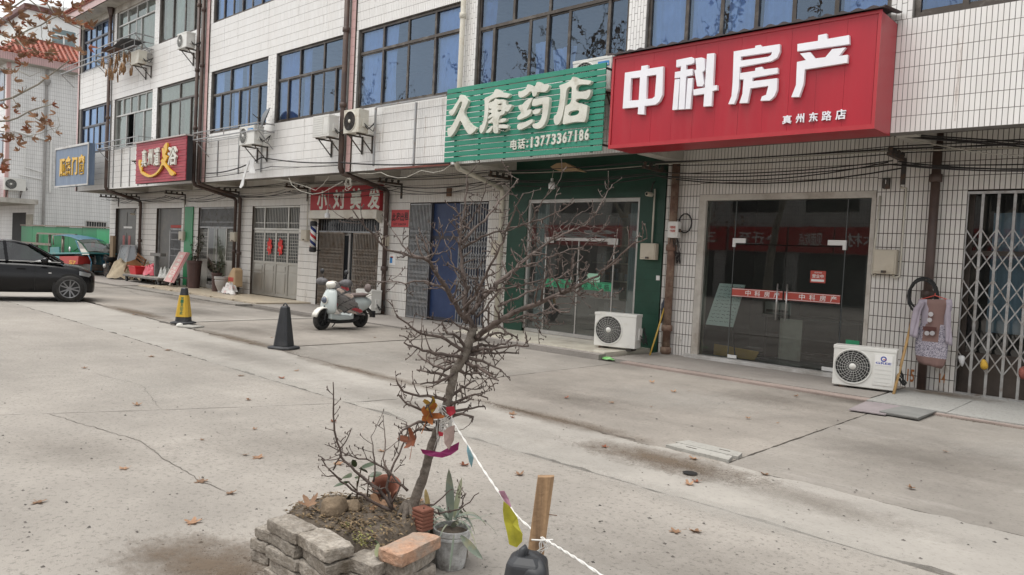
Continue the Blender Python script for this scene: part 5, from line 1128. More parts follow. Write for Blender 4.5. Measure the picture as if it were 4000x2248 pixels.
# ------------------------------------------------------------------ cables and their brackets
br_pts = []
for i, X in enumerate((-33.8,-31.6,-27.4,-23.4,-19.3,-15.0,-11.2,-7.4,-3.38,.9)):
    o = thing('cable_bracket', 'L-shaped black steel cable bracket on the wall, number %s along the shops' % ('one two three four five six seven eight nine ten'.split()[i]), 'bracket', (X,YW,3.1), group='cable brackets under the overhang')
    o['label'] = ('L-shaped black steel cable bracket %s' % ('at the far corner','above the first grey door','above the green post','beside the twin brown pipes','left of the hair salon board','right of the hair salon board','at the left of the pharmacy','between pharmacy and agency','right of the agency glass front','above the lattice gate')[i])
    MB().box(X-.03,X+.03,YW-.03,YW-.011,2.98,3.36).build('strap', M_brk, o)
    MB().box(X-.03,X+.03,YW-.75,YW-.03,3.31,3.36).build('arm', M_brk, o)
    for k in range(4): MB().lathe([(.02,0),(.035,.02),(.035,.06),(.015,.08)],8,(X,YW-.7+k*.19,3.36)).build('insulator', M_brk, o, smooth=True)
    br_pts.append(X)
M_cable = M('black_cable', (.02,.018,.018), .6); M_wcable = M('grey_white_cable', (.38,.36,.31), .6)
rr = random.Random(21)
SPAN = ('by the far corner','over the corner door','over the second grey door','over the curtained glass door','left of the hair salon','over the hair salon','over the blue door','over the pharmacy','over the agency glass front')
SPAN = ('by the far corner','over the second grey door','over the curtained glass door','over the stainless steel door','over the hair salon','over the blue door','over the pharmacy','over the agency glass front','over the lattice gate')
for i in range(len(br_pts)-1):
    for k in range(8):
        y = YW-.72+.19*(k % 4)+rr.uniform(-.03,.03); z = 3.43 if k < 4 else 3.30-rr.uniform(0,.12); d = rr.uniform(.01,.05) if k < 4 else rr.uniform(.06,.2)
        o = MB().tube(sag((br_pts[i],y,z),(br_pts[i+1],y+rr.uniform(-.04,.04),z+rr.uniform(-.02,.02)),d,10),rr.uniform(.006,.012),5).build('cable', M_cable if k != 2 else M_wcable, None, label='thin cable strung between brackets below the overhang, '+SPAN[i], cat='cable', group='cables strung along the shop fronts')
def cable(label, pts, r=.008, m=None, grp=None): return MB().tube(pts, r, 6).build('cable', m or M_cable, None, label=label, cat='cable', group=grp)
cable('thick black cable bundle slung along the lip of the overhang left of the salon', sag((-22.6,10.5,3.75),(-19.3,10.5,4.05),.12)+sag((-19.3,10.5,4.05),(-15.5,10.5,3.72),.06)[1:]+sag((-15.5,10.5,3.72),(-11.6,10.5,3.52),.05)[1:], .018)
cable('second black cable along the lip of the overhang above the salon', sag((-23.2,10.52,3.62),(-18.8,10.52,3.78),.05)+sag((-18.8,10.52,3.78),(-15.5,10.52,3.66),.03)[1:], .01)
cable('white cable drooping in a long loop before the salon board', [WY(*src((650,600),2.4533)(x,y),10.6) for x,y in ((1175,235),(1200,300),(1280,360),(1400,392),(1500,375),(1600,320),(1690,270))], .009, M_wcable)
cable('second white cable drooping before the salon board', [WY(*src((650,600),2.4533)(x,y),10.7) for x,y in ((1030,250),(1150,262),(1340,318),(1430,355),(1500,300),(1560,220))], .008, M_wcable)
cable('white cable looping under the wall frame left of the green sign', [WY(*src((1400,350),3.914)(x,y),10.45) for x,y in ((0,1290),(200,1290),(340,1268),(450,1320),(600,1355),(740,1345),(880,1280),(960,1240),(1150,1275),(1300,1240),(1420,1150))], .009, M_wcable)
cable('white cable running from the red sign corner to the right', [WY(*CT(x,y),11.2) for x,y in ((640,290),(980,360),(1400,440),(1800,515),(2100,552),(2534,575))], .008, M_wcable)
for k, (a, b) in enumerate((((640,262),(2534,385)),((660,285),(2534,420)),((700,300),(2534,450)))): cable('black cable fanning out from the red sign corner to the right, %s' % ('upper','middle','lower')[k], [WY(*CT(a[0]+(b[0]-a[0])*t/8,a[1]+(b[1]-a[1])*t/8),11.0+.3*t/8) for t in range(11)], .011)
co = thing('cable_coil', 'tangle of white cable hung under the brown pipe by the salon', 'cable coil', (-15.5,10.55,3.3)); rr = random.Random(4); m_ = MB()
for k in range(4):
    c = WY(*src((650,600),2.4533)(1745,275), 10.55); R0 = rr.uniform(.07,.13); m_.tube([(c.x+R0*math.cos(t*.5)+rr.uniform(-.02,.02), c.y+rr.uniform(-.03,.03), c.z-.02*k+R0*1.2*math.sin(t*.5)) for t in range(14)], .007, 5)
m_.build('loops', M_wcable, co)
# white rag caught on the cables
rag = thing('white_rag', 'long white rag hanging from the bar under the dish air conditioner', 'rag', (-18.3,10.4,3.5))
P = [[(800,45),(842,62),(835,120),(850,190),(815,192),(788,180)],[(800,60),(775,140),(745,240),(735,310),(710,335),(698,325),(712,285),(745,170),(775,80)]]
for k, poly in enumerate(P):
    q = [WY(*src((650,600),2.4533)(*a), 10.32) for a in poly]; MB().prism(q, (0,.02,0)).build('flap', M('rag_white',(.72,.72,.71),.8), rag, bevel=.004)
# ------------------------------------------------------------------ steel frames and racks on the facade
M_galv = M('galvanised_bar', (.32,.325,.33), .5, metal=.4, var=.2, dirt=(.25,.15,.09), damt=.3, dscale=6)
fr_ = thing('sign_frame', 'empty grey steel sign frame on the tiles left of the green sign', 'frame', (-12.9,10.55,3.55))
F9 = src((1400,350),3.914)
for (xt, yt, xb, yb) in ((268,285,245,1170),(885,200,838,1195)):
    a, b = WY(*F9(xt,yt),10.52), WY(*F9(xb,yb),10.52); MB().box(a.x-.018,a.x+.018,10.5,10.54,b.z,a.z).build('upright', M_galv, fr_)
a, b = WY(*F9(260,1228),10.52), WY(*F9(1400,1150),10.52); MB().box(a.x,b.x,10.495,10.545,a.z-.02,a.z+.02).build('bottom_rail', M('rusty_red_rail',(.17,.055,.04),.7,var=.4), fr_)
a, b = WY(*F9(270,275),10.52), WY(*F9(1350,110),10.52); MB().box(a.x,b.x,10.495,10.545,a.z-.005,a.z+.03).build('top_rail', M_galv, fr_)
def rack(label, X0, X1, z, dep, nsl, drop, nv, posts=True):
    o = thing('window_rack', label, 'rack', ((X0+X1)/2, YO, z), group='steel window racks'); yf = YO-dep
    MB().bar((X0,yf,z),(X1,yf,z),.03).bar((X0,yf,z+.2),(X1,yf,z+.2),.025).bar((X0,YO-.02,z+.2),(X0,yf,z+.2),.025).bar((X1,YO-.02,z+.2),(X1,yf,z+.2),.025).bar((X0,YO-.02,z),(X0,yf,z),.025).bar((X1,YO-.02,z),(X1,yf,z),.025).build('rail', M_galv, o)
    for k in range(nsl): y = yf+.05+(dep-.1)*k/max(1,nsl-1); MB().bar((X0,y,z+.005),(X1,y,z+.005),.018).build('slat', M_galv, o)
    for k in range(max(2,int((X1-X0)/.8))+1): x = X0+(X1-X0)*k/max(2,int((X1-X0)/.8)); MB().bar((x,yf,z),(x,yf,z+.2),.018).build('upright', M_galv, o)
    for x in (X0+.05,X1-.05): MB().bar((x,yf+.05,z-.02),(x,YO-.02,z-.45),.022).build('brace', M_galv, o)
    for k in range(nv): x = X0+(X1-X0)*(k+.5)/nv; MB().box(x-.014,x+.014,YO-.04,YO-.012,z-drop,z).build('hanging_bar', M_galv, o)
    return o
rack('steel rack with white clips under the blue windows left of the dish', -22.8, -18.9, 4.72, .5, 3, 1.05, 3)
rack('steel rack below the second-floor window behind the red planked sign', -31.0, -27.0, 4.95, .5, 3, 1.4, 5)
rack('empty steel rack at the corner under the third-floor window', -35.3, -31.4, 8.28, .55, 2, .0, 0)
rk = rack('steel drying rack covered with sheets, dried meat hanging below', -30.9, -27.2, 8.2, .65, 6, .0, 0)
MB().bar((-30.9,10.0,8.62),(-27.2,10.0,8.62),.03).bar((-27.2,10.0,8.62),(-27.2,10.62,8.62),.03).bar((-27.2,10.0,8.6),(-27.2,10.6,8.0),.025).build('top_rail', M_galv, rk)
MB().grid(lambda u,v:(-29.9+1.1*u,9.85+.6*v,8.36+.1*math.sin(u*3.1)+.03*v),6,2).build('cover_sheet', M('brown_board',(.15,.085,.06),.8,var=.2), rk, fix=False)
MB().grid(lambda u,v:(-28.7+1.5*u,9.82+.65*v,8.34+.12*math.sin(u*2.6)),6,2).build('cover_sheet', M('dark_tarpaper',(.07,.07,.075),.8,var=.2), rk, fix=False)
rr = random.Random(12)
M_meat = M('dried_meat', (.30,.17,.08), .6, var=.5, scale=6)
for k in range(46):
    x = -30.6+2.5*rr.random(); row = k % 2; z = 8.2 if row else 7.75; y = 9.95+rr.random()*.5; L_ = rr.uniform(.15,.42)
    if row == 0: x = -30.2+2.2*rr.random()
    o = MB().tube([(x,y,z),(x+rr.uniform(-.03,.03),y,z-L_*.5),(x+rr.uniform(-.04,.04),y,z-L_)],[.012,.035,.022],6).build('dried_meat', M_meat, None, smooth=True, label='strip of brown dried meat hanging from the third-floor rack', cat='meat', group='dried meat strips')
MB().bar((-30.4,10.2,7.76),(-27.9,10.2,7.76),.02).build('hanging_bar', M_galv, rk)
# ------------------------------------------------------------------ boxes, lamps, cameras
M_meter = M('meter_box_beige', (.52,.47,.38), .5, var=.08, dirt=(.40,.34,.25), damt=.25)
def meter(label, X0, X1, z0, z1, Y=YW, conduit=1.0, loop=False):
    o = thing('meter_box', label, 'meter box', ((X0+X1)/2, Y, z0), group='beige meter boxes'); w = X1-X0
    MB().box(X0,X1,Y-.13,Y-.012,z0,z1).build('case', M_meter, o, bevel=.012); MB().box(X0+.02,X1-.02,Y-.142,Y-.131,z0+.03,z1-.02).build('lid', M_meter, o, bevel=.008)
    MB().box(X0+w*.4,X0+w*.62,Y-.15,Y-.143,z0+.015,z0+.05).build('latch', M_brk, o)
    c = MB()
    if loop: c.tube([(X0+.03,Y-.05,z0),(X0-.0,Y-.05,z0-.05),(X0-.03,Y-.05,z0+.02),(X0+.02,Y-.05,z1+.8)],.016,6).tube([(X1-.05,Y-.05,z0),(X1-.02,Y-.05,z0-.06),(X1+.04,Y-.05,z0-.02),(X1+.05,Y-.05,z1+.9),(X1-.03,Y-.05,z1+.92)],.016,6)
    elif conduit: c.tube([(X0+w*.6,Y-.05,z1),(X0+w*.6,Y-.05,z1+conduit)],.016,6)
    if c.v: c.build('conduit', M_creampipe, o, smooth=True)
    return o
meter('beige meter box on the green pharmacy surround', -7.76, -7.43, 1.72, 2.02, YW-.03, 1.0)
meter('beige meter box with looped white conduits beside the lattice gate', -3.69, -3.37, 1.66, 2.02, YW, loop=True)
def box_px(f, x0, y0, x1, y1, Y=YW-.1): a, b = WY(*f(x0,y1),Y), WY(*f(x1,y0),Y); return a.x, b.x, a.z, b.z
for lab, f, q, cd in (('beige meter box on the white pier left of the green pharmacy',E3,(762,615,825,718),.9),('beige meter box by the brown pipe right of the salon gate',E2,(1638,560,1678,645),.5),('beige meter box left of the barber pole',E2,(988,515,1040,602),.9),
                      ('beige meter box beside the twin brown pipes',E2,(415,532,458,608),1.0),('beige meter box left of the green post',E1,(1688,615,1735,698),1.2)):
    X0, X1, z0, z1 = box_px(f, *q); meter(lab, X0, X1, z0, z1, YW, cd)
cb_ = thing('telecom_box', 'white telecom box with red lettering strapped to the rusty pipe', 'junction box', (-7.25,YW-.2,1.9))
X0, X1, z0, z1 = box_px(E4, 157, 530, 222, 622, YW-.25)
MB().box(X0,X1,YW-.28,YW-.17,z0,z1).build('case', M_acw, cb_, bevel=.012); MB().box(X1+.001,X1+.012,YW-.26,YW-.19,z0+.1,z0+.16).build('clasp', M_brk, cb_)
for i, tx in enumerate(('中国联通','千兆宽带')): letters('lettering', tx, (X0+.05,YW-.2815,z1-.13-.065*i), (X1-X0-.1,0,0), (0,0,.05), (0,-1,0), .001, M_redband, cb_, .02)
m_ = MB(); rr = random.Random(2)
for k in range(7): x = X0+.02+rr.random()*.15; m_.tube([(x,YW-.2,z0),(x+rr.uniform(-.05,.05),YW-.15,z0-.2),(x+rr.uniform(-.08,.08),YW-.06,z0-.45),(x+rr.uniform(-.05,.05),YW-.03,z0-.25)],.006,5)
m_.tube([(X1+.02+.13*math.cos(t*.45),YW-.08,z1-.02+.17*math.sin(t*.45)) for t in range(15)],.013,6); m_.build('loose_cable', M_cable, cb_)
hn = thing('number_box', 'small black box with a white mark at the top right of the agency front', 'junction box', (-3.6,YW,2.9))
X0, X1, z0, z1 = box_px(CT, 540, 890, 640, 1045, YW-.05); MB().box(X0,X1,YW-.09,YW-.01,z0,z1).build('case', M_brk, hn, bevel=.008); MB().box(X0+.04,X1-.04,YW-.094,YW-.091,z0+.07,z0+.13).build('mark', M_whitefilm, hn)
# barber pole
bpx = WY(*E2(1083,570), YW-.25); bp_ = thing('barber_pole', 'barber pole with red white and blue spiral stripes left of the salon gate', 'barber pole', (bpx.x,YW-.25,1.4))
zt, zb = WY(*E2(1085,455),YW-.25).z, WY(*E2(1078,690),YW-.25).z
mp_, t, out = nodes('barber_stripes'); b_ = t.nodes.new('ShaderNodeBsdfPrincipled'); t.links.new(b_.outputs[0], out.inputs[0]); b_.inputs['Roughness'].default_value = .25
tc = t.nodes.new('ShaderNodeTexCoord'); sp = t.nodes.new('ShaderNodeSeparateXYZ'); t.links.new(tc.outputs['Object'], sp.inputs[0])
at = N(t,'ShaderNodeMath',operation='ARCTAN2'); t.links.new(sp.outputs[1], at.inputs[0]); t.links.new(sp.outputs[0], at.inputs[1])
k1 = N(t,'ShaderNodeMath',operation='MULTIPLY'); t.links.new(at.outputs[0], k1.inputs[0]); k1.inputs[1].default_value = 1/6.2832
k2 = N(t,'ShaderNodeMath',operation='MULTIPLY_ADD'); t.links.new(sp.outputs[2], k2.inputs[0]); k2.inputs[1].default_value = 2.6; t.links.new(k1.outputs[0], k2.inputs[2])
k3 = N(t,'ShaderNodeMath',operation='FRACT'); t.links.new(k2.outputs[0], k3.inputs[0])
cr = t.nodes.new('ShaderNodeValToRGB'); cr.color_ramp.interpolation = 'CONSTANT'; e = cr.color_ramp.elements; e[0].color = (.7,.7,.68,1); e[1].position = .25; e[1].color = (.45,.02,.02,1)
for ps, cl in ((.5,(.7,.7,.68,1)),(.75,(.02,.035,.16,1))): q = e.new(ps); q.color = cl
t.links.new(k3.outputs[0], cr.inputs[0]); t.links.new(cr.outputs[0], b_.inputs['Base Color']); MATS['barber_stripes'] = mp_
MB().lathe([(.085,zb+.12),(.085,zt-.1)],20,(bpx.x,YW-.25,0)).build('striped_drum', mp_, bp_, smooth=True)
MB().lathe([(.10,zt-.1),(.10,zt+.02),(.06,zt+.04)],20,(bpx.x,YW-.25,0)).build('cap', M_blkst, bp_); MB().lathe([(.06,zb-.02),(.10,zb),(.10,zb+.12)],20,(bpx.x,YW-.25,0)).build('base', M_blkst, bp_)
MB().box(bpx.x-.02,bpx.x+.02,YW-.25,YW-.01,zt-.05,zt-.02).box(bpx.x-.021,bpx.x+.021,YW-.25,YW-.01,zb+.03,zb+.06).build('wall_arm', M_blkst, bp_)
def bulb(label, f, x, yt, yb, Y, ztop):
    p = WY(*f(x,yb), Y); q = WY(*f(x,yt), Y); h = q.z-p.z; o = thing('hanging_bulb', label, 'lamp', (p.x,Y,p.z), group='hanging white bulbs')
    MB().lathe([(h*.25,0),(h*.32,h*.04),(h*.32,h*.5),(h*.16,h*.62)],16,(p.x,Y,p.z)).build('bulb', M('bulb_white',(.75,.76,.77),.35), o, smooth=True)
    MB().lathe([(h*.14,h*.6),(h*.14,h)],10,(p.x,Y,p.z)).build('socket', M_white, o); MB().tube([(p.x,Y,p.z+h),(p.x+.02,Y,ztop)],.006,5).build('cord', M_wcable, o)
bulb('white bulb hanging before the salon board', E2, 1197, 350, 420, YW-.5, 3.36); bulb('white bulb hanging before the green pharmacy', E3, 1185, 178, 252, YW-.5, 3.4)
def camera_(label, f, x, y, Y):
    p = WY(*f(x,y), Y); o = thing('security_camera', label, 'camera', (p.x,Y,p.z), group='security cameras')
    MB().lathe([(.035,-.1),(.04,-.09),(.04,.07),(.03,.08)],12,(p.x,Y,p.z),'Y').build('body', M_acold, o, smooth=True); MB().tube([(p.x,Y+.03,p.z+.03),(p.x,Y+.1,p.z+.22),(p.x,YW-.04,p.z+.25)],.012,6).build('arm', M_brk, o); MB().lathe([(.001,-.102),(.026,-.102)],12,(p.x,Y,p.z),'Y').build('lens', M_fandark, o)
camera_('small security camera on the right of the green pharmacy front', E3, 1878, 290, YW-.2); camera_('white security camera above the grey door at the corner', E1, 1255, 452, YW-.2)
# cardboard caught on the wires
q = [WY(*E3(*a), YW-.6) for a in ((1175,95),(1220,70),(1280,65),(1380,117),(1300,108),(1200,112))]
MB().prism(q, (0,.25,-.02)).build('cardboard_sheet', M('cardboard',(.38,.26,.15),.85,var=.15), None, label='curled tan cardboard sheet resting on the cables over the pharmacy', cat='cardboard')
# notices
nt_ = thing('notice_card', 'white and blue notice card on the pier by the brown pipe', 'notice', (-15.2,YW-.02,1.3)); X0, X1, z0, z1 = box_px(E2, 1697, 712, 1750, 798, YW-.015)
MB().box(X0,X1,YW-.02,YW-.012,z0,z1).build('card', M_whitefilm, nt_); MB().box(X0+.03,X1-.12,YW-.0225,YW-.0205,z0+.05,z0+.2).build('blue_mark', M_mblue, nt_); MB().box(X0+.05,X1-.1,YW-.0225,YW-.0205,z1-.1,z1-.06).build('red_mark', M_redband, nt_)
MB().box(*box_px(E3,446,245,478,305,YW-.03)[:2],YW-.06,YW-.012,*box_px(E3,446,245,478,305,YW-.03)[2:]).build('brown_box', M('brown_box_paint',(.13,.07,.04),.6), None, label='small brown box on the tiles above the blue door', cat='junction box', fix=True, bevel=.006)
sw = MB().box(*box_px(E3,1925,865,1952,897,YW-.04)[:2],YW-.055,YW-.036,*box_px(E3,1925,865,1952,897,YW-.04)[2:]); sw.build('switch_plate', M_white, None, bevel=.005, label='small white switch plate low on the green surround', cat='switch')
for nm, q, lab in (('15',(412,1140,450,1195),'orange painted number fifteen low on the tiles beside the bamboo pole'),('14',(565,1160,595,1200),'orange painted number fourteen low on the tiles near the lattice gate')):
    X0, X1, z0, z1 = box_px(E5, *q, YW-.012); o = letters('painted_number', nm, (X0,YW-.0105,z0), (X1-X0,0,0), (0,0,z1-z0), (0,-1,0), .002, M('orange_paint',(.42,.17,.06),.8), None, .02); tag(o, lab, 'number', 'painted wall numbers')
# ------------------------------------------------------------------ coil, shirt, poles, things on the gate
cc = WY(*E5(488,782), YW-.25); cl = thing('cable_coil', 'coil of black hose hung on the brown pipe above the shirt', 'hose coil', tuple(cc)); rr = random.Random(9)
for k in range(7):
    R0 = .215+rr.uniform(-.02,.02); m_ = MB().tube([(cc.x+R0*.86*math.cos(q*6.2832/30)+rr.uniform(-.004,.004), cc.y-.03*(k % 3)+.02, cc.z+R0*1.08*math.sin(q*6.2832/30)-.008*k) for q in range(31)], .011, 6, cap=False); m_.build('loop', M_hose, cl, smooth=True)
MB().tube([(cc.x+.05,YW-.02,cc.z+.2),(cc.x+.05,cc.y-.08,cc.z+.2)],.012,6).build('hook', M_brk, cl)
ysh = YW-.32; sh = thing('hanging_shirt', 'brown and lilac patterned overall hung on the pipe by the gate', 'clothing', tuple(WY(*E5(530,1130), ysh)))
M_lil = M('lilac_cloth', (.36,.32,.37), .9, var=.12, scale=6); M_brn = M('brown_cloth', (.21,.13,.115), .9, var=.12, scale=6); M_dkbrn = M('dark_brown_trim', (.09,.035,.03), .9)
mpt, t, out = nodes('patterned_cloth'); b_ = t.nodes.new('ShaderNodeBsdfPrincipled'); t.links.new(b_.outputs[0], out.inputs[0]); b_.inputs['Roughness'].default_value = .9
wv = N(t,'ShaderNodeTexNoise',Scale=38.0,Detail=1.0,Distortion=2.5); t.links.new(coord(t,(1,1,1.6)), wv.inputs['Vector']); t.links.new(ramp(t, wv.outputs[0], [(.46,(.13,.12,.16)),(.53,(.46,.43,.48))]), b_.inputs['Base Color'])
prof = [(470,808,625),(468,830,628),(480,850,625),(482,880,612),(480,920,610),(462,960,608),(455,1000,606),(452,1040,604),(455,1070,598),(462,1095,588),(470,1108,575)]
def pxp(x, y, w=0): v = WY(*E5(x,y), ysh); return Vector((v.x, ysh+w, v.z))
m_ = MB(); nv = len(prof)-1; nu = 18; rows = []; base_ = {}
for j, (xa, y, xb) in enumerate(prof):
    row = []
    for i in range(nu+1):
        u = i/nu; x = xa+(xb-xa)*u; yy = y+26*u*(j/nv); row.append(pxp(x, yy, -.035*math.sin(u*3.14)+.007*math.sin(u*13+j*.12)*(.3+j/nv)))
    rows.append(row)
m_.v = [tuple(p) for r in rows for p in r]
for j in range(nv):
    for i in range(nu):
        u = (i+.5)/nu; y = prof[j][1]
        m_.cur = 3 if y >= 1070 else (2 if y >= 900 else (1 if .28 < u < .86 else 0))
        if y >= 920 and y < 990 and .2 < u < .72: m_.cur = 1
        m_.f.append((j*(nu+1)+i, j*(nu+1)+i+1, (j+1)*(nu+1)+i+1, (j+1)*(nu+1)+i)); m_.m.append(m_.cur)
m_.build('torso', [M_lil, M_brn, mpt, M_brn], sh, smooth=True, fix=False).modifiers.new('thick','SOLIDIFY').thickness = .012
for L_, R2 in (([(476,812),(452,850),(440,920),(436,980)],[(505,840),(488,880),(476,940),(462,990)]),([(604,828),(598,880),(605,950),(606,1015)],[(626,815),(627,870),(628,950),(626,1008)])):
    s_ = MB().grid(lambda u,v: tuple(pxp(L_[min(2,int(v*3))][0]*(1-(v*3-min(2,int(v*3))))+L_[min(2,int(v*3))+1][0]*(v*3-min(2,int(v*3)))+u*((R2[min(2,int(v*3))][0]*(1-(v*3-min(2,int(v*3))))+R2[min(2,int(v*3))+1][0]*(v*3-min(2,int(v*3))))-(L_[min(2,int(v*3))][0]*(1-(v*3-min(2,int(v*3))))+L_[min(2,int(v*3))+1][0]*(v*3-min(2,int(v*3))))), L_[min(2,int(v*3))][1]*(1-(v*3-min(2,int(v*3))))+L_[min(2,int(v*3))+1][1]*(v*3-min(2,int(v*3)))+u*10, -.055+.012*math.sin(u*9+v*4))), 10, 12); s_.build('sleeve', M_lil, sh, smooth=True, fix=False).modifiers.new('thick','SOLIDIFY').thickness = .02
MB().box(pxp(496,945).x,pxp(560,945).x,ysh-.085,ysh-.078,pxp(500,952).z,pxp(500,934).z).build('pocket_trim', M_dkbrn, sh)
for k, (x, y) in enumerate(((533,878),(527,905),(515,967),(540,967))): MB().lathe([(.001,-.088),(.032,-.086),(.034,-.08)],8,(pxp(x,y).x,ysh,pxp(x,y).z),'Y').build('printed_spot', M('pale_print',(.44,.42,.43),.9), sh)
MB().tube([pxp(468,812),pxp(545,790),pxp(545,770,.05)],.008,6).tube([pxp(545,790),pxp(622,815)],.008,6).build('hanger', M('red_hanger',(.5,.08,.06),.5), sh)
def pole(label, f, a, b, za, Yb, r, mat, name='pole'):
    p = G(*f(*a), za); q = WY(*f(*b), Yb); o = thing(name, label, 'pole', tuple(p)); MB().tube([p, p.lerp(q,.5)+Vector((.005,0,0)), q],[r,r*1.03,r*.9],8).build('shaft', mat, o, smooth=True); return o, p, q
M_bamboo = M('bamboo', (.40,.25,.10), .55, var=.2, scale=6)
pole('bamboo pole leaning beside the ground air conditioner near the shirt', E5, (350,1256), (447,862), .03, YW-.12, .019, M_bamboo)
mo, p, q = pole('mop with a yellow handle leaning on the rusty pipe', E4, (55,1290), (143,1000), .02, YW-.1, .015, M('yellow_handle',(.50,.32,.06),.5), 'mop')
rr = random.Random(6); m_ = MB()
for k in range(14): m_.tube([q+Vector((rr.uniform(-.02,.02),-.02,.12)), q+Vector((rr.uniform(-.06,.07),rr.uniform(-.06,0),.0)), q+Vector((rr.uniform(-.05,.09),rr.uniform(-.05,0),-rr.uniform(.15,.36)))],[.012,.016,.009],5)
m_.build('mop_head', M('mop_cloth',(.06,.065,.085),.95,var=.4), mo, smooth=True)
def bag_px(label, f, poly, Y, mat, name, cat, th=.05):
    q = rsmooth([WY(*f(*a), Y) for a in poly], 2); c = sum(q, Vector())/len(q); m_ = MB(); m_.loft([[c+(v-c)*.35+Vector((0,-th,0)) for v in q],[c+(v-c)*.85+Vector((0,-th*.6,0)) for v in q],q,[c+(v-c)*.85+Vector((0,th*.5,0)) for v in q]]); return m_.build(name, mat, None, smooth=True, label=label, cat=cat)
bag_px('white work glove hung on the lattice gate', E5, [(652,1072),(685,1072),(688,1095),(676,1128),(668,1122),(655,1090)], YW-.03, M('glove_white',(.66,.66,.66),.9), 'work_glove', 'glove')
bag_px('small yellow cloth bag hung on the lattice gate', E5, [(770,1085),(790,1100),(800,1130),(780,1142),(760,1135),(758,1105)], YW-.03, M('yellow_cloth',(.62,.38,.05),.8), 'cloth_bag', 'bag')
bag_px('red and brown woven basket hung on the lattice gate at the right edge', E5, [(938,1130),(975,1120),(990,1180),(960,1188),(940,1175)], YW-.06, M('woven_red',(.25,.08,.06),.8,var=.4,scale=40), 'woven_basket', 'basket', .09)
# ================================================================== vehicles
M_tyre = M('tyre_rubber', (.022,.021,.02), .85, var=.3, scale=20, dirt=(.08,.075,.068), damt=.3)
M_rim = M('alloy_rim', (.22,.22,.225), .35, metal=.8, var=.1)
def wheel(parent, c, r, w, spokes=5, name='wheel', rimr=.66, rim=None, ax=(0,1,0)):
    """wheel with its axle along local Y, in the parent's local frame"""
    cx, cy, cz = c; o = MB().lathe([(r*.70,-w/2),(r*.93,-w/2),(r,-w*.30),(r,w*.30),(r*.93,w/2),(r*.70,w/2)],28,c,'Y',cap=False).build(name, M_tyre, parent, smooth=True, local=True)
    rm = rim or M_rim
    MB().lathe([(r*.72,-w*.46),(r*.68,-w*.50),(r*.64,-w*.46),(r*.62,-w*.1)],28,c,'Y',cap=False).lathe([(r*.72,w*.46),(r*.68,w*.5),(r*.64,w*.46),(r*.62,w*.1)],28,c,'Y',cap=False).build('rim', rm, o, smooth=True, local=True)
    MB().lathe([(.001,-w*.12),(r*.70,-w*.12)],28,c,'Y',cap=False).lathe([(.001,w*.12),(r*.7,w*.12)],28,c,'Y',cap=False).build('brake_disc', M_fandark, o, local=True, fix=False)
    sp_ = MB()
    for k in range(spokes):
        for dd in (-.16, .16):
            a = k*6.2832/spokes+dd; a2 = k*6.2832/spokes+dd*1.5
            for s in (-1, 1): sp_.bar((cx+r*.12*math.cos(a),cy+s*w*.36,cz+r*.12*math.sin(a)),(cx+r*.66*math.cos(a2),cy+s*w*.42,cz+r*.66*math.sin(a2)),r*.09,.02,up=(0,1,0))
    for s in (-1, 1): sp_.lathe([(.001,s*w*.40),(r*.16,s*w*.38)],14,c,'Y',cap=False)
    sp_.build('spokes', rm, o, local=True); return o
# --- black saloon
M_carblk = M('black_car_paint', (.004,.004,.005), .18, var=.15, scale=1, spec=.4, dirt=(.010,.0095,.009), damt=.25, dscale=1.5)
M_carglass = glass('car_glass', (.20,.23,.22), 1.5, .0, .06, .02); M_trimblk = M('black_trim', (.012,.012,.012), .5)
hd_ = Vector((.27,.963,0)).normalized(); wc = G(1395/5.1714, 930+1290/5.1714)
rgt = Vector((hd_.y,-hd_.x,0)); HWT = .77                      # half track
car_o = Vector((wc.x,wc.y,0))-rgt*HWT-hd_*1.35                # centre between the axles
car = thing('parked_car', 'black saloon car parked nose-in at the left edge', 'car', tuple(car_o), math.atan2(hd_.y, hd_.x))
def ring(x, zb, zs, zt, hw, ht):
    """body section at x: sill zb, widest at zs, top zt, half width hw at waist, ht at the top"""
    pts = [(-ht*.5,zt),(-ht,zt-.015),(-hw*.97,zs+(zt-zs)*.55),(-hw,zs),(-hw*.985,zs-(zs-zb)*.5),(-hw*.94,zb+.03),(-hw*.86,zb)]
    pts = pts+[(-a, b) for a, b in reversed(pts)]; return [(x, a, b) for a, b in pts]
secs = [(-2.28,.42,.62,.80,.62,.52),(-2.18,.30,.62,.93,.80,.66),(-1.9,.24,.62,.98,.87,.74),(-1.35,.21,.62,1.0,.90,.80),(-.6,.20,.60,.98,.905,.82),(.3,.20,.60,.97,.905,.82),(.95,.21,.60,.95,.90,.80),(1.35,.22,.60,.90,.895,.76),(1.58,.23,.58,.87,.875,.72),(1.74,.21,.56,.81,.83,.66),(1.86,.20,.52,.74,.74,.58),(1.92,.26,.48,.66,.60,.46)]
MB().loft([ring(*s) for s in secs]).build('body', M_carblk, car, smooth=True, local=True, subsurf=2)
def roofring(x, z0, z1, w0, w1): return [(x,-w0,z0),(x,-w1,z1-.02),(x,-w1*.6,z1),(x,w1*.6,z1),(x,w1,z1-.02),(x,w0,z0)]
gh = [(-1.75,.95,.99,.70,.60),(-1.1,.95,1.30,.76,.55),(-.5,.95,1.44,.78,.56),(.1,.95,1.45,.78,.56),(.5,.94,1.36,.77,.56),(.95,.93,1.10,.76,.62),(1.2,.90,.94,.72,.62)]
MB().loft([roofring(*g) for g in gh]).build('cabin', M_carglass, car, local=True, smooth=False)
MB().loft([roofring(x, z1-.06, z1+.012, w1+.015, w1) for x, z0, z1, w0, w1 in gh[1:5]]).build('roof', M_carblk, car, local=True, smooth=True)
pl = MB()
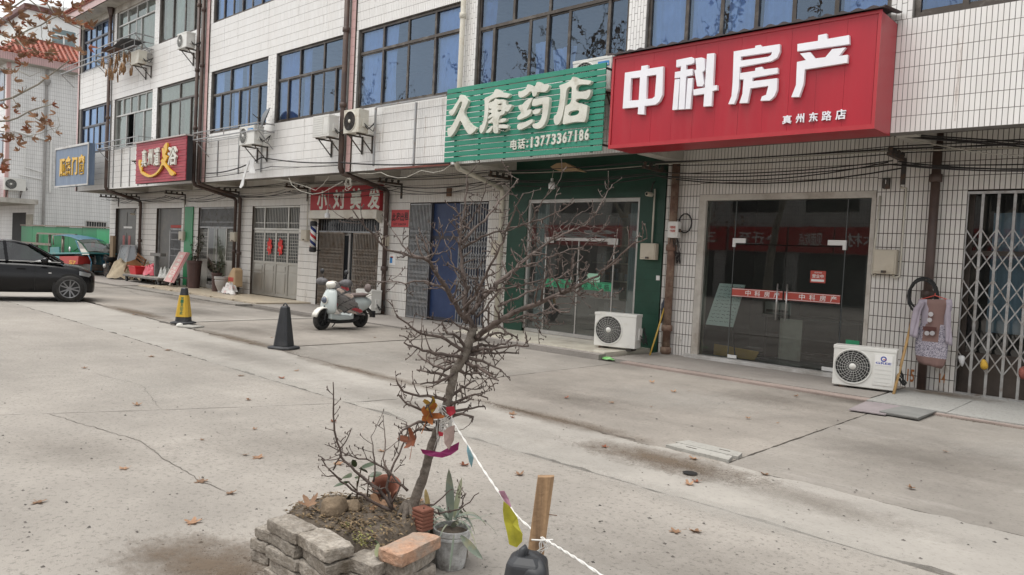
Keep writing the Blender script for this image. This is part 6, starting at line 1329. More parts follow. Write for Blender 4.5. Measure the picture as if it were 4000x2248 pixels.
for s in (-1, 1):
    for a, b in (((1.22,.93,.73),(.48,1.375,.575)),((.05,.96,.79),(-.02,1.43,.57)),((-.95,.96,.79),(-1.02,1.34,.56)),((-1.8,.97,.71),(-1.05,1.33,.56))): pl.bar((a[0],s*a[2],a[1]),(b[0],s*b[2],b[1]),.06,.045)
    pl.bar((1.2,s*.755,.955),(-1.75,s*.745,.985),.03,.03)
pl.build('pillar', M_carblk, car, local=True)
for s in (-1, 1):
    MB().bar((1.15,s*.79,.965),(-1.7,s*.775,.99),.012,.016).build('window_trim', M_chrome, car, local=True)
    MB().lathe([(.001,-.09),(.07,-.05),(.085,.03),(.06,.07)],12,(.82,s*.95,1.0),'X').build('wing_mirror', M_carblk, car, smooth=True, local=True)
    MB().lathe([(.37,-.02),(.375,.02)],24,(1.35,s*.868,.33),'Y').build('wheel_arch', M_trimblk, car, local=True)
    MB().lathe([(.37,-.02),(.375,.02)],24,(-1.35,s*.868,.33),'Y').build('wheel_arch', M_trimblk, car, local=True)
    wheel(car, (1.35,s*.825,.325), .325, .21, 5); wheel(car, (-1.35,s*.825,.325), .325, .21, 5)
    MB().grid(lambda u,v,s=s:(1.55+.26*u, s*(.892-.15*u*u-.02*v), .67+.10*v-.06*u),6,3).build('headlight', M('lamp_glass',(.32,.33,.33),.1,metal=.3), car, smooth=True, local=True, fix=False)
    MB().box(.90,.96,s*.902-.012,s*.902+.012,.69,.715).build('side_repeater', M_whitefilm, car, local=True)
    for x in (-.55,.25): MB().bar((x,s*.905,.80),(x+.18,s*.905,.80),.02,.02).build('door_handle', M_carblk, car, local=True)
    MB().bar((.62,s*.897,.28),(.62,s*.897,.92),.006,.01).bar((-.35,s*.90,.28),(-.35,s*.90,.94),.006,.01).build('door_seam', M_trimblk, car, local=True)
MB().box(-1.2,1.1,-.7,.7,.28,.9).build('interior', M_trimblk, car, local=True)
MB().box(-.1,.15,.2,.6,.9,1.25).box(-.1,.15,-.6,-.2,.9,1.25).build('headrest', M_trimblk, car, local=True, bevel=.04)
# --- white electric scooter
fwc, rwc = G(1251,1290), G(1409,1279); hv = (fwc-rwc); hv.z = 0; hv.normalize(); so = (fwc+rwc)/2; so.z = 0
sc = thing('electric_scooter', 'pale mint electric scooter with a quilted leg cover parked before the salon', 'scooter', tuple(so), math.atan2(hv.y, hv.x))
M_scw = M('scooter_mint', (.50,.55,.54), .22, var=.06, scale=2); M_scf = M('scooter_cream', (.70,.68,.62), .25, var=.05); M_scb = M('scooter_black', (.018,.018,.02), .5); M_seat = M('seat_brown', (.16,.125,.115), .6)
WBx = .54
fw_ = wheel(sc, (WBx,0,.205), .205, .10, 5, rim=M_fandark); wheel(sc, (-WBx,0,.205), .205, .10, 5, rim=M_fandark)
fw_.rotation_euler = (0,0,0)
def bow(x, z, hw, dx, n=7): return [(x+dx*(1-(2*i/(n-1)-1)**2), hw*(2*i/(n-1)-1), z) for i in range(n)]
# leg shield: front and back skins
fs = [bow(.38,.30,.20,.08), bow(.40,.42,.235,.10), bow(.38,.58,.225,.11), bow(.345,.72,.185,.10), bow(.31,.84,.13,.07)]
bk = [[(p[0]-.05,p[1]*.96,p[2]) for p in r] for r in fs]
MB().loft([f+list(reversed(b)) for f, b in zip(fs, bk)]).build('leg_shield', M_scw, sc, smooth=True, local=True, subsurf=1)
MB().loft([[(WBx+.23*math.cos(a)*k, y*k2, .205+.25*math.sin(a)*k) for y, k, k2 in ((-.085,.93,1),(-.06,1.02,1),(0,1.06,1),(.06,1.02,1),(.085,.93,1),(.06,.96,.9),(0,1.0,.9),(-.06,.96,.9))] for a in [math.radians(15+i*18) for i in range(9)]]).build('front_fender', M_scf, sc, smooth=True, local=True)
MB().lathe([(.001,.06),(.05,.055),(.065,.02),(.07,0)],18,(.475,0,.60),'X',cap=False).build('headlight', M('scooter_lens',(.10,.12,.16),.08), sc, smooth=True, local=True)
MB().tube([(.485,.075*math.cos(q*.3307),.60+.075*math.sin(q*.3307)) for q in range(20)],.011,6,cap=False).build('headlight_ring', M_scf, sc, smooth=True, local=True)
hr = [[(.30+dx+ .115*math.cos(a)*s, .125*math.sin(a)*s, z) for a in [k*6.2832/14 for k in range(14)]] for z, s, dx in ((.83,.62,.0),(.87,.98,.01),(.92,1.06,.01),(.965,.86,.0),(.985,.4,-.01))]
MB().loft(hr).build('head_cover', M_scf, sc, smooth=True, local=True, subsurf=1)
MB().tube([(.24,-.36,.95),(.27,-.2,.94),(.29,0,.93),(.27,.2,.94),(.24,.36,.95)],.017,8).build('handlebar', M_scb, sc, smooth=True, local=True)
for s in (-1, 1):
    MB().tube([(.27,s*.22,.95),(.27,s*.30,1.06),(.26,s*.33,1.13)],.007,6).build('mirror_stalk', M_scb, sc, local=True)
    MB().lathe([(.001,-.02),(.05,-.012),(.055,.008),(.001,.012)],14,(.26,s*.34,1.17),'X').build('mirror', M_scb, sc, smooth=True, local=True)
    MB().lathe([(.02,-.055),(.025,-.04),(.025,.055),(.02,.06)],10,(.24,s*.38,.952),'Y').build('grip', M_scb, sc, smooth=True, local=True)
MB().tube([(.42,0,.62),(.50,0,.36),(WBx,0,.205)],.03,8).tube([(WBx,-.07,.205),(WBx-.03,-.07,.42)],.016,6).tube([(WBx,.07,.205),(WBx-.03,.07,.42)],.016,6).build('fork', M_scb, sc, local=True)
MB().loft([[(x,-w,z0),(x,-w,z1),(x,w,z1),(x,w,z0)] for x, w, z0, z1 in ((.42,.13,.22,.34),(.2,.15,.19,.285),(-.1,.15,.19,.285),(-.2,.15,.2,.36))]).build('floorboard', M_scw, sc, smooth=False, local=True, bevel=.02)
MB().loft([[(x,-w,z0),(x,-w,z1),(x,w,z1),(x,w,z0)] for x, w, z0, z1 in ((.46,.09,.15,.22),(.2,.11,.12,.185),(-.2,.12,.12,.2),(-.42,.10,.18,.30))]).build('belly', M_scb, sc, local=True, bevel=.02)
def oval(x, zc, hw, hh, n=14): return [(x, hw*math.cos(k*6.2832/n), zc+hh*math.sin(k*6.2832/n)) for k in range(n)]
MB().loft([oval(-.16,.42,.11,.14),oval(-.24,.47,.15,.19),oval(-.40,.49,.17,.19),oval(-.58,.50,.165,.17),oval(-.74,.52,.12,.12),oval(-.82,.53,.06,.06)]).build('rear_body', M_scw, sc, smooth=True, local=True, subsurf=1)
MB().loft([oval(-.12,.665,.10,.035),oval(-.22,.685,.13,.045),oval(-.42,.685,.145,.045),oval(-.60,.69,.13,.045),oval(-.68,.69,.09,.03)]).build('seat', M_seat, sc, smooth=True, local=True)
MB().lathe([(.001,-.03),(.085,-.025),(.095,.0),(.085,.025),(.001,.03)],18,(-.74,0,.83),'X').build('backrest', M_seat, sc, smooth=True, local=True)
MB().tube([(-.55,-.14,.66),(-.74,-.12,.70),(-.82,0,.72),(-.74,.12,.70),(-.55,.14,.66)],.014,8).tube([(-.78,0,.71),(-.76,0,.78)],.014,6).build('grab_rail', M_scf, sc, smooth=True, local=True)
MB().loft([[(x,-.05,z),(x,-.05,z+.05),(x,.05,z+.05),(x,.05,z)] for x, z in ((-.5,.34),(-.72,.38),(-.86,.28),(-.90,.20))]).build('rear_mudguard', M_scb, sc, local=True)
MB().box(-.93,-.90,-.07,.07,.2,.34).build('number_plate', M_scb, sc, local=True)
MB().tube([(-.05,-.12,.2),(.02,-.24,.015)],.012,6).build('kickstand', M_scb, sc, local=True)
for s in (-1, 1): MB().loft([oval2 for oval2 in [[(.25+.06*math.cos(k*.6283), s*y+.0, .955+r*math.sin(k*.6283)) for k in range(10)] for y, r in ((.20,.04),(.28,.075),(.38,.085),(.46,.06))]]).build('hand_muff', M('muff_cloth',(.12,.115,.12),.7,var=.3,scale=20), sc, smooth=True, local=True)
# quilted cover: a draped sheet round the shield's back, with real stitched pillows
mq, t, out = nodes('quilted_cloth'); b_ = t.nodes.new('ShaderNodeBsdfPrincipled'); t.links.new(b_.outputs[0], out.inputs[0]); b_.inputs['Roughness'].default_value = .75
vq = coord(t); n_ = N(t,'ShaderNodeTexVoronoi',Scale=7.0); t.links.new(vq, n_.inputs['Vector']); wn = t.nodes.new('ShaderNodeTexWhiteNoise'); t.links.new(n_.outputs['Position'], wn.inputs['Vector'])
mulv = N(t,'ShaderNodeMath',operation='MULTIPLY'); t.links.new(ramp(t,n_.outputs['Distance'],[(.20,(1,)*3),(.30,(0,)*3)]), mulv.inputs[0]); t.links.new(ramp(t,wn.outputs['Value'],[(.62,(0,)*3),(.66,(1,)*3)]), mulv.inputs[1])
blotch = ramp(t, noise_(t, vq, 26, 2, .5), [(.40,(.55,.05,.07)),(.5,(.55,.45,.38)),(.62,(.05,.045,.05))])
t.links.new(mixc(t, mulv.outputs[0], (.27,.26,.25), blotch), b_.inputs['Base Color'])
def quilt(u, v):
    # u across the knees (-1..1), v from the handlebar down
    a = (u*2-1); x = .26-.42*v+.10*math.sin(v*3.1); hw = .23+.13*math.sin(min(1,v*1.3)*2.4); y = a*hw; z = .925-.64*v+.03*math.cos(a*2)
    x = x-.16*(1-a*a)*(.5+.3*v)*-1-.24*a*a*(.35+v*.5)
    p = abs(math.sin((u*3.2+v*4.2)*math.pi))*abs(math.sin((u*3.2-v*4.2)*math.pi)); k = .035*min(1,p*2.0)
    n = Vector((.5*(1-abs(a)), a, .5)); return tuple(Vector((x,y,z))+n.normalized()*k)
qm = MB().grid(quilt, 60, 66); qm.m = []
for i in range(60):
    for j in range(66):
        u, v = (i+.5)/60, (j+.5)/66; a_, b2 = u*3.2+v*4.2, u*3.2-v*4.2; p_ = min(abs(a_-round(a_)), abs(b2-round(b2))); h_ = (int(math.floor(a_))*7+int(math.floor(b2))*13) % 9
        qm.m.append(0 if p_ < .045 else (2 if h_ in (2,) and p_ > .13 else (3 if h_ in (5,7) and p_ > .16 else 1)))
qm.build('quilted_cover', [M('quilt_seam',(.06,.058,.06),.8), M('quilt_grey',(.25,.24,.235),.75,var=.15,scale=25), M('quilt_red',(.45,.07,.08),.75,var=.4,scale=30), M('quilt_cream',(.58,.48,.42),.75,var=.4,scale=30)], sc, smooth=True, local=True, fix=False)
MB().loft([[(.18+dx+ax*math.cos(k*.5236)*.13, -.05+ay*math.sin(k*.5236)*.14, z) for k in range(12)] for z, ax, ay, dx in ((.80,.5,.6,-.06),(.84,.95,1.0,-.05),(.90,1,1.05,-.02),(.945,.6,.7,0))]).build('hand_pouch', mq, sc, smooth=True, local=True)
# --- cargo tricycles and a motorbike in the alley
M_teal = M('teal_paint', (.03,.20,.205), .4, var=.2, scale=2, dirt=(.16,.19,.17), damt=.35); M_tealb = M('blue_teal_paint', (.03,.13,.20), .35, var=.15); M_redbx = M('red_panel', (.42,.035,.03), .5, var=.12)
def px_local(o, f, x, y, Y): return WY(*f(x,y), Y)
YT = 10.9
tr = thing('cargo_tricycle', 'teal electric cargo tricycle with canopy and red battery panel in the alley', 'tricycle', tuple(WY(*E1(700,1040), YT).xy)+(0,))
def P1(x, y, Y=YT): return WY(*E1(x,y), Y)
def prism1(poly, th, nm, mat, par, Y=YT, bevel=.01): return MB().prism([P1(x,y,Y) for x,y in poly], (0,th,0)).build(nm, mat, par, bevel=bevel)
prism1([(300,815),(835,812),(835,826),(300,835)], 1.1, 'cargo_rail', M_teal, tr); prism1([(300,845),(560,850),(560,930),(300,925)], 1.1, 'cargo_box', M_teal, tr)
prism1([(560,850),(740,848),(732,925),(565,925)], .5, 'battery_panel', M_redbx, tr, YT-.05)
pz0 = P1(650,922,YT-.06); pz1 = P1(715,893,YT-.06); letters('lettering','S7',(pz0.x,YT-.055,pz0.z),(pz1.x-pz0.x,0,0),(0,0,pz1.z-pz0.z),(0,-1,0),.004,M_yel,tr,.02)
can = [(490,652),(560,648),(650,662),(725,690),(775,735),(810,790),(835,850)]
def canopy(u, v):
    i = min(len(can)-2, int(u*(len(can)-1))); f = u*(len(can)-1)-i; x = can[i][0]*(1-f)+can[i+1][0]*f; y = can[i][1]*(1-f)+can[i+1][1]*f; p = P1(x,y,YT); return (p.x, YT+.05+1.0*v, p.z+.06*math.sin(v*3.14))
MB().grid(lambda u,v: canopy(.52+.48*u,v), 10, 6).build('windscreen', M_carglass, tr, smooth=True, fix=False)
MB().grid(lambda u,v: canopy(.52*u,v), 12, 6).build('canopy', M_tealb, tr, smooth=True, fix=False).modifiers.new('thick','SOLIDIFY').thickness = .03
ws = [P1(722,702),P1(765,735),P1(838,835),P1(765,835)]; MB().quad(*[(p.x,YT+.02,p.z) for p in ws]).build('side_window', M_carglass, tr, fix=False)
for a, b in (((835,840),(862,900)),((862,900),(855,1000)),((500,655),(505,740)),((715,700),(770,840)),((590,690),(600,810))): MB().tube([P1(*a,YT+.02),P1(*b,YT+.02)],.025,6).build('canopy_post', M_tealb if a[0] > 700 else M_gaterust, tr, smooth=True)
fwp = P1(858,1010,YT+.5); wt_ = thing('front_assembly', parent=tr, loc=(fwp.x,YT+.5,0)); 
w1 = wheel(wt_, (0,0,.27), .27, .09, 8, rim=M_chrome)
for k, (x, dy) in enumerate(((420,0),(420,1.0))): wq = thing('rear_assembly', parent=tr, loc=(P1(x,900,YT).x,YT+dy,0)); wheel(wq, (0,0,.27), .27, .09, 8, rim=M_chrome)
MB().tube([P1(845,860,YT+.5),P1(858,1005,YT+.45)],.03,8).tube([P1(700,800,YT+.4),P1(740,770,YT+.6),P1(770,800,YT+.75)],.018,6).build('fork_and_bar', M_brk, tr)
MB().box(P1(640,940).x,P1(820,940).x,YT+.15,YT+.7,.25,.5).build('motor_frame', M_brk, tr, bevel=.04); MB().box(P1(655,850).x,P1(740,850).x,YT+.2,YT+.75,P1(700,838).z-.05,P1(700,838).z+.06).build('saddle', M_scb, tr, bevel=.03)
p = P1(655,783,YT); MB().lathe([(.001,-.02),(.11,-.01),(.115,.01)],16,tuple(p),'Y').build('mirror', M('mirror_bright',(.7,.72,.74),.15,metal=.6), tr, smooth=True); MB().tube([p,P1(690,840,YT+.3)],.01,5).build('mirror_stalk', M_brk, tr)
prism1([(470,765),(555,760),(560,845),(470,845)], .06, 'seat_back', M_teal, tr, YT+.5)
YT2 = 11.55
t2 = thing('electric_tricycle', 'blue and white electric tricycle facing out behind the teal one', 'tricycle', tuple(WY(*E1(930,1010), YT2).xy)+(0,))
def prism2(poly, th, nm, mat, Y=YT2): return MB().prism([P1(x,y,Y) for x,y in poly], (0,th,0)).build(nm, mat, t2, bevel=.02)
prism2([(868,845),(955,838),(965,1000),(880,1000)], .5, 'front_shield', M_tealb); prism2([(866,848),(895,842),(905,900),(885,960),(872,960)], .03, 'white_flash', M_white, YT2-.035); prism2([(905,850),(950,845),(950,940),(915,940)], .04, 'foot_well', M('deep_teal',(.015,.08,.09),.5), YT2-.035)
prism2([(870,1000),(990,995),(990,1022),(870,1025)], 1.2, 'chassis', M_brk); prism2([(925,735),(1020,730),(1030,900),(960,905)], .5, 'rear_box', M('grey_green_box',(.17,.19,.17),.6), YT2+.3)
for a, b in (((890,835),(905,760)),((905,760),(960,790)),((870,790),(1000,830))): MB().tube([P1(*a,YT2+.2),P1(*b,YT2+.2)],.02,6).build('bar', M_brk, t2)
prism2([(860,710),(888,705),(892,765),(858,765)], .03, 'orange_flag', M('orange_cloth',(.60,.16,.04),.8), YT2+.05)
for x in (900,985): wq = thing('wheel_assembly', parent=t2, loc=(P1(x,1000,YT2).x,YT2+.4,0)); wheel(wq, (0,0,.24), .24, .08, 8, rim=M_brk)
YT3 = 11.3
mtb = thing('motorbike', 'dark motorbike parked between the blue tricycle and the rag heap', 'motorbike', tuple(WY(*E1(1000,1020), YT3).xy)+(0,))
wq = thing('front_assembly', parent=mtb, loc=(P1(1010,1000,YT3).x,YT3,0), rz=0); wheel(wq, (0,0,.29), .29, .09, 8, rim=M_brk); wq = thing('rear_assembly', parent=mtb, loc=(P1(1010,1000,YT3).x-.9,YT3+.9,0)); wheel(wq, (0,0,.29), .29, .09, 8, rim=M_brk)
b0 = P1(1000,880,YT3); MB().loft([[(b0.x+dx+sx*a, YT3+dy+.12*b, z+sz*b2) for a, b, b2 in ((-1,-1,0),(0,-1,1),(1,1,1),(0,1,-1))] for dx, dy, sx, z, sz in ((.05,.0,.08,.75,.1),(-.2,.25,.16,.72,.14),(-.6,.6,.14,.72,.1),(-.9,.95,.06,.75,.05))]).build('tank_and_seat', M_scb, mtb, smooth=True)
MB().tube([P1(975,850,YT3),P1(990,835,YT3),P1(1035,860,YT3)],.014,6).tube([P1(990,850,YT3),P1(1012,1000,YT3)],.03,6).box(b0.x-.6,b0.x-.1,YT3+.2,YT3+.6,.25,.6).build('frame', M_brk, mtb); MB().lathe([(.001,-.08),(.08,-.05),(.085,.05)],12,tuple(P1(990,940,YT3-.05)),'Y').build('headlamp', M_white, mtb, smooth=True)
# timber rack above the car, in the alley
lr = thing('wooden_trestle', 'weathered wooden trestle standing before the green hoarding', 'trestle', (-41,11.5,0))
for x in (352,470,595): p = P1(x,640,11.5); MB().box(p.x-.05,p.x+.05,11.45,11.55,0,p.z).build('post', M_gaterust, lr)
a, b = P1(130,715,11.4), P1(480,715,11.4); MB().box(a.x,b.x,11.38,11.44,a.z-.05,a.z+.06).build('beam', M_gaterust, lr); a, b = P1(352,632,11.4), P1(720,632,11.4); MB().box(a.x,b.x,11.37,11.445,a.z-.04,a.z+.04).build('beam', M_gaterust, lr)
# ================================================================== cones
M_coneblk = M('black_rubber', (.028,.030,.034), .55, var=.25, scale=6, dirt=(.07,.07,.07), damt=.3)
def sqring(c, h, z, ch=.35): 
    k = h*(1-ch); return [(c[0]+a*h if abs(a) == 1 and abs(b) != 1 else c[0]+a*h, c[1]+b*h, z) for a, b in ((-1,-1+ch),(-1+ch,-1),(1-ch,-1),(1,-1+ch),(1,1-ch),(1-ch,1),(-1+ch,1),(-1,1-ch))]
def cone(label, c, h, hb, ht, ang=.5, lean=(0,0), base=True, z=0):
    o = thing('traffic_cone', label, 'traffic cone', (c[0],c[1],z), ang, 'rubber road cones')
    MB().loft([sqring((0,0),hb*1.55,0),sqring((0,0),hb*1.55,.03),sqring((0,0),hb*1.15,.045)]).build('base', M_coneblk, o, local=True, bevel=.006)
    MB().loft([sqring((lean[0]*t,lean[1]*t), hb+(ht-hb)*t, .045+(h-.045)*t) for t in (0,.1,.3,.5,.7,.9,1)]+[sqring(lean, ht*.6, h+.02)]).build('body', M_coneblk, o, local=True, bevel=.008)
    return o
pc = G(1108,1362); c1 = cone('plain black rubber cone with a loop on top', (pc.x,pc.y), .66, .135, .062, .4)
MB().tube([(-.035,0,.66),(-.03,0,.70),(0,0,.72),(.03,0,.70),(.035,0,.66)],.012,8).build('loop', M_coneblk, c1, smooth=True, local=True)
M_yelsl = M('yellow_sleeve', (.58,.37,.04), .45, var=.12, scale=3, dirt=(.35,.27,.12), damt=.25)
pc = G(716,1270); c2 = cone('black rubber cone in a yellow sleeve with green lettering', (pc.x,pc.y), .68, .13, .055, .75, z=.03)
def sl(t): h = .13+(.055-.13)*t; return sqring((0,0), h+.007, .045+(.68-.045)*t)
MB().loft([sl(t) for t in (.14,.3,.5,.80)], cap=False).build('sleeve', M_yelsl, c2, local=True)
M_grnink = M('green_ink', (.02,.14,.07), .6)
for s, dxy in ((0,(0,-1)),(1,(-1,0))):
    for i, ch in enumerate('第一食品专卖'):
        t0 = .655-.090*i; z = .045+.635*t0; h = .13+(.055-.13)*(t0+.04)+.0085; sz = .062
        sl_ = (.13-.055)/.635
        n = Vector((dxy[0],dxy[1],sl_)).normalized(); ux = Vector((1,0,0)) if s == 0 else Vector((0,-1,0)); uz = Vector((-dxy[0]*sl_*1,-dxy[1]*sl_*1,1)).normalized()
        ctr = Vector((dxy[0]*h,dxy[1]*h,z)); letters('lettering', ch, ctr-ux*sz/2, ux*sz, uz*sz, n, .0015, M_grnink, c2, .02, local=True)
pv = G(745,1280); MB().obox((pv.x,pv.y,.018),(.17,.08,0),(-.07,.14,0),(0,0,.014)).build('paving_piece', M_lid, None, bevel=.004, label='broken paving slab lying under the yellow cone', cat='slab')
pv = G(702,1277); MB().lathe([(.02,0),(.07,.02),(.05,.06),(.01,.07)],7,(pv.x,pv.y,0)).build('white_stone', M('white_stone',(.60,.59,.55),.8), None, label='white stone lump at the foot of the yellow cone', cat='stone')
# ================================================================== clutter before the far doors
EC = src((380,950), 4.4414)
def C1(x, y, Y): return WY(*EC(x,y), Y)
M_tarp = M('tan_tarp', (.40,.33,.23), .85, var=.22, scale=3, bump=.3, bscale=10)
def heap(label, name, cat, c, rx, ry, h, mat, seed, fold=.1, n=40):
    def fn(u, v):
        a = u*6.2832; r = v; k = 1+.18*noise.noise(Vector((math.cos(a)*1.6,math.sin(a)*1.6,seed)))
        z = h*(1-r**1.7)*(1+.35*noise.noise(Vector((math.cos(a)*r*2.2,math.sin(a)*r*2.2,seed+5))))+fold*h*abs(noise.noise(Vector((a*2.4,r*2.5,seed+9))))*(r*(1.25-r))*2.2
        return (c[0]+rx*r*k*math.cos(a), c[1]+ry*r*k*math.sin(a), c[2]+max(0.0, z))
    return MB().grid(fn, n, 18).build(name, mat, None, smooth=True, fix=False, label=label, cat=cat)
a = C1(455,630,11.4); heap('heap covered by a crumpled tan tarp before the corner door', 'tarp_heap', 'tarp', (a.x,11.4,.05), .70, .55, .66, M_tarp, 3, .7)
a = C1(740,600,11.7); heap('smaller tan sacking heap beside the tarp heap', 'sack_heap', 'sack', (a.x+.1,11.85,.05), .75, .35, .62, M_tarp, 8, .6)
# wooden chair thrown on the heap
chw = thing('wooden_chair', 'brown wooden chair lying tilted on the tarp heap', 'chair', tuple(C1(640,430,11.5))); M_wood = M('brown_wood', (.20,.09,.035), .5, var=.25, scale=4, stretch=(1,1,.2))
mtx = Matrix.Rotation(.7, 3, 'Y') @ Matrix.Rotation(.5, 3, 'Z')
def cl_(p): v = mtx @ Vector(p); return tuple(v+C1(640,440,11.5))
for nm, a, b, w in (('leg',(-.2,-.2,-.25),(-.2,-.2,.2),.045),('leg',(.2,-.2,-.25),(.2,-.2,.2),.045),('leg',(-.2,.2,-.25),(-.2,.2,.55),.045),('leg',(.2,.2,-.25),(.2,.2,.55),.045),('back_rail',(-.2,.2,.5),(.2,.2,.5),.06),('back_rail',(-.2,.2,.36),(.2,.2,.36),.05),('stretcher',(-.2,-.2,-.05),(.2,-.2,-.05),.03),('stretcher',(-.2,.2,-.05),(-.2,-.2,-.05),.03)): MB().bar(cl_(a),cl_(b),w).build(nm, M_wood, chw)
MB().obox(cl_((0,0,.2)), mtx @ Vector((.23,0,0)), mtx @ Vector((0,.23,0)), mtx @ Vector((0,0,.018))).build('seat', M_wood, chw, bevel=.006)
tb = thing('low_wooden_frame', 'low brown wooden stool behind the red tub', 'stool', tuple(C1(890,540,11.8)))
for x in (800,880,985): p = C1(x,470,11.75); MB().box(p.x-.025,p.x+.025,11.72,11.77,.05,p.z).build('leg', M_wood, tb)
a, b = C1(790,470,11.75), C1(1000,480,11.75); MB().box(a.x,b.x,11.6,11.8,a.z-.03,a.z+.01).build('top', M_wood, tb)
# platform trolley with red tub
tro = thing('platform_trolley', 'flat grey platform trolley on small wheels by the far doors', 'trolley', (-29.2,10.9,.05)); M_trol = M('trolley_grey', (.13,.125,.12), .6, var=.25, dirt=(.25,.22,.19), damt=.4)
ta, tb_, tc_, td = G(*EC(430,650),.2), G(*EC(1050,655),.2), G(*EC(950,610),.25), G(*EC(470,605),.25)
YTR = 10.9; xa, xb = C1(435,640,YTR).x, C1(1050,640,YTR).x
MB().box(xa,xb,YTR,YTR+.75,.24,.31).build('deck', M_trol, tro, bevel=.01); MB().box(xa+.05,xb-.05,YTR+.03,YTR+.72,.312,.325).build('deck_board', M('trolley_board',(.36,.33,.29),.7,var=.2), tro)
for x in (xa+.15,xb-.15):
    for y in (YTR+.1,YTR+.65): MB().lathe([(.08,-.03),(.09,-.02),(.09,.02),(.08,.03)],14,(x,y,.13),'Y').build('castor', M_scb, tro); MB().box(x-.05,x+.05,y-.04,y+.04,.17,.24).build('fork', M_brk, tro)
p = C1(705,600,YTR+.35); tub = thing('plastic_tub', 'bright red plastic tub standing on the platform trolley', 'tub', (p.x,YTR+.35,.325))
MB().loft([[(p.x+sx*w,YTR+.35+sy*w*.7,z) for sx, sy in ((-1,-1),(1,-1),(1,1),(-1,1))] for w, z in ((.26,.326),(.34,.62),(.37,.62),(.37,.64),(.325,.64),(.25,.34))]).build('shell', M('red_plastic',(.60,.02,.03),.35,var=.08), tub, bevel=.01)
a = C1(930,600,YTR+.4); heap('crumpled red plastic bag on the right end of the trolley', 'red_bag', 'bag', (a.x,YTR+.4,.325), .42, .25, .42, M('red_bag_plastic',(.52,.07,.10),.35,var=.2), 14, .8)
# leaning red board
lb = thing('leaning_sign_board', 'long pink and white signboard leaning diagonally against the green post', 'sign', tuple(G(*EC(1220,690),.05)))
def LB(x, y, Y): return C1(x, y, Y)
q = [C1(1145,655,11.0),C1(1290,690,11.0),C1(1575,165,11.75),C1(1420,150,11.75)]
MB().prism(q, (.02,.07,-.01)).build('board', M('faded_pink_board',(.55,.32,.30),.6,var=.12), lb)
def onb(u, v, d): return q[0].lerp(q[3],v).lerp(q[1].lerp(q[2],v),u)+nb_*d
nb_ = (q[1]-q[0]).cross(q[3]-q[0]).normalized(); nb_ = nb_ if nb_.y < 0 else -nb_
for u0, u1, m_ in ((.02,.14,M_jamb),(.86,.98,M('dark_red_edge',(.35,.05,.05),.6))): MB().quad(onb(u0,.01,.004),onb(u1,.01,.004),onb(u1,.99,.004),onb(u0,.99,.004)).build('border', m_, lb, fix=False)
for i, ch in enumerate('洗车修车口服'):
    v0 = .80-.135*i; letters('character', ch, onb(.26,v0,.004), onb(.74,v0,.004)-onb(.26,v0,.004), onb(.26,v0+.10,.004)-onb(.26,v0,.004), nb_, .003, M_lw2, lb, .02)
MB().bar(C1(1255,735,11.0),C1(1310,600,11.1),.04).build('prop', M_jamb, lb)
a = C1(1150,640,11.4); heap('pile of white rags and sacks behind the leaning signboard', 'rag_pile', 'rags', (a.x+.05,11.5,.05), .45, .35, .55, M('rag_grey',(.46,.46,.44),.9,var=.35,scale=8), 22, .9)
st = thing('small_bench', 'low dark bench beside the green post', 'bench', tuple(C1(1500,735,11.6))); xa, xb, zt_ = C1(1420,605,11.6).x, C1(1580,605,11.6).x, C1(1500,600,11.6).z
MB().box(xa,xb,11.55,11.8,zt_-.03,zt_).build('top', M_trol, st); [MB().box(x-.02,x+.02,11.57,11.61,.05,zt_-.03).build('leg', M_brk, st) for x in (xa+.06,xb-.06)]
# glass panels, door leaves leaning at the corner door
for k, (poly, lab, mt) in enumerate(((((350,330),(480,335),(560,45),(420,40)),'grey framed panel leaning against the corner door',M('panel_glassgrey',(.09,.10,.10),.3)),(((500,340),(665,345),(670,50),(570,40)),'dark metal panel leaning against the corner door',M('panel_dark',(.05,.055,.06),.4)))):
    o = thing('spare_door', lab, 'door leaf', tuple(C1(poly[0][0],poly[0][1],11.6)), group='panels leaning at the corner door'); qq = [C1(*poly[0],11.6),C1(*poly[1],11.6),C1(*poly[2],11.85),C1(*poly[3],11.85)]
    MB().prism(qq, (0,.03,0)).build('sheet', mt, o); MB().bar(qq[0],qq[3],.06,.04).bar(qq[1],qq[2],.05,.04).bar(qq[3],qq[2],.05,.04).build('frame', M_galv, o)
MB().box(C1(235,200,11.7).x,C1(290,200,11.7).x,11.65,11.75,.05,C1(260,0,11.7).z+.3).build('timber_plank', M('old_timber',(.30,.22,.14),.8,var=.2), None, label='tall wooden plank standing left of the corner door', cat='plank')
gp_ = thing('balance_scale', 'dark upright platform scale post before the second grey door', 'scale', tuple(C1(1010,600,11.3))); p = C1(1010,640,11.3); q_ = C1(1000,200,11.3)
MB().box(p.x-.06,p.x+.06,11.25,11.36,.31,q_.z).build('post', M_trol, gp_); a, b = C1(965,200,11.3), C1(1145,200,11.3); MB().box(a.x,b.x,11.2,11.4,q_.z-.05,q_.z+.06).build('beam', M_trol, gp_)
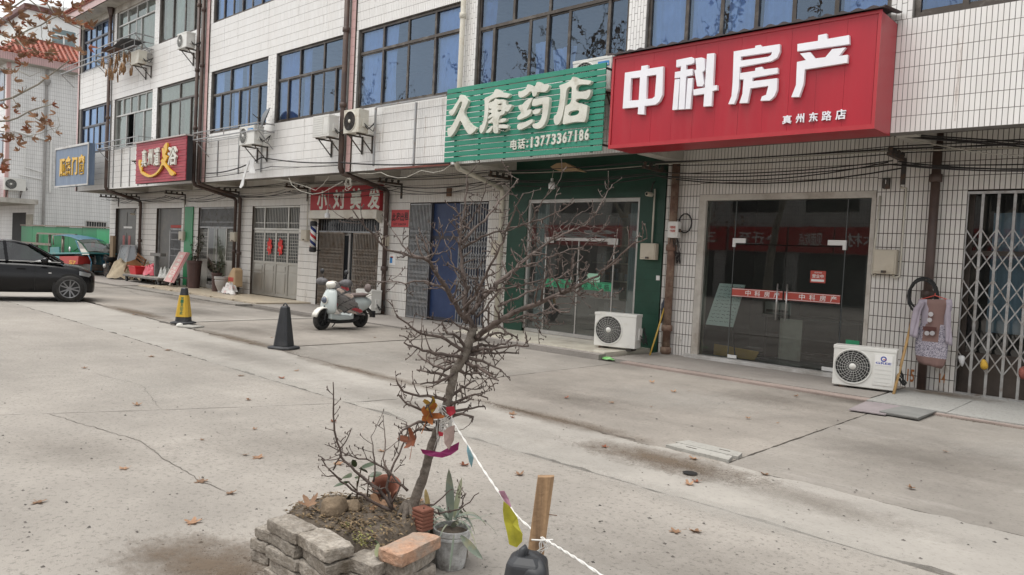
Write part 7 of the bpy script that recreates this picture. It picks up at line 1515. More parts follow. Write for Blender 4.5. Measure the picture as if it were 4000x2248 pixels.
# ------------------------------------------------------------------ pots and plants
M_leafd = M('dark_leaf', (.055,.075,.04), .6, var=.4, scale=10, island=.4); M_potbr = M('brown_pot', (.075,.04,.035), .5, var=.2); M_stem = M('twig_brown', (.12,.085,.06), .8, var=.3)
def leaf_quad(mb, p, d, n, L, w, bend=.25):
    d = d.normalized(); s = d.cross(n).normalized(); a = p; m1 = p+d*L*.45+n*L*.06; e = p+d*L-n*L*bend
    mb.quad(a, m1-s*w*.5, e, m1+s*w*.5)
def potplant(label, x, y, Y, hp, r, stems, hpl, seed, potmat, leaf=.09, spread=.35, nl=60, urn=False):
    rr = random.Random(seed); p = C1(x, y, Y); b = Vector((p.x, Y, .06)); o = thing('potted_plant', label, 'potted plant', tuple(b), group='potted plants by the glass door')
    if urn: prof = [(r*.5,0),(r*.45,.05),(r*.85,hp*.5),(r*.98,hp*.75),(r*.9,hp*.8),(r*1.06,hp*.86),(r*1.06,hp),(r*.92,hp),(r*.88,hp*.9)]
    else: prof = [(r*.78,0),(r*.95,hp*.9),(r*1.03,hp*.9),(r*1.03,hp),(r*.92,hp),(r*.9,hp*.93)]
    MB().lathe(prof,20,tuple(b)).build('pot', potmat, o, smooth=False, bevel=.004); MB().lathe([(.001,hp*.93),(r*.9,hp*.93)],14,tuple(b),cap=False).build('soil', M_soil, o, fix=False)
    st_ = MB(); lf = MB()
    for k in range(stems):
        a = rr.uniform(0,6.28); t = Vector((math.cos(a)*spread*rr.uniform(.3,1), math.sin(a)*spread*rr.uniform(.3,1), hpl*rr.uniform(.6,1))); c0 = b+Vector((0,0,hp*.9)); pts = [c0.lerp(c0+t, q/5)+Vector((rr.uniform(-.02,.02),rr.uniform(-.02,.02),0)) for q in range(6)]
        st_.tube(pts,[.012,.01,.009,.007,.005,.003],5)
        for q in range(nl//stems):
            f = rr.uniform(.25,1); pt = pts[min(5,int(f*5))]; d = Vector((rr.uniform(-1,1),rr.uniform(-1,1),rr.uniform(-.3,.6))); leaf_quad(lf, pt, d, Vector((0,0,1)), leaf*rr.uniform(.6,1.2), leaf*.5)
    if st_.v: st_.build('stem', M_stem, o, smooth=True); lf.build('leaves', M_leafd, o, fix=False, kind='stuff')
    return o
potplant('tall brown pot with a thin leafy shrub left of the glass door', 1670, 760, 11.55, .95, .25, 7, 1.3, 1, M_potbr, .11, .38, 130)
potplant('dark pot with a low bushy plant right of the glass door', 2065, 820, 11.5, .62, .17, 8, .55, 2, M_potbr, .10, .45, 140)
potplant('grey ceramic urn with white rim, empty, beside the paper sack', 2150, 840, 11.4, .52, .22, 2, .12, 3, M('grey_urn',(.36,.345,.33),.4,var=.1), .06, .1, 10, urn=True)
sk = thing('paper_sack', 'tan printed paper sack standing against the twin pipes', 'sack', tuple(C1(2300,770,11.55)))
qq = [C1(x,y,11.5) for x,y in ((2225,745),(2380,765),(2385,470),(2350,425),(2320,470),(2245,620))]
MB().prism(qq, (0,.28,0)).build('body', M('kraft_paper',(.45,.32,.19),.75,var=.12,bump=.3,bscale=12), sk, bevel=.03); a = C1(2275,660,11.5); b = C1(2365,600,11.5); MB().box(a.x,b.x,11.494,11.498,a.z,b.z).build('red_print', M_redband, sk)
a = C1(2260,850,11.3); heap('white and red plastic bags on the tiles by the twin pipes', 'plastic_bags', 'bag', (a.x+.05,11.35,.07), .38, .22, .3, M('white_bag_plastic',(.60,.58,.56),.4,var=.2,dirt=(.5,.12,.1),damt=.3,dscale=4), 31, .9)
# mats at the right
for k, (poly, mt, lab, h) in enumerate((([(1595,292),(1800,322),(1915,268),(1690,248)],M('grey_purple_board',(.27,.235,.24),.8,var=.2,bump=.2),'purplish board lying on the lot before the air conditioner',.02),([(1775,312),(1985,348),(2078,308),(1905,280)],M('grey_rubber_mat',(.20,.20,.19),.8,var=.2,bump=.2),'stack of grey mats lying on the lot by the gate',.035))):
    f = src((2200,1400), 1.4311); o = thing('flat_board', lab, 'mat', tuple(G(*f(*poly[0])))); 
    for j in range(2 if k else 1):
        qq = [G(*f(*a), .006)+Vector((jit(.02)*j,jit(.02)*j,.016*j+.004)) for a in poly]; MB().prism(qq, (0,0,.013)).build('sheet', mt, o)
gbp = G(2376,1405); heap('scrap of green plastic at the corner of the polished tiles', 'plastic_scrap', 'litter', (gbp.x,gbp.y,0), .12, .06, .04, M('green_scrap',(.15,.40,.12),.4), 41, .9, 16)
# ================================================================== brick planter with the bare sapling
FT = src((900,1650), 1.7173); TT = src((1200,700), 1.448)
M_paver = M('grey_paver', (.40,.36,.31), .95, var=.42, scale=45, bump=1.0, bscale=120, dirt=(.17,.14,.105), damt=.55, dscale=11, island=.3)
M_rbrick = M('orange_brick', (.42,.25,.165), .95, var=.35, scale=40, bump=.7, bscale=60, dirt=(.31,.26,.215), damt=.62, dscale=9)
plc = G(*FT(800,700), .27)
planter = thing('brick_planter', 'ring of loosely stacked grey bricks round the foot of the sapling', 'planter', (plc.x,plc.y,0))
def brick_mesh(c, ux, uy, L, W, H, mat, seed, nm='brick'):
    rr = random.Random(seed); o = Vector(c); off = wloc(planter); me_ = MB(); nx, ny, nz = 5, 3, 2
    bm = bmesh.new(); bmesh.ops.create_cube(bm, size=1.0); bmesh.ops.subdivide_edges(bm, edges=bm.edges[:], cuts=6, use_grid_fill=True)
    for v in bm.verts:
        p = v.co.copy(); k = sum(1 for a in p if abs(a) > .49); sh = 1-.018*(k >= 2)-.02*(k == 3)
        q = Vector((p.x*L*sh, p.y*W*sh, p.z*H*(sh if k > 1 else 1))); q += Vector((noise.noise(q*22+Vector((seed,0,0))),noise.noise(q*22+Vector((0,seed,0))),noise.noise(q*22+Vector((0,0,seed)))))*.004+Vector((noise.noise(q*70+Vector((seed,3,0))),noise.noise(q*70+Vector((5,seed,0))),noise.noise(q*70+Vector((0,7,seed)))))*.0025
        if k == 3 and noise.noise(p*3+Vector((seed*1.7,0,0))) > .05: q *= .93
        v.co = o+ux*q.x+uy*q.y+Vector((0,0,1))*(q.z+.02*q.x*rr.uniform(-1,1))-off
    me = bpy.data.meshes.new(nm); bm.to_mesh(me); bm.free(); me.materials.append(mat); ob = bpy.data.objects.new(nm, me); COL.objects.link(ob); ob.parent = planter
    return ob
def stack(p, q, ztop, W, layers, seed, top=None, H=.058, jx=.018):
    a, b = G(*FT(*p), ztop), G(*FT(*q), ztop); e = (b-a); L = e.length; e.normalize(); n = Vector((-e.y,e.x,0)); n = n if n.dot(fwd) > 0 else -n
    rr = random.Random(seed)
    for k in range(layers):
        z = ztop-H*.5-k*(H+.002); ang = rr.uniform(-.10,.10)*(1 if k else 0); ux = Matrix.Rotation(ang,3,'Z') @ e; uy = Matrix.Rotation(ang,3,'Z') @ n
        c = (a+b)/2+n*W/2+e*rr.uniform(-jx,jx)*(k > 0)+n*rr.uniform(-.5,1)*jx*(k > 0); brick_mesh((c.x,c.y,z), ux, uy, L if k == 0 else max(.2,min(.25,L)), W, H-.004, top if (k == 0 and top) else M_paver, seed*10+k)
stack((245,645),(440,748),.33,.125,5,1); stack((450,742),(640,866),.33,.14,5,2); stack((768,897),(962,968),.275,.12,4,3); stack((978,958),(1124,884),.275,.12,4,4); stack((1150,892),(1415,764),.33,.13,5,5,M_rbrick)
# bricks along the back of the ring
ring_back = [((-3.42,1.93),(-3.47,2.16)),((-3.48,2.18),(-3.42,2.42)),((-3.40,2.44),(-3.28,2.65)),((-3.26,2.67),(-3.05,2.77)),((-3.02,2.77),(-2.80,2.72)),((-2.99,2.80),(-2.80,2.74))][:5]
for i, (a, b) in enumerate(ring_back):
    a, b = Vector((*a,0)), Vector((*b,0)); e = (b-a).normalized()
    for k in range(3): brick_mesh(((a.x+b.x)/2+jit(.008),(a.y+b.y)/2+jit(.008),.03+.06*k), Matrix.Rotation(jit(.06),3,'Z') @ e, Vector((-e.y,e.x,0)), .23, .12, .055, M_paver, 200+i*5+k)
def soilz(x, y):
    dx, dy = (x-plc.x)/.52, (y-plc.y)/.42; r = dx*dx+dy*dy; return .255+.05*(1-min(1,r))+.022*noise.noise(Vector((x*9,y*9,1)))+.012*noise.noise(Vector((x*25,y*25,3)))
so_c = G(*FT(800,655), .28); so_c.z = 0
SB = [G(*FT(x,y), .26) for x,y in ((330,650),(500,705),(640,770),(790,800),(900,858),(1010,868),(1115,805),(1230,730),(1330,660),(1370,590),(1290,545),(1180,525),(1000,515),(860,505),(700,500),(560,525),(420,580))]
def soilp(u, v):
    k = u*len(SB); i = int(k) % len(SB); e = SB[i].lerp(SB[(i+1) % len(SB)], k-int(k)); p = so_c.lerp(Vector((e.x,e.y,0)), .02+.98*v)
    return (p.x, p.y, .285+.028*(1-v*v)+.02*noise.noise(Vector((p.x*9,p.y*9,1)))+.012*noise.noise(Vector((p.x*25,p.y*25,3)))-.05*max(0,v-.9)/.1)
MB().grid(soilp, 68, 22).build('soil', M_soil, planter, smooth=True, fix=False)
MB().grid(lambda u,v: (lambda p: (p[0],p[1],p[2]-.22*v))(soilp(u,1.0)), 68, 1).build('soil_side', M_soil, planter, smooth=True, fix=False)
rr = random.Random(77)
M_litter = M('leaf_litter', (.24,.17,.095), .85, var=.5, scale=9, island=.6)
lt = MB()
for k in range(1500):
    L = rr.uniform(.008,.03); leaf_quad(lt, Vector(soilp(rr.random(), math.sqrt(rr.random())*.97))+Vector((0,0,.004+rr.random()*.012)), Vector((rr.uniform(-1,1),rr.uniform(-1,1),rr.uniform(-.2,.4))), Vector((rr.uniform(-.3,.3),rr.uniform(-.3,.3),1)), L, L*rr.uniform(.25,.6))
lt.build('leaf_litter', M_litter, planter, fix=False, kind='stuff')
def rock(c, r, mat, nm, seed, par=None, **kw):
    m_ = MB()
    def fn(u, v): a = u*6.2832; b = (v-.5)*3.1416; d = Vector((math.cos(a)*math.cos(b),math.sin(a)*math.cos(b),math.sin(b))); k = r*(1+.35*noise.noise(d*1.6+Vector((seed,0,0)))+.15*noise.noise(d*5+Vector((seed,0,0)))); return tuple(Vector(c)+Vector((d.x*k,d.y*k,d.z*k*.85)))
    return m_.grid(fn, 20, 12).build(nm, mat, par, smooth=True, fix=False, **kw)
M_clod = M('clay_clod', (.20,.15,.10), .95, var=.35, scale=18, bump=.8, bscale=70)
p = G(*FT(690,620), .30); rock((p.x,p.y,.335), .065, M_clod, 'soil_clod', 3, None, label='large brown clod of soil in the planter', cat='clod'); p = G(*FT(820,600), .30); rock((p.x,p.y,.32), .045, M_clod, 'soil_clod', 7, None, label='smaller clod of soil beside the large one in the planter', cat='clod')
# hollow red brick and broken terracotta pot
M_terra = M('terracotta', (.22,.085,.055), .85, var=.25, scale=9, dirt=(.16,.085,.06), damt=.5)
p = G(*FT(1280,690), .27); hb_ = thing('hollow_brick', 'ribbed red hollow brick standing in the planter behind the orange brick', 'brick', (p.x,p.y,.24))
for k in range(6): MB().box(p.x-.04,p.x+.04,p.y-.03,p.y+.045,.25+k*.018,.25+k*.018+.014).build('rib', M_terra, hb_, bevel=.003)
MB().box(p.x-.036,p.x+.036,p.y-.026,p.y+.042,.25,.355).build('core', M_terra, hb_)
p = PD(*FT(1040,480), 3.95); tp = thing('terracotta_pot', 'broken terracotta pot lying tilted behind the sapling', 'pot', tuple(p)); pr = Matrix.Rotation(.25,3,'X') @ Matrix.Rotation(.35,3,'Y'); m_ = MB()
m_.grid(lambda u,v: tuple(p+pr @ Vector(((.042+.03*v)*math.cos(u*5.0),(.042+.03*v)*math.sin(u*5.0),.12*v-.06))), 20, 4); m_.grid(lambda u,v: tuple(p+pr @ Vector(((.073+.005*v)*math.cos(u*5.0),(.073+.005*v)*math.sin(u*5.0),.04+.025*v))), 20, 1); o = m_.build('shell', M_terra, tp, smooth=True, fix=False); o.modifiers.new('thick','SOLIDIFY').thickness = .008
# dirt spilled round the planter
dirt_patch((-3.35,1.78), .55, .35, 'spilled_soil', 'spilled dark soil on the concrete at the left of the planter', 17); dirt_patch((-2.35,2.35), .3, .2, 'spilled_soil', 'spilled soil on the concrete round the old bucket', 18)
# ------------------------------------------------------------------ sapling
M_bark = M('sapling_bark', (.13,.108,.088), .9, var=.45, scale=14, bump=.9, bscale=90, dirt=(.27,.24,.205), damt=.45, dscale=12, stretch=(1,1,1.6)); M_twig = M('twig_bark', (.085,.062,.052), .8, var=.4, scale=12, dirt=(.19,.155,.135), damt=.35, dscale=20)
tb0 = G(1590,2035,.27); D0 = depth_of(tb0)
sap = thing('sapling', 'leafless young fruit tree growing from the brick planter', 'tree', tuple(tb0))
def pxs(pts, f, d0, d1): n = len(pts); return [PD(*f(*p), d0+(d1-d0)*i/max(1,n-1)) for i, p in enumerate(pts)]
def dense(P, step=.035, wob=.006, rr=random):
    out = []
    for i in range(len(P)-1):
        k = max(1, int((P[i+1]-P[i]).length/step))
        for j in range(k): out.append(P[i].lerp(P[i+1], j/k)+(Vector((rr.uniform(-wob,wob),rr.uniform(-wob,wob),rr.uniform(-wob,wob))) if (i or j) else Vector()))
    return out+[P[-1]]
def branch(pts, f, r0, r1, d0, d1, seed, twigs=.5, nm='branch', tl=.09, par=None, mat=None, bud=True):
    rr = random.Random(seed); P = dense(pxs(pts, f, D0+d0, D0+d1), .03, .006, rr); n = len(P); mb = MB(); R_ = [r0+(r1-r0)*(i/(n-1))**.8 for i in range(n)]
    mb.tube(P, [r*(1+.15*rr.random()) for r in R_], 7)
    for i in range(1, n):
        if rr.random() < twigs:
            t = (P[i]-P[i-1]).normalized(); ax = Vector((rr.uniform(-1,1),rr.uniform(-1,1),rr.uniform(-1,1))); d = (t*.5+(ax-t*ax.dot(t)).normalized()).normalized(); L = tl*rr.uniform(.25,1.3)*(1 if rr.random() < .7 else 1.8); q = P[i]; tp_ = [q]
            k = max(2, int(L/.025))
            for j in range(k): d = (d+Vector((rr.uniform(-.25,.25),rr.uniform(-.25,.25),rr.uniform(-.1,.3)))).normalized(); q = q+d*(L/k); tp_.append(q)
            mb.tube(tp_, [max(.0016, min(R_[i]*.62,.0062)*(1-.55*j/len(tp_))) for j in range(len(tp_))], 5)
            if bud: mb.lathe([(.001,-.005),(.0032,0),(.0024,.005),(.0004,.009)],5,tuple(q))
            for j2 in range(1, len(tp_)-1):
                if rr.random() < .45: e_ = tp_[j2]+Vector((rr.uniform(-.028,.028),rr.uniform(-.028,.028),rr.uniform(-.01,.03))); mb.tube([tp_[j2],(tp_[j2]+e_)/2+Vector((rr.uniform(-.004,.004),0,.004)),e_],[.0034,.0028,.002],4); mb.lathe([(.001,-.004),(.0036,0),(.0004,.007)],5,tuple(e_))
            if rr.random() < .3 and len(tp_) > 3: e = tp_[2]+Vector((rr.uniform(-.03,.03),rr.uniform(-.03,.03),rr.uniform(-.005,.035))); mb.tube([tp_[2],e],[.002,.0015],4); mb.lathe([(.001,-.004),(.003,0),(.0004,.007)],5,tuple(e))
    return mb.build(nm, mat or M_twig, par or sap, smooth=True)
tr_px = [(1588,2050),(1600,2010),(1630,1930),(1655,1860),(1682,1760),(1703,1700),(1722,1650),(1752,1560),(1775,1450),(1812,1395),(1836,1325),(1848,1280)]
P = [PD(x,y,D0+.0) for x,y in tr_px]; R_ = [.042,.029,.024,.023,.024,.024,.024,.022,.024,.025,.023,.019]
Pd = []; Rd = []
for i in range(len(P)-1):
    for j in range(6): Pd.append(P[i].lerp(P[i+1],j/6)+Vector((jit(.002),jit(.002),0))); Rd.append((R_[i]+(R_[i+1]-R_[i])*j/6)*(1+.22*noise.noise(P[i].lerp(P[i+1],j/6)*38)))
Pd.append(P[-1]); Rd.append(R_[-1]); MB().tube(Pd, Rd, 12).build('trunk', M_bark, sap, smooth=True)
for k in range(6): a = k*1.05; MB().tube([tb0+Vector((.01*math.cos(a),.01*math.sin(a),.09)), tb0+Vector((.045*math.cos(a),.045*math.sin(a),.02)), tb0+Vector((.10*math.cos(a),.10*math.sin(a),-.03))],[.018,.016,.008],6).build('root_flare', M_bark, sap, smooth=True)
BR = [ # main limbs: pixels, radii, depth change
 ([(935,840),(900,770),(890,700),(905,620),(880,520),(865,420),(862,330),(880,220),(895,120),(905,40),(902,-20)],.020,.004,0,.15,.5),
 ([(905,810),(860,750),(800,640),(745,545),(700,480),(660,448)],.017,.010,0,-.25,.5), ([(660,448),(600,440),(540,415),(450,395),(400,345),(340,280),(295,225),(258,178)],.009,.003,-.25,-.5,.4), ([(660,448),(590,420),(540,380),(500,320),(478,285)],.007,.0025,-.25,-.1,.5), ([(690,462),(720,425),(750,340),(798,255)],.006,.002,-.25,-.3,.4), ([(650,445),(740,425),(800,400)],.006,.002,-.25,-.05,.5), ([(770,330),(755,270),(742,215)],.004,.002,-.3,-.32,.3),
 ([(880,790),(830,690),(760,610),(700,588),(640,575),(560,590),(480,578),(400,576),(318,568)],.010,.0025,.05,.45,.55),
 ([(930,760),(1000,660),(1090,580),(1180,505),(1290,415)],.017,.011,0,.3,.5), ([(1290,415),(1380,350),(1480,300),(1570,260),(1620,205),(1680,110),(1725,32)],.010,.0035,.3,.7,.5), ([(1290,415),(1340,370),(1440,290),(1510,220),(1555,185)],.006,.002,.3,.35,.5), ([(1180,505),(1300,470),(1400,430),(1480,400),(1560,380),(1640,318)],.008,.0025,.2,.5,.55), ([(1400,350),(1395,250),(1400,160),(1402,110)],.005,.002,.35,.35,.4),
 ([(900,740),(960,640),(1010,550),(1060,450),(1110,350),(1140,260),(1180,160),(1222,82)],.012,.003,0,-.3,.5), ([(1180,150),(1220,230),(1255,300),(1300,390)],.0045,.003,-.25,.1,.3),
 ([(868,370),(930,300),(1000,235),(1060,170),(1110,105),(1190,0)],.011,.0035,.1,.4,.4), ([(868,330),(960,180),(1000,90),(1020,0)],.005,.002,.1,-.2,.4),
 ([(880,390),(960,345),(1060,305),(1150,280),(1260,250),(1330,225),(1400,195),(1512,130)],.009,.0025,.1,-.35,.45), ([(1260,250),(1310,160),(1350,90),(1400,20)],.005,.002,-.2,-.4,.3),
 ([(960,900),(1000,860),(1060,822),(1180,750),(1290,705),(1400,665),(1500,620),(1540,600)],.020,.011,0,-.35,.55), ([(1540,600),(1640,545),(1720,480),(1780,430),(1850,370),(1922,335)],.009,.003,-.35,-.6,.5), ([(1400,668),(1500,640),(1560,640),(1615,655)],.006,.002,-.3,-.15,.7), ([(1450,640),(1530,600),(1600,575),(1650,570)],.006,.002,-.3,-.5,.6), ([(1490,625),(1500,560),(1490,480),(1505,420)],.005,.002,-.33,-.4,.4),
 ([(1000,870),(1100,810),(1200,775),(1320,760),(1400,745),(1490,735)],.011,.003,0,.3,.6), ([(1320,760),(1400,710),(1460,700),(1522,718)],.005,.002,.2,.25,.5), ([(1200,775),(1280,800),(1360,850)],.005,.002,.15,.35,.5),
 ([(1000,640),(1100,620),(1200,610),(1330,570),(1420,540)],.008,.0025,-.1,-.25,.5), ([(1080,720),(1150,690),(1250,640),(1380,590),(1480,520),(1560,440)],.009,.0025,-.1,.2,.5), ([(960,780),(1010,740),(1080,640),(1150,560),(1160,470)],.009,.003,0,.2,.5), ([(960,860),(945,780),(950,700),(985,610)],.007,.003,0,.1,.5), ([(905,620),(840,520),(800,400),(775,340)],.007,.0025,.02,.2,.4), ([(900,700),(960,600),(965,500),(1000,430)],.006,.002,0,-.2,.4), ([(920,860),(860,830),(800,795),(740,800)],.007,.0025,0,-.2,.6)]
for i, (pts, r0, r1, d0, d1, tw) in enumerate(BR): branch(pts, TT, r0*.72, r1*.8, d0, d1, 500+i, min(.95,tw*1.7), 'branch', .10)
LT = [([(905,985),(850,950),(790,905),(720,885),(650,880),(590,845),(540,800),(508,780)],0,-.25),([(890,1000),(830,1000),(760,985),(680,980),(600,945),(548,926)],0,-.3),([(870,1030),(800,1040),(740,1000),(690,960)],0,.2),([(850,1060),(790,1075),(720,1060),(660,1020),(625,990)],0,.1),([(930,975),(1000,965),(1100,950),(1180,945),(1252,945)],0,-.2),([(915,990),(1000,990),(1100,980),(1195,985)],0,.2),([(905,1010),(990,1030),(1060,1060),(1098,1080)],0,-.1),([(900,1040),(960,1060),(1020,1100),(1082,1140)],0,-.25),([(890,1020),(950,1080),(985,1110)],0,.2),
      ([(930,960),(985,940),(1050,950),(1120,930),(1160,900)],0,.3),([(930,920),(1000,900),(1060,870),(1150,880),(1190,895)],0,.3),([(900,960),(860,900),(800,870),(770,830)],0,-.1),([(845,1090),(780,1130),(720,1150),(640,1160)],0,-.2),([(830,1130),(770,1110),(700,1090),(620,1080)],0,.15),([(860,1080),(920,1110),(940,1130)],0,.1),([(800,1260),(740,1235),(680,1230),(590,1215),(540,1195),(505,1140)],0,-.2),([(810,1230),(870,1180),(950,1140)],0,.2),([(800,1290),(880,1240),(950,1220),(1022,1240)],0,-.1),([(800,1330),(870,1310),(930,1300),(1005,1288)],0,.15),([(800,1350),(870,1330),(935,1345),(930,1370)],0,-.1),([(770,1350),(700,1330),(640,1300),(560,1270),(515,1220)],0,-.1),([(770,1380),(680,1370),(600,1390),(540,1420),(520,1480)],0,-.2),([(740,1420),(650,1410),(590,1440),(560,1500)],0,.1)]
for i, (pts, d0, d1) in enumerate(LT): branch(pts, TT, .0095, .0035, d0, d1, 700+i, .9, 'side_branch', .07)
SK = [([(1090,592),(1020,480),(930,400),(830,318),(745,230),(720,130),(695,60),(692,-100),(689,-270)],.010,.0025,-.1),([(1085,595),(950,535),(860,470),(740,400),(680,330),(640,290),(612,245)],.009,.0025,-.25),([(1085,590),(1050,440),(1060,370),(1100,270),(1150,160),(1190,60),(1180,0)],.009,.003,.1),([(1070,360),(1030,240),(1040,130),(1028,15)],.005,.002,.15),([(960,400),(965,280),(960,200),(943,98)],.005,.002,0),([(1190,460),(1060,330),(960,265),(860,240),(720,195),(632,148)],.007,.002,.05),([(1190,600),(1290,560),(1370,550),(1420,500),(1482,450)],.007,.0025,.1),([(1200,606),(1330,580),(1400,605),(1480,600),(1540,582),(1600,530),(1668,474)],.007,.002,-.1),([(1540,580),(1560,520),(1572,480)],.004,.002,-.1),([(745,385),(700,365),(640,362)],.004,.002,-.2),([(720,200),(780,120),(810,48)],.004,.002,-.1),([(690,320),(740,220),(700,215)],.004,.002,-.2),([(1100,330),(1130,290),(1168,285)],.003,.002,.1)]
for i, (pts, r0, r1, d1) in enumerate(SK): branch(pts, FT, r0, r1, 0, d1, 900+i, .45, 'sucker_shoot', .07)
# ------------------------------------------------------------------ dry leaves
def leaf_mesh(name, mat, size=.075, seed=0, curl=.35, lob=5):
    rr = random.Random(seed); n = 40; pts = []
    for i in range(n):
        a = i/n*6.2832; k = abs(math.cos((a-math.pi/2)*lob/2)); r = size*(.42+.62*k**1.6*(1.0 if math.sin(a) > -.5 else .55)); 
        if i % 3 == 0: r *= .90
        pts.append((r*math.cos(a), r*math.sin(a)))
    v = [(0,0,.0)]; f = []
    for s in (.5, 1.0):
        for x, y in pts: v.append((x*s, y*s, curl*((x*s)**2*1.2+(y*s)**2)/size+.10*size*s*noise.noise(Vector((x*40,y*40,seed)))))
    for i in range(n):
        j = (i+1) % n; f.append((0,1+i,1+j)); f.append((1+i,1+n+i,1+n+j,1+j))
    b = len(v); v += [(-.0015,-size*.3,.001),(.0015,-size*.3,.001),(.002,-size*1.5,.012),(-.002,-size*1.5,.012)]; f.append((b,b+1,b+2,b+3))
    me = bpy.data.meshes.new(name); me.from_pydata(v, [], f); me.materials.append(mat); me.polygons.foreach_set('use_smooth',[True]*len(f)); return me
def leafmat(nm, c, d):
    m, t, out = nodes(nm); b = t.nodes.new('ShaderNodeBsdfPrincipled'); tl = t.nodes.new('ShaderNodeBsdfTranslucent'); mx = t.nodes.new('ShaderNodeMixShader'); mx.inputs[0].default_value = .25
    oi = t.nodes.new('ShaderNodeObjectInfo'); col = ramp(t, noise_(t, coord(t), 30, 5, .7), [(.3,d),(.7,c)]); col = mixc(t, 1.0, col, ramp(t, oi.outputs['Random'], [(0,(.62,.58,.55)),(1,(1.15,1.05,1.0))]), 'MULTIPLY')
    t.links.new(col, b.inputs['Base Color']); t.links.new(col, tl.inputs[0]); b.inputs['Roughness'].default_value = .7; t.links.new(b.outputs[0], mx.inputs[1]); t.links.new(tl.outputs[0], mx.inputs[2]); t.links.new(mx.outputs[0], out.inputs[0]); MATS[nm] = m; return m
ML1 = leafmat('dry_leaf_tan', (.42,.28,.18), (.30,.18,.11)); ML2 = leafmat('dry_leaf_rust', (.36,.12,.05), (.20,.07,.04)); ML3 = leafmat('plane_leaf_brown', (.30,.175,.10), (.18,.10,.06)); ML4 = leafmat('leaf_yellow', (.62,.44,.06), (.5,.28,.05)); ML5 = leafmat('leaf_orange', (.52,.20,.05), (.36,.12,.04))
LM = [leaf_mesh('fallen_leaf', m_, .062, i, cu) for i, (m_, cu) in enumerate(((ML1,.08),(ML1,.22),(ML1,.15),(ML1,.4),(ML2,.3)))]
def put_leaf(me, p, s, rot, name, parent=None, **kw):
    o = bpy.data.objects.new(name, me); COL.objects.link(o); o.location = p; o.scale = (s,)*3; o.rotation_euler = rot
    if parent is not None: o.parent = parent; o.location = Vector(p)-wloc(parent)
    return tag(o, **kw)
rr = random.Random(31)
spots = [(150,1965),(752,2045),(785,1883),(900,1930),(485,1833),(535,1585),(1300,1650),(2030,1858),(2690,1895),(2710,1795),(2720,1885),(2990,1857),(2920,1636),(2632,1533),(2547,1496),(2720,2080),(2640,2080),(590,1395),(1010,1790),(1320,1815),(1490,1765),(1810,1820),(3560,1910),(330,1440),(940,1470),(1100,1480),(655,1370),(2000,1620),(1640,1960),(1440,2040)]
for x, y in spots: p = G(x,y,.0); put_leaf(rr.choice(LM), (p.x,p.y,.006), rr.uniform(.6,.95), (jit(.15),jit(.15),rr.uniform(0,6.28)), 'fallen_leaf', label='dry brown leaf lying on the concrete', cat='leaf', group='fallen dry leaves')
for k in range(26):
    x, y = rr.uniform(0,3900), 1185+rr.random()**1.3*700; p = G(x,y)
    if p.y > 10 or p.y < 1.5: continue
    put_leaf(rr.choice(LM), (p.x,p.y,.006), rr.uniform(.3,.7), (jit(.2),jit(.2),rr.uniform(0,6.28)), 'fallen_leaf', label='dry brown leaf lying on the concrete', cat='leaf', group='fallen dry leaves')
big1, big2 = leaf_mesh('big_leaf', ML2, .085, 11, .8), leaf_mesh('big_leaf', ML1, .08, 12, .5)
for f_, x, y, z, me, s, rt, lab in ((FT,1010,590,.30,big2,1.0,(.5,.3,.4),'large rust coloured dry leaf at the foot of the sapling'),(FT,530,565,.33,big2,.7,(.2,-.2,1.5),'tan dry leaf on the soil at the left of the planter'),(FT,1030,640,.29,LM[0],1.2,(.2,.1,2.5),'curled tan leaf on the soil before the sapling'),(FT,1010,705,.27,LM[0],.3,(0,0,1),'tiny pale leaf on the planter soil')):
    p = G(*f_(x,y), z); put_leaf(me, (p.x,p.y,z+.01), s, rt, 'dry_leaf', label=lab, cat='leaf')
for x, y, me, s, rt, lab in ((1690,1590,leaf_mesh('stuck_leaf',ML4,.05,21,.8),.9,(1.2,.2,.3),'yellow leaf stuck among the twigs on the trunk'),(1672,1625,leaf_mesh('stuck_leaf',ML5,.062,22,1.0),1.0,(1.3,.4,1.0),'orange leaf stuck among the twigs on the trunk'),(1612,1722,leaf_mesh('stuck_leaf',ML2,.06,23,.6),1.1,(1.1,-.4,.2),'rust leaf caught in the twigs left of the trunk')):
    put_leaf(me, PD(x,y,D0-.06), s, rt, 'stuck_leaf', label=lab, cat='leaf')
# ------------------------------------------------------------------ seedling, creeping succulent, agave in a bucket
M_gleaf = M('evergreen_leaf', (.035,.055,.022), .35, var=.3, scale=12, dirt=(.075,.08,.03), damt=.3, dscale=9)
sd2 = thing('evergreen_seedling', 'small seedling with glossy dark green leaves in the planter', 'plant', tuple(G(*FT(850,560), .28)))
for (a, b) in (((850,560),(850,400)),((850,430),(880,300)),((850,460),(790,400)),((915,540),(930,360))): MB().tube(pxs([a,b],FT,D0+.15,D0+.1),[.005,.003],5).build('stem', M_stem, sd2)
def big_leaf(p, e, w, nrm, mat, par, bend=.1, nm='leaf'):
    d = e-p; s = d.cross(nrm).normalized(); n = s.cross(d).normalized()
    return MB().grid(lambda u,v: tuple(p+d*u+s*((v-.5)*w*math.sin(math.pi*min(1,.05+u*.95))**.7)+n*(bend*d.length*(u-u*u*1.6)+.12*w*abs(v-.5))), 8, 4).build(nm, mat, par, smooth=True, fix=False)
for (a, b, w) in (((870,310),(985,270),.035),((840,300),(820,250),.03),((860,310),(920,335),.03),((810,370),(755,360),.05),((800,400),(690,430),.03),((850,380),(880,350),.045),((850,400),(900,385),.04),((860,430),(905,455),.035),((930,365),(1020,340),.04),((860,470),(830,520),.03),((810,480),(790,520),.03)):
    big_leaf(PD(*FT(*a),D0+.12+jit(.05)), PD(*FT(*b),D0+.12+jit(.12)), w, Vector((jit(.4),-.6,1)), M_gleaf, sd2)
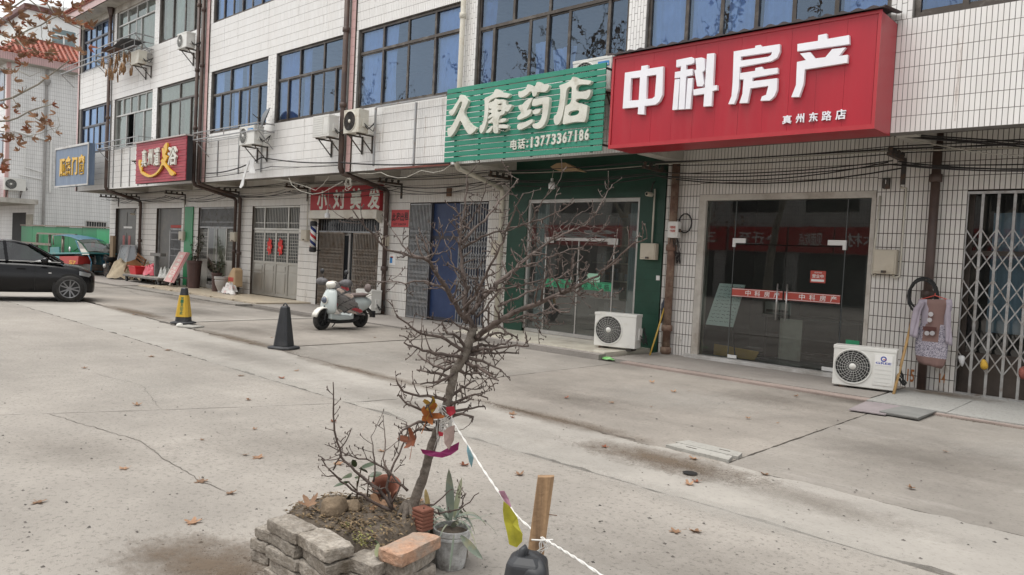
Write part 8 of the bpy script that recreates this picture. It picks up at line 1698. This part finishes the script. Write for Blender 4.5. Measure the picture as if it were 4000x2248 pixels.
M_succ = M('yellow_green_succulent', (.26,.25,.07), .5, var=.4, scale=12, island=.4); rr = random.Random(55); sm_ = MB()
for cx, cy, n, sp in ((880,800,110,60),(760,715,40,40),(580,625,30,22),(930,740,60,70)):
    for k in range(n):
        p = G(*FT(cx+rr.gauss(0,sp*.5), cy+rr.gauss(0,sp*.35)), .285); p.z = .28+rr.random()*.035; leaf_quad(sm_, p, Vector((rr.uniform(-1,1),rr.uniform(-1,1),rr.uniform(0,1))), Vector((0,0,1)), rr.uniform(.008,.018), .008)
sm_.build('creeping_succulent', M_succ, None, fix=False, kind='stuff', label='yellow-green creeping succulent on the planter soil', cat='ground cover')
hl = thing('trailing_stem', 'grey-green trailing leaf stem hanging over the front bricks', 'plant', tuple(PD(*FT(990,830), D0-.35)))
MB().tube(pxs([(940,770),(990,810),(985,900),(985,1000)],FT,D0-.3,D0-.55),[.004,.004,.003,.002],5).build('stem', M_gleaf, hl)
for (a, b, w) in (((990,815),(985,905),.035),((985,900),(985,1010),.03)): big_leaf(PD(*FT(*a),D0-.45), PD(*FT(*b),D0-.52), w, Vector((.2,-1,.3)), M('dull_green_leaf',(.16,.17,.09),.6,var=.3), hl, .05)
bkb = G(*FT(1475,965)); bk_ = thing('old_bucket', 'dirty white plastic bucket used as a plant pot beside the planter', 'bucket', (bkb.x,bkb.y,0))
M_bkt = M('dirty_bucket', (.56,.56,.55), .6, var=.3, scale=12, dirt=(.13,.12,.105), damt=.6, dscale=9)
MB().lathe([(.07,0),(.078,.03),(.09,.15),(.096,.155),(.096,.168),(.092,.172),(.098,.18),(.098,.205),(.088,.205),(.084,.17)],28,(bkb.x,bkb.y,0)).build('shell', M_bkt, bk_, smooth=False, bevel=.003); MB().lathe([(.001,.18),(.086,.18)],20,(bkb.x,bkb.y,0),cap=False).build('soil', M_soil, bk_, fix=False)
ag = thing('agave', 'grey-green spiky agave with drooping strap leaves in the old bucket', 'plant', (bkb.x,bkb.y,.19)); M_agave = M('agave_leaf', (.21,.25,.20), .55, var=.25, scale=5, dirt=(.36,.33,.2), damt=.35, dscale=8); DB = depth_of((bkb.x,bkb.y,.3)); top = Vector((bkb.x,bkb.y,.21))
big_leaf(PD(*FT(1480,660),DB), PD(*FT(1466,310),DB), .045, Vector((.6,-.8,0)), M_agave, ag, .0); big_leaf(PD(*FT(1500,640),DB+.02), PD(*FT(1552,370),DB+.03), .028, Vector((.6,-.8,0)), M('pale_agave_leaf',(.40,.42,.28),.5), ag, .0)
rr = random.Random(8)
for k in range(22):
    a = k*2.4+rr.uniform(-.3,.3); L = rr.uniform(.11,.22); dz = rr.uniform(-.14,.08); p0 = top+Vector((.03*math.cos(a),.03*math.sin(a),rr.uniform(0,.05))); w = rr.uniform(.010,.03)
    mid = p0+Vector((L*.55*math.cos(a),L*.55*math.sin(a),.05+rr.random()*.04)); end = p0+Vector((L*math.cos(a),L*math.sin(a),dz))
    sdv = Vector((-math.sin(a),math.cos(a),0))
    MB().grid(lambda u,v: tuple((p0*(1-u)**2+mid*2*u*(1-u)+end*u*u)+sdv*((v-.5)*w*(1-u**2.2))+Vector((0,0,.25*w*abs(v-.5)))), 8, 2).build('leaf', M_agave, ag, smooth=True, fix=False)
big_leaf(PD(*FT(1545,760),DB-.1), PD(*FT(1690,920),DB-.2), .04, Vector((.2,-1,.4)), M_agave, ag, .08); big_leaf(PD(*FT(1500,760),DB-.12), PD(*FT(1470,1000),DB-.2), .016, Vector((.2,-1,.4)), M_agave, ag, .0); big_leaf(PD(*FT(1310,450),DB+.05), PD(*FT(1335,600),DB+.02), .03, Vector((.3,-1,.2)), M('yellowed_leaf',(.36,.27,.12),.7,var=.4,scale=30), ag, .1)
# ------------------------------------------------------------------ rope, flags, stake, near cone
DS = 2.5; M_stake = M('raw_timber', (.33,.21,.115), .85, var=.4, scale=40, bump=.4, bscale=60, stretch=(1,1,.06), dirt=(.19,.115,.065), damt=.4, dscale=14)
st0, st1 = PD(*FT(2118,362),DS), PD(*FT(2045,910),DS); dr = (st1-st0).normalized(); base = st0+dr*((st0.z)/-dr.z if dr.z else 1); sx = right*.027; sy = Vector((fwd.x,fwd.y,0)).normalized()*.014
stk = thing('wooden_stake', 'rough wooden stake standing upright behind the near black cone', 'stake', tuple(base)); m_ = MB(); pts = [st0.lerp(base,i/8) for i in range(9)]
m_.loft([[p-sx*(1+.04*noise.noise(p*9))-sy, p+sx*.55-sy*1.02, p+sx-sy*.2, p+sx+sy, p-sx+sy] for p in pts]); m_.build('shaft', M_stake, stk); 
np_ = PD(*FT(2135,618),DS-.01); MB().tube([np_,np_+right*.028+Vector((0,0,-.004))],.0018,5).build('nail', M_rustpipe, stk)
nc = PD(2062,2150,2.36); ncx = cone('black rubber cone with crumpled top, nearest the camera at the bottom edge', (nc.x,nc.y), .66, .135, .060, .55)
lp = nc+Vector((0,0,0)); m_ = MB(); cst = [PD(*src((1950,1800),3.231)(x,y),2.36) for x,y in ((240,1290),(255,1200),(280,1120),(315,1095),(330,1130),(300,1190),(285,1270))]
m_.tube(cst,[.012,.012,.012,.012,.011,.010,.010],8); m_.build('handle_loop', M_coneblk, ncx, smooth=True)
bag = MB(); f3 = src((1950,1800),3.231)
bq_ = [(150,1265),(230,1210),(300,1190),(380,1170),(470,1160),(530,1230),(560,1320),(562,1480),(540,1650),(330,1680),(130,1640),(115,1450)]
q = [PD(*f3(x,y),2.36) for x,y in bq_]; cq = sum(q,Vector())/len(q)
bag.loft([[cq+(v-cq)*s+fwd*dd+Vector((0,0,.006*noise.noise(v*30+Vector((dd*9,0,0))))) for v in q] for s, dd in ((.25,-.085),(.6,-.07),(.92,-.035),(1,.02),(.9,.07))]); bag.build('crumpled_cap', M_coneblk, ncx, smooth=True, subsurf=1)
M_cord = M('white_cord', (.68,.67,.64), .8, var=.12, scale=30)
kn = PD(*FT(2090,775),DS-.02); t0 = PD(*TT(805,1310),D0-.03); endp = PD(*FT(2560,1075),1.95)
rope = thing('rope', 'white cord stretched from the sapling to the stake and on to the right', 'cord', tuple(kn)); pA = [t0]+[PD(*FT(x,y), D0+(DS-D0)*k) for x,y,k in ((1500,10,.05),(1590,150,.2),(1690,310,.4),(1800,470,.6),(1930,640,.8))]+[kn]+[PD(*FT(2200,840),2.4),PD(*FT(2330,920),2.2),endp]
pd_ = []
for i in range(len(pA)-1):
    for j in range(10): pd_.append(pA[i].lerp(pA[i+1],j/10))
for ph in (0,3.14): MB().tube([p+(right*math.cos(i*.9+ph)+Vector((0,0,1))*math.sin(i*.9+ph))*.0022 for i, p in enumerate(pd_)],.0028,5).build('strand', M_cord, rope, smooth=True)
m_ = MB(); rr = random.Random(14)
for k in range(3): c0 = kn+Vector((0,0,-.005)); m_.tube([c0, c0+right*jit(.03)+Vector((0,0,-.015)), c0+right*(jit(.03)-.02)+Vector((0,0,-.05)), c0+right*jit(.02)+Vector((0,0,-.03)), c0],.0022,5)
m_.tube([kn-right*.035+fwd*-.02, kn-fwd*.025+right*.0, kn+right*.035-fwd*.02],.003,5); m_.build('knot', M_cord, rope)
m_ = MB(); wz = PD(1740,1640,D0)
for k in range(16): a0 = rr.uniform(0,6.28); m_.tube([wz+Vector((.036*math.cos(a0+t*.8),.036*math.sin(a0+t*.8),.06-.012*k*.6+t*rr.uniform(-.008,.008))) for t in range(9)],.0022,4)
for k in range(9): m_.tube([wz+Vector((jit(.03),jit(.03)-.03,.02)), wz+Vector((jit(.06),-.05,-.08-rr.random()*.08))],.0018,4)
m_.build('trunk_wrapping', M_cord, rope)
def rag_(label, f, poly, d, mat, nm, cat='pennant', seed=0, par=None):
    q = [PD(*f(x,y), d+.02*noise.noise(Vector((x*.02,y*.02,seed)))) for x,y in poly]; c = sum(q,Vector())/len(q); m_ = MB(); n = len(q)
    m_.v = [tuple(c)]+[tuple(v) for v in q]; m_.f = [(0,1+i,1+(i+1) % n) for i in range(n)]; m_.m = [0]*n
    o = m_.build(nm, mat, par, fix=False, label=label if par is None else None, cat=cat if par is None else None); s = o.modifiers.new('thick','SOLIDIFY'); s.thickness = .0015; return o
def film(nm, c, tr_=.35):
    m, t, out = nodes(nm); df = N(t,'ShaderNodeBsdfPrincipled'); cc_ = ramp(t, noise_(t, coord(t), 18, 5, .7), [(.3,tuple(x*.65 for x in c)),(.7,c)]); t.links.new(cc_, df.inputs['Base Color']); df.inputs['Roughness'].default_value = .5; tl = t.nodes.new('ShaderNodeBsdfTranslucent'); t.links.new(cc_, tl.inputs[0]); mx = t.nodes.new('ShaderNodeMixShader'); mx.inputs[0].default_value = tr_; t.links.new(df.outputs[0], mx.inputs[1]); t.links.new(tl.outputs[0], mx.inputs[2]); t.links.new(mx.outputs[0], out.inputs[0]); MATS[nm] = m; return m
rag_('ragged yellow plastic pennant hanging from the white cord', FT, [(1832,530),(1870,560),(1905,610),(1925,640),(1935,700),(1960,750),(1958,800),(1920,840),(1870,820),(1855,740),(1835,660),(1828,590)], 2.72, film('yellow_pennant',(.66,.62,.07)), 'pennant', seed=1)
rag_('faded pink scrap tied on the white cord above the yellow pennant', FT, [(1800,462),(1838,460),(1868,520),(1888,580),(1860,560),(1820,500)], 2.85, film('pink_pennant',(.62,.34,.46)), 'pennant', seed=2)
rag_('pale blue scrap hanging from the white cord near the trunk', FT, [(1590,150),(1610,190),(1632,240),(1618,305),(1600,260),(1585,190)], 3.4, film('blue_pennant',(.35,.58,.64)), 'pennant', seed=3)
rag_('magenta ribbon blown out from the sapling trunk', FT, [(1275,180),(1320,190),(1360,215),(1430,225),(1490,185),(1535,132),(1528,185),(1480,220),(1420,238),(1340,228),(1290,210)], D0-.06, film('magenta_ribbon',(.45,.05,.22)), 'ribbon', 'ribbon', 4)
rag_('torn pinkish strip hanging from the trunk below the twigs', FT, [(1430,60),(1470,30),(1505,20),(1500,120),(1465,185),(1435,140)], D0-.09, film('pinkish_strip',(.56,.42,.38)), 'ribbon', 'ribbon', 5)
rag_('small red knot of tape on the sapling trunk', FT, [(1395,60),(1430,70),(1425,95),(1400,92)], D0-.07, film('red_tape',(.6,.05,.08)), 'ribbon', 'ribbon', 6); rag_('red strip of tape beside the yellow leaf on the trunk', TT, [(785,1290),(830,1285),(840,1320),(810,1345),(788,1320)], D0-.07, MATS['red_tape'], 'ribbon', 'ribbon', 7)
# ================================================================== roadside plane trees
M_pbark = M('plane_bark', (.22,.20,.165), .85, var=.3, scale=4, dirt=(.36,.34,.28), damt=.5, dscale=3, bump=.3, bscale=20)
PM = [leaf_mesh('plane_leaf', ML3, .085, 31, .9), leaf_mesh('plane_leaf', ML3, .075, 32, 1.5), leaf_mesh('plane_leaf', ML2, .08, 33, 1.1), leaf_mesh('plane_leaf', ML1, .07, 34, 1.3)]
DP = 9.6
pb = PD(-1050, 900, DP); pt_ = thing('plane_tree', 'plane tree with brown withered leaves reaching in at the upper left', 'tree', (pb.x,pb.y,0))
MB().tube([(pb.x,pb.y,-.05),(pb.x+.05,pb.y,1.5),(pb.x-.03,pb.y+.05,3.2),(pb.x+.05,pb.y,5),(pb.x+.1,pb.y+.1,7.5),(pb.x,pb.y,9.5)],[.24,.19,.17,.15,.10,.04],12).build('trunk', M_pbark, pt_, smooth=True)
CA2 = src((0,0), 2.069); rr = random.Random(91)
LB_ = [([(0,815),(100,790),(200,745),(300,680),(380,625),(460,560),(560,490)],(pb.x,pb.y,4.3),.03,.3),([(0,985),(60,980),(140,955),(230,915),(330,870),(420,845)],(pb.x,pb.y,3.6),.028,0),([(0,40),(120,60),(250,-30),(380,30),(450,115),(540,180),(640,225),(760,235)],(pb.x,pb.y,5.6),.022,.5),([(0,280),(120,300),(240,250),(330,200),(400,150),(520,120),(600,140)],(pb.x,pb.y,5.0),.022,-.4),([(0,540),(60,560),(160,575),(240,620)],(pb.x,pb.y,4.4),.014,-.3),([(0,1060),(80,1080),(160,1120),(260,1100),(330,1080)],(pb.x,pb.y,3.4),.014,.4),([(230,915),(300,960),(380,1000),(440,1080),(480,1010),(470,950)],None,.008,.1),([(100,790),(150,860),(120,920)],None,.007,0),([(200,-30),(300,60),(380,180),(420,330),(560,370)],None,.010,.2),([(120,300),(200,380),(330,420),(420,430)],None,.009,-.2),([(0,140),(80,200),(160,300),(170,420)],None,.010,.3)]
for i, (pts, root, r0, dd) in enumerate(LB_):
    P = [PD(*CA2(*p), DP+dd*(k/len(pts))) for k, p in enumerate(pts)]
    if root: P = [Vector(root), Vector(root).lerp(P[0],.5)+Vector((0,0,.15))]+P
    P = dense(P, .12, .012, rr); n = len(P); mb = MB(); mb.tube(P, [max(.003, r0*(1.6 if root else 1)*(1-.85*k/(n-1))) for k in range(n)], 7)
    for k in range(2, n, 2):
        if rr.random() < .6:
            q = P[k]; t_ = [q]; d = Vector((rr.uniform(-1,1),rr.uniform(-1,1),rr.uniform(-.8,.8))).normalized()
            for j in range(4): d = (d+Vector((rr.uniform(-.3,.3),)*3)).normalized(); q = q+d*.07; t_.append(q)
            mb.tube(t_,[.004,.0035,.003,.002,.0015],4)
    mb.build('limb', M_pbark, pt_, smooth=True)
CL = [(60,60,70,60,16),(130,170,90,70,22),(60,300,80,80,22),(200,320,90,60,18),(330,100,80,80,14),(480,50,60,50,8),(640,90,80,60,9),(760,210,40,30,3),(560,170,60,40,10),(430,250,70,60,10),(560,320,70,40,8),(700,420,50,50,7),(240,450,120,50,12),(150,520,80,60,8),(420,440,80,40,6),(100,640,60,40,2),(400,640,10,10,0),(175,750,20,15,1),(235,800,20,15,1),(355,820,20,15,1),(160,880,25,15,2),(105,905,15,15,1),(430,850,15,12,1),(290,940,30,25,3),(440,915,25,20,2),(390,965,40,30,6),(220,980,30,30,2),(345,1020,50,35,6),(420,1010,30,25,3),(200,1030,30,30,2),(110,1100,40,40,3),(190,1110,40,30,4),(280,1100,50,30,6),(390,1110,20,15,2),(470,1080,25,15,3),(60,1120,40,40,3),(150,1150,30,25,2),(40,870,35,40,3),(20,960,25,30,2),(25,720,30,30,2),(30,1030,30,30,2),(160,1230,20,20,2),(20,1250,25,25,2),(15,1330,20,30,3),(30,1400,20,25,2),(30,600,25,25,2)]
for cx, cy, sx_, sy_, n in CL:
    for k in range(max(1,int(n*.68))):
        p = PD(*CA2(cx+rr.gauss(0,sx_*.55), cy+rr.gauss(0,sy_*.55)), DP+rr.uniform(-.6,.8))
        put_leaf(rr.choice(PM), p, rr.uniform(.5,.95), (rr.uniform(-1.9,-.5),rr.uniform(-.9,.9),rr.uniform(0,6.28)), 'leaf', pt_)
# trees across the street line, behind the camera: they stand in the upper window reflections
def street_tree(label, x, y, H, seed):
    rr = random.Random(seed); o = thing('plane_tree', label, 'tree', (x,y,0), group='roadside plane trees'); tk = MB(); lf = MB()
    def grow(p, d, L, r, lev):
        pts = [p]; q = p
        for j in range(5): d = (d+Vector((rr.uniform(-.18,.18),rr.uniform(-.18,.18),rr.uniform(-.02,.12)))).normalized(); q = q+d*(L/5); pts.append(q)
        tk.tube(pts, [r*(1-.12*j) for j in range(6)], 6 if lev < 2 else 4, cap=False)
        if lev >= 3 or r < .012:
            for j in range(7):
                pp = pts[rr.randint(1,5)]+Vector((rr.uniform(-.25,.25),rr.uniform(-.25,.25),rr.uniform(-.25,.15))); leaf_quad(lf, pp, Vector((rr.uniform(-1,1),rr.uniform(-1,1),rr.uniform(-1,.2))), Vector((rr.uniform(-1,1),rr.uniform(-1,1),.5)).normalized(), rr.uniform(.12,.24), .16)
            return
        for k in range(4 if lev == 0 else 3):
            a = rr.uniform(0,6.28); dv = (d*.8+Vector((math.cos(a),math.sin(a),rr.uniform(.0,.5)))*.75).normalized(); grow(pts[rr.randint(3,5)], dv, L*rr.uniform(.55,.75), r*.55, lev+1)
    grow(Vector((x,y,-.05)), Vector((0,0,1)), H*.38, .2, 0)
    tk.build('trunk', M_pbark, o, smooth=True, fix=False); lf.build('crown', ML3, o, fix=False, kind='stuff'); return o
for i, (x, y, H) in enumerate(((-12.5,-4.2,15),(-19.5,-4.5,16),(-26,-4,15.5),(-33,-4.6,16),(-6,-5,14))):
    street_tree('tall plane tree on the roadside behind the viewer, %s' % ('second from the crossing','third from the crossing','fourth from the crossing','fifth from the crossing','nearest the crossing')[i], x, y, H, 60+i)
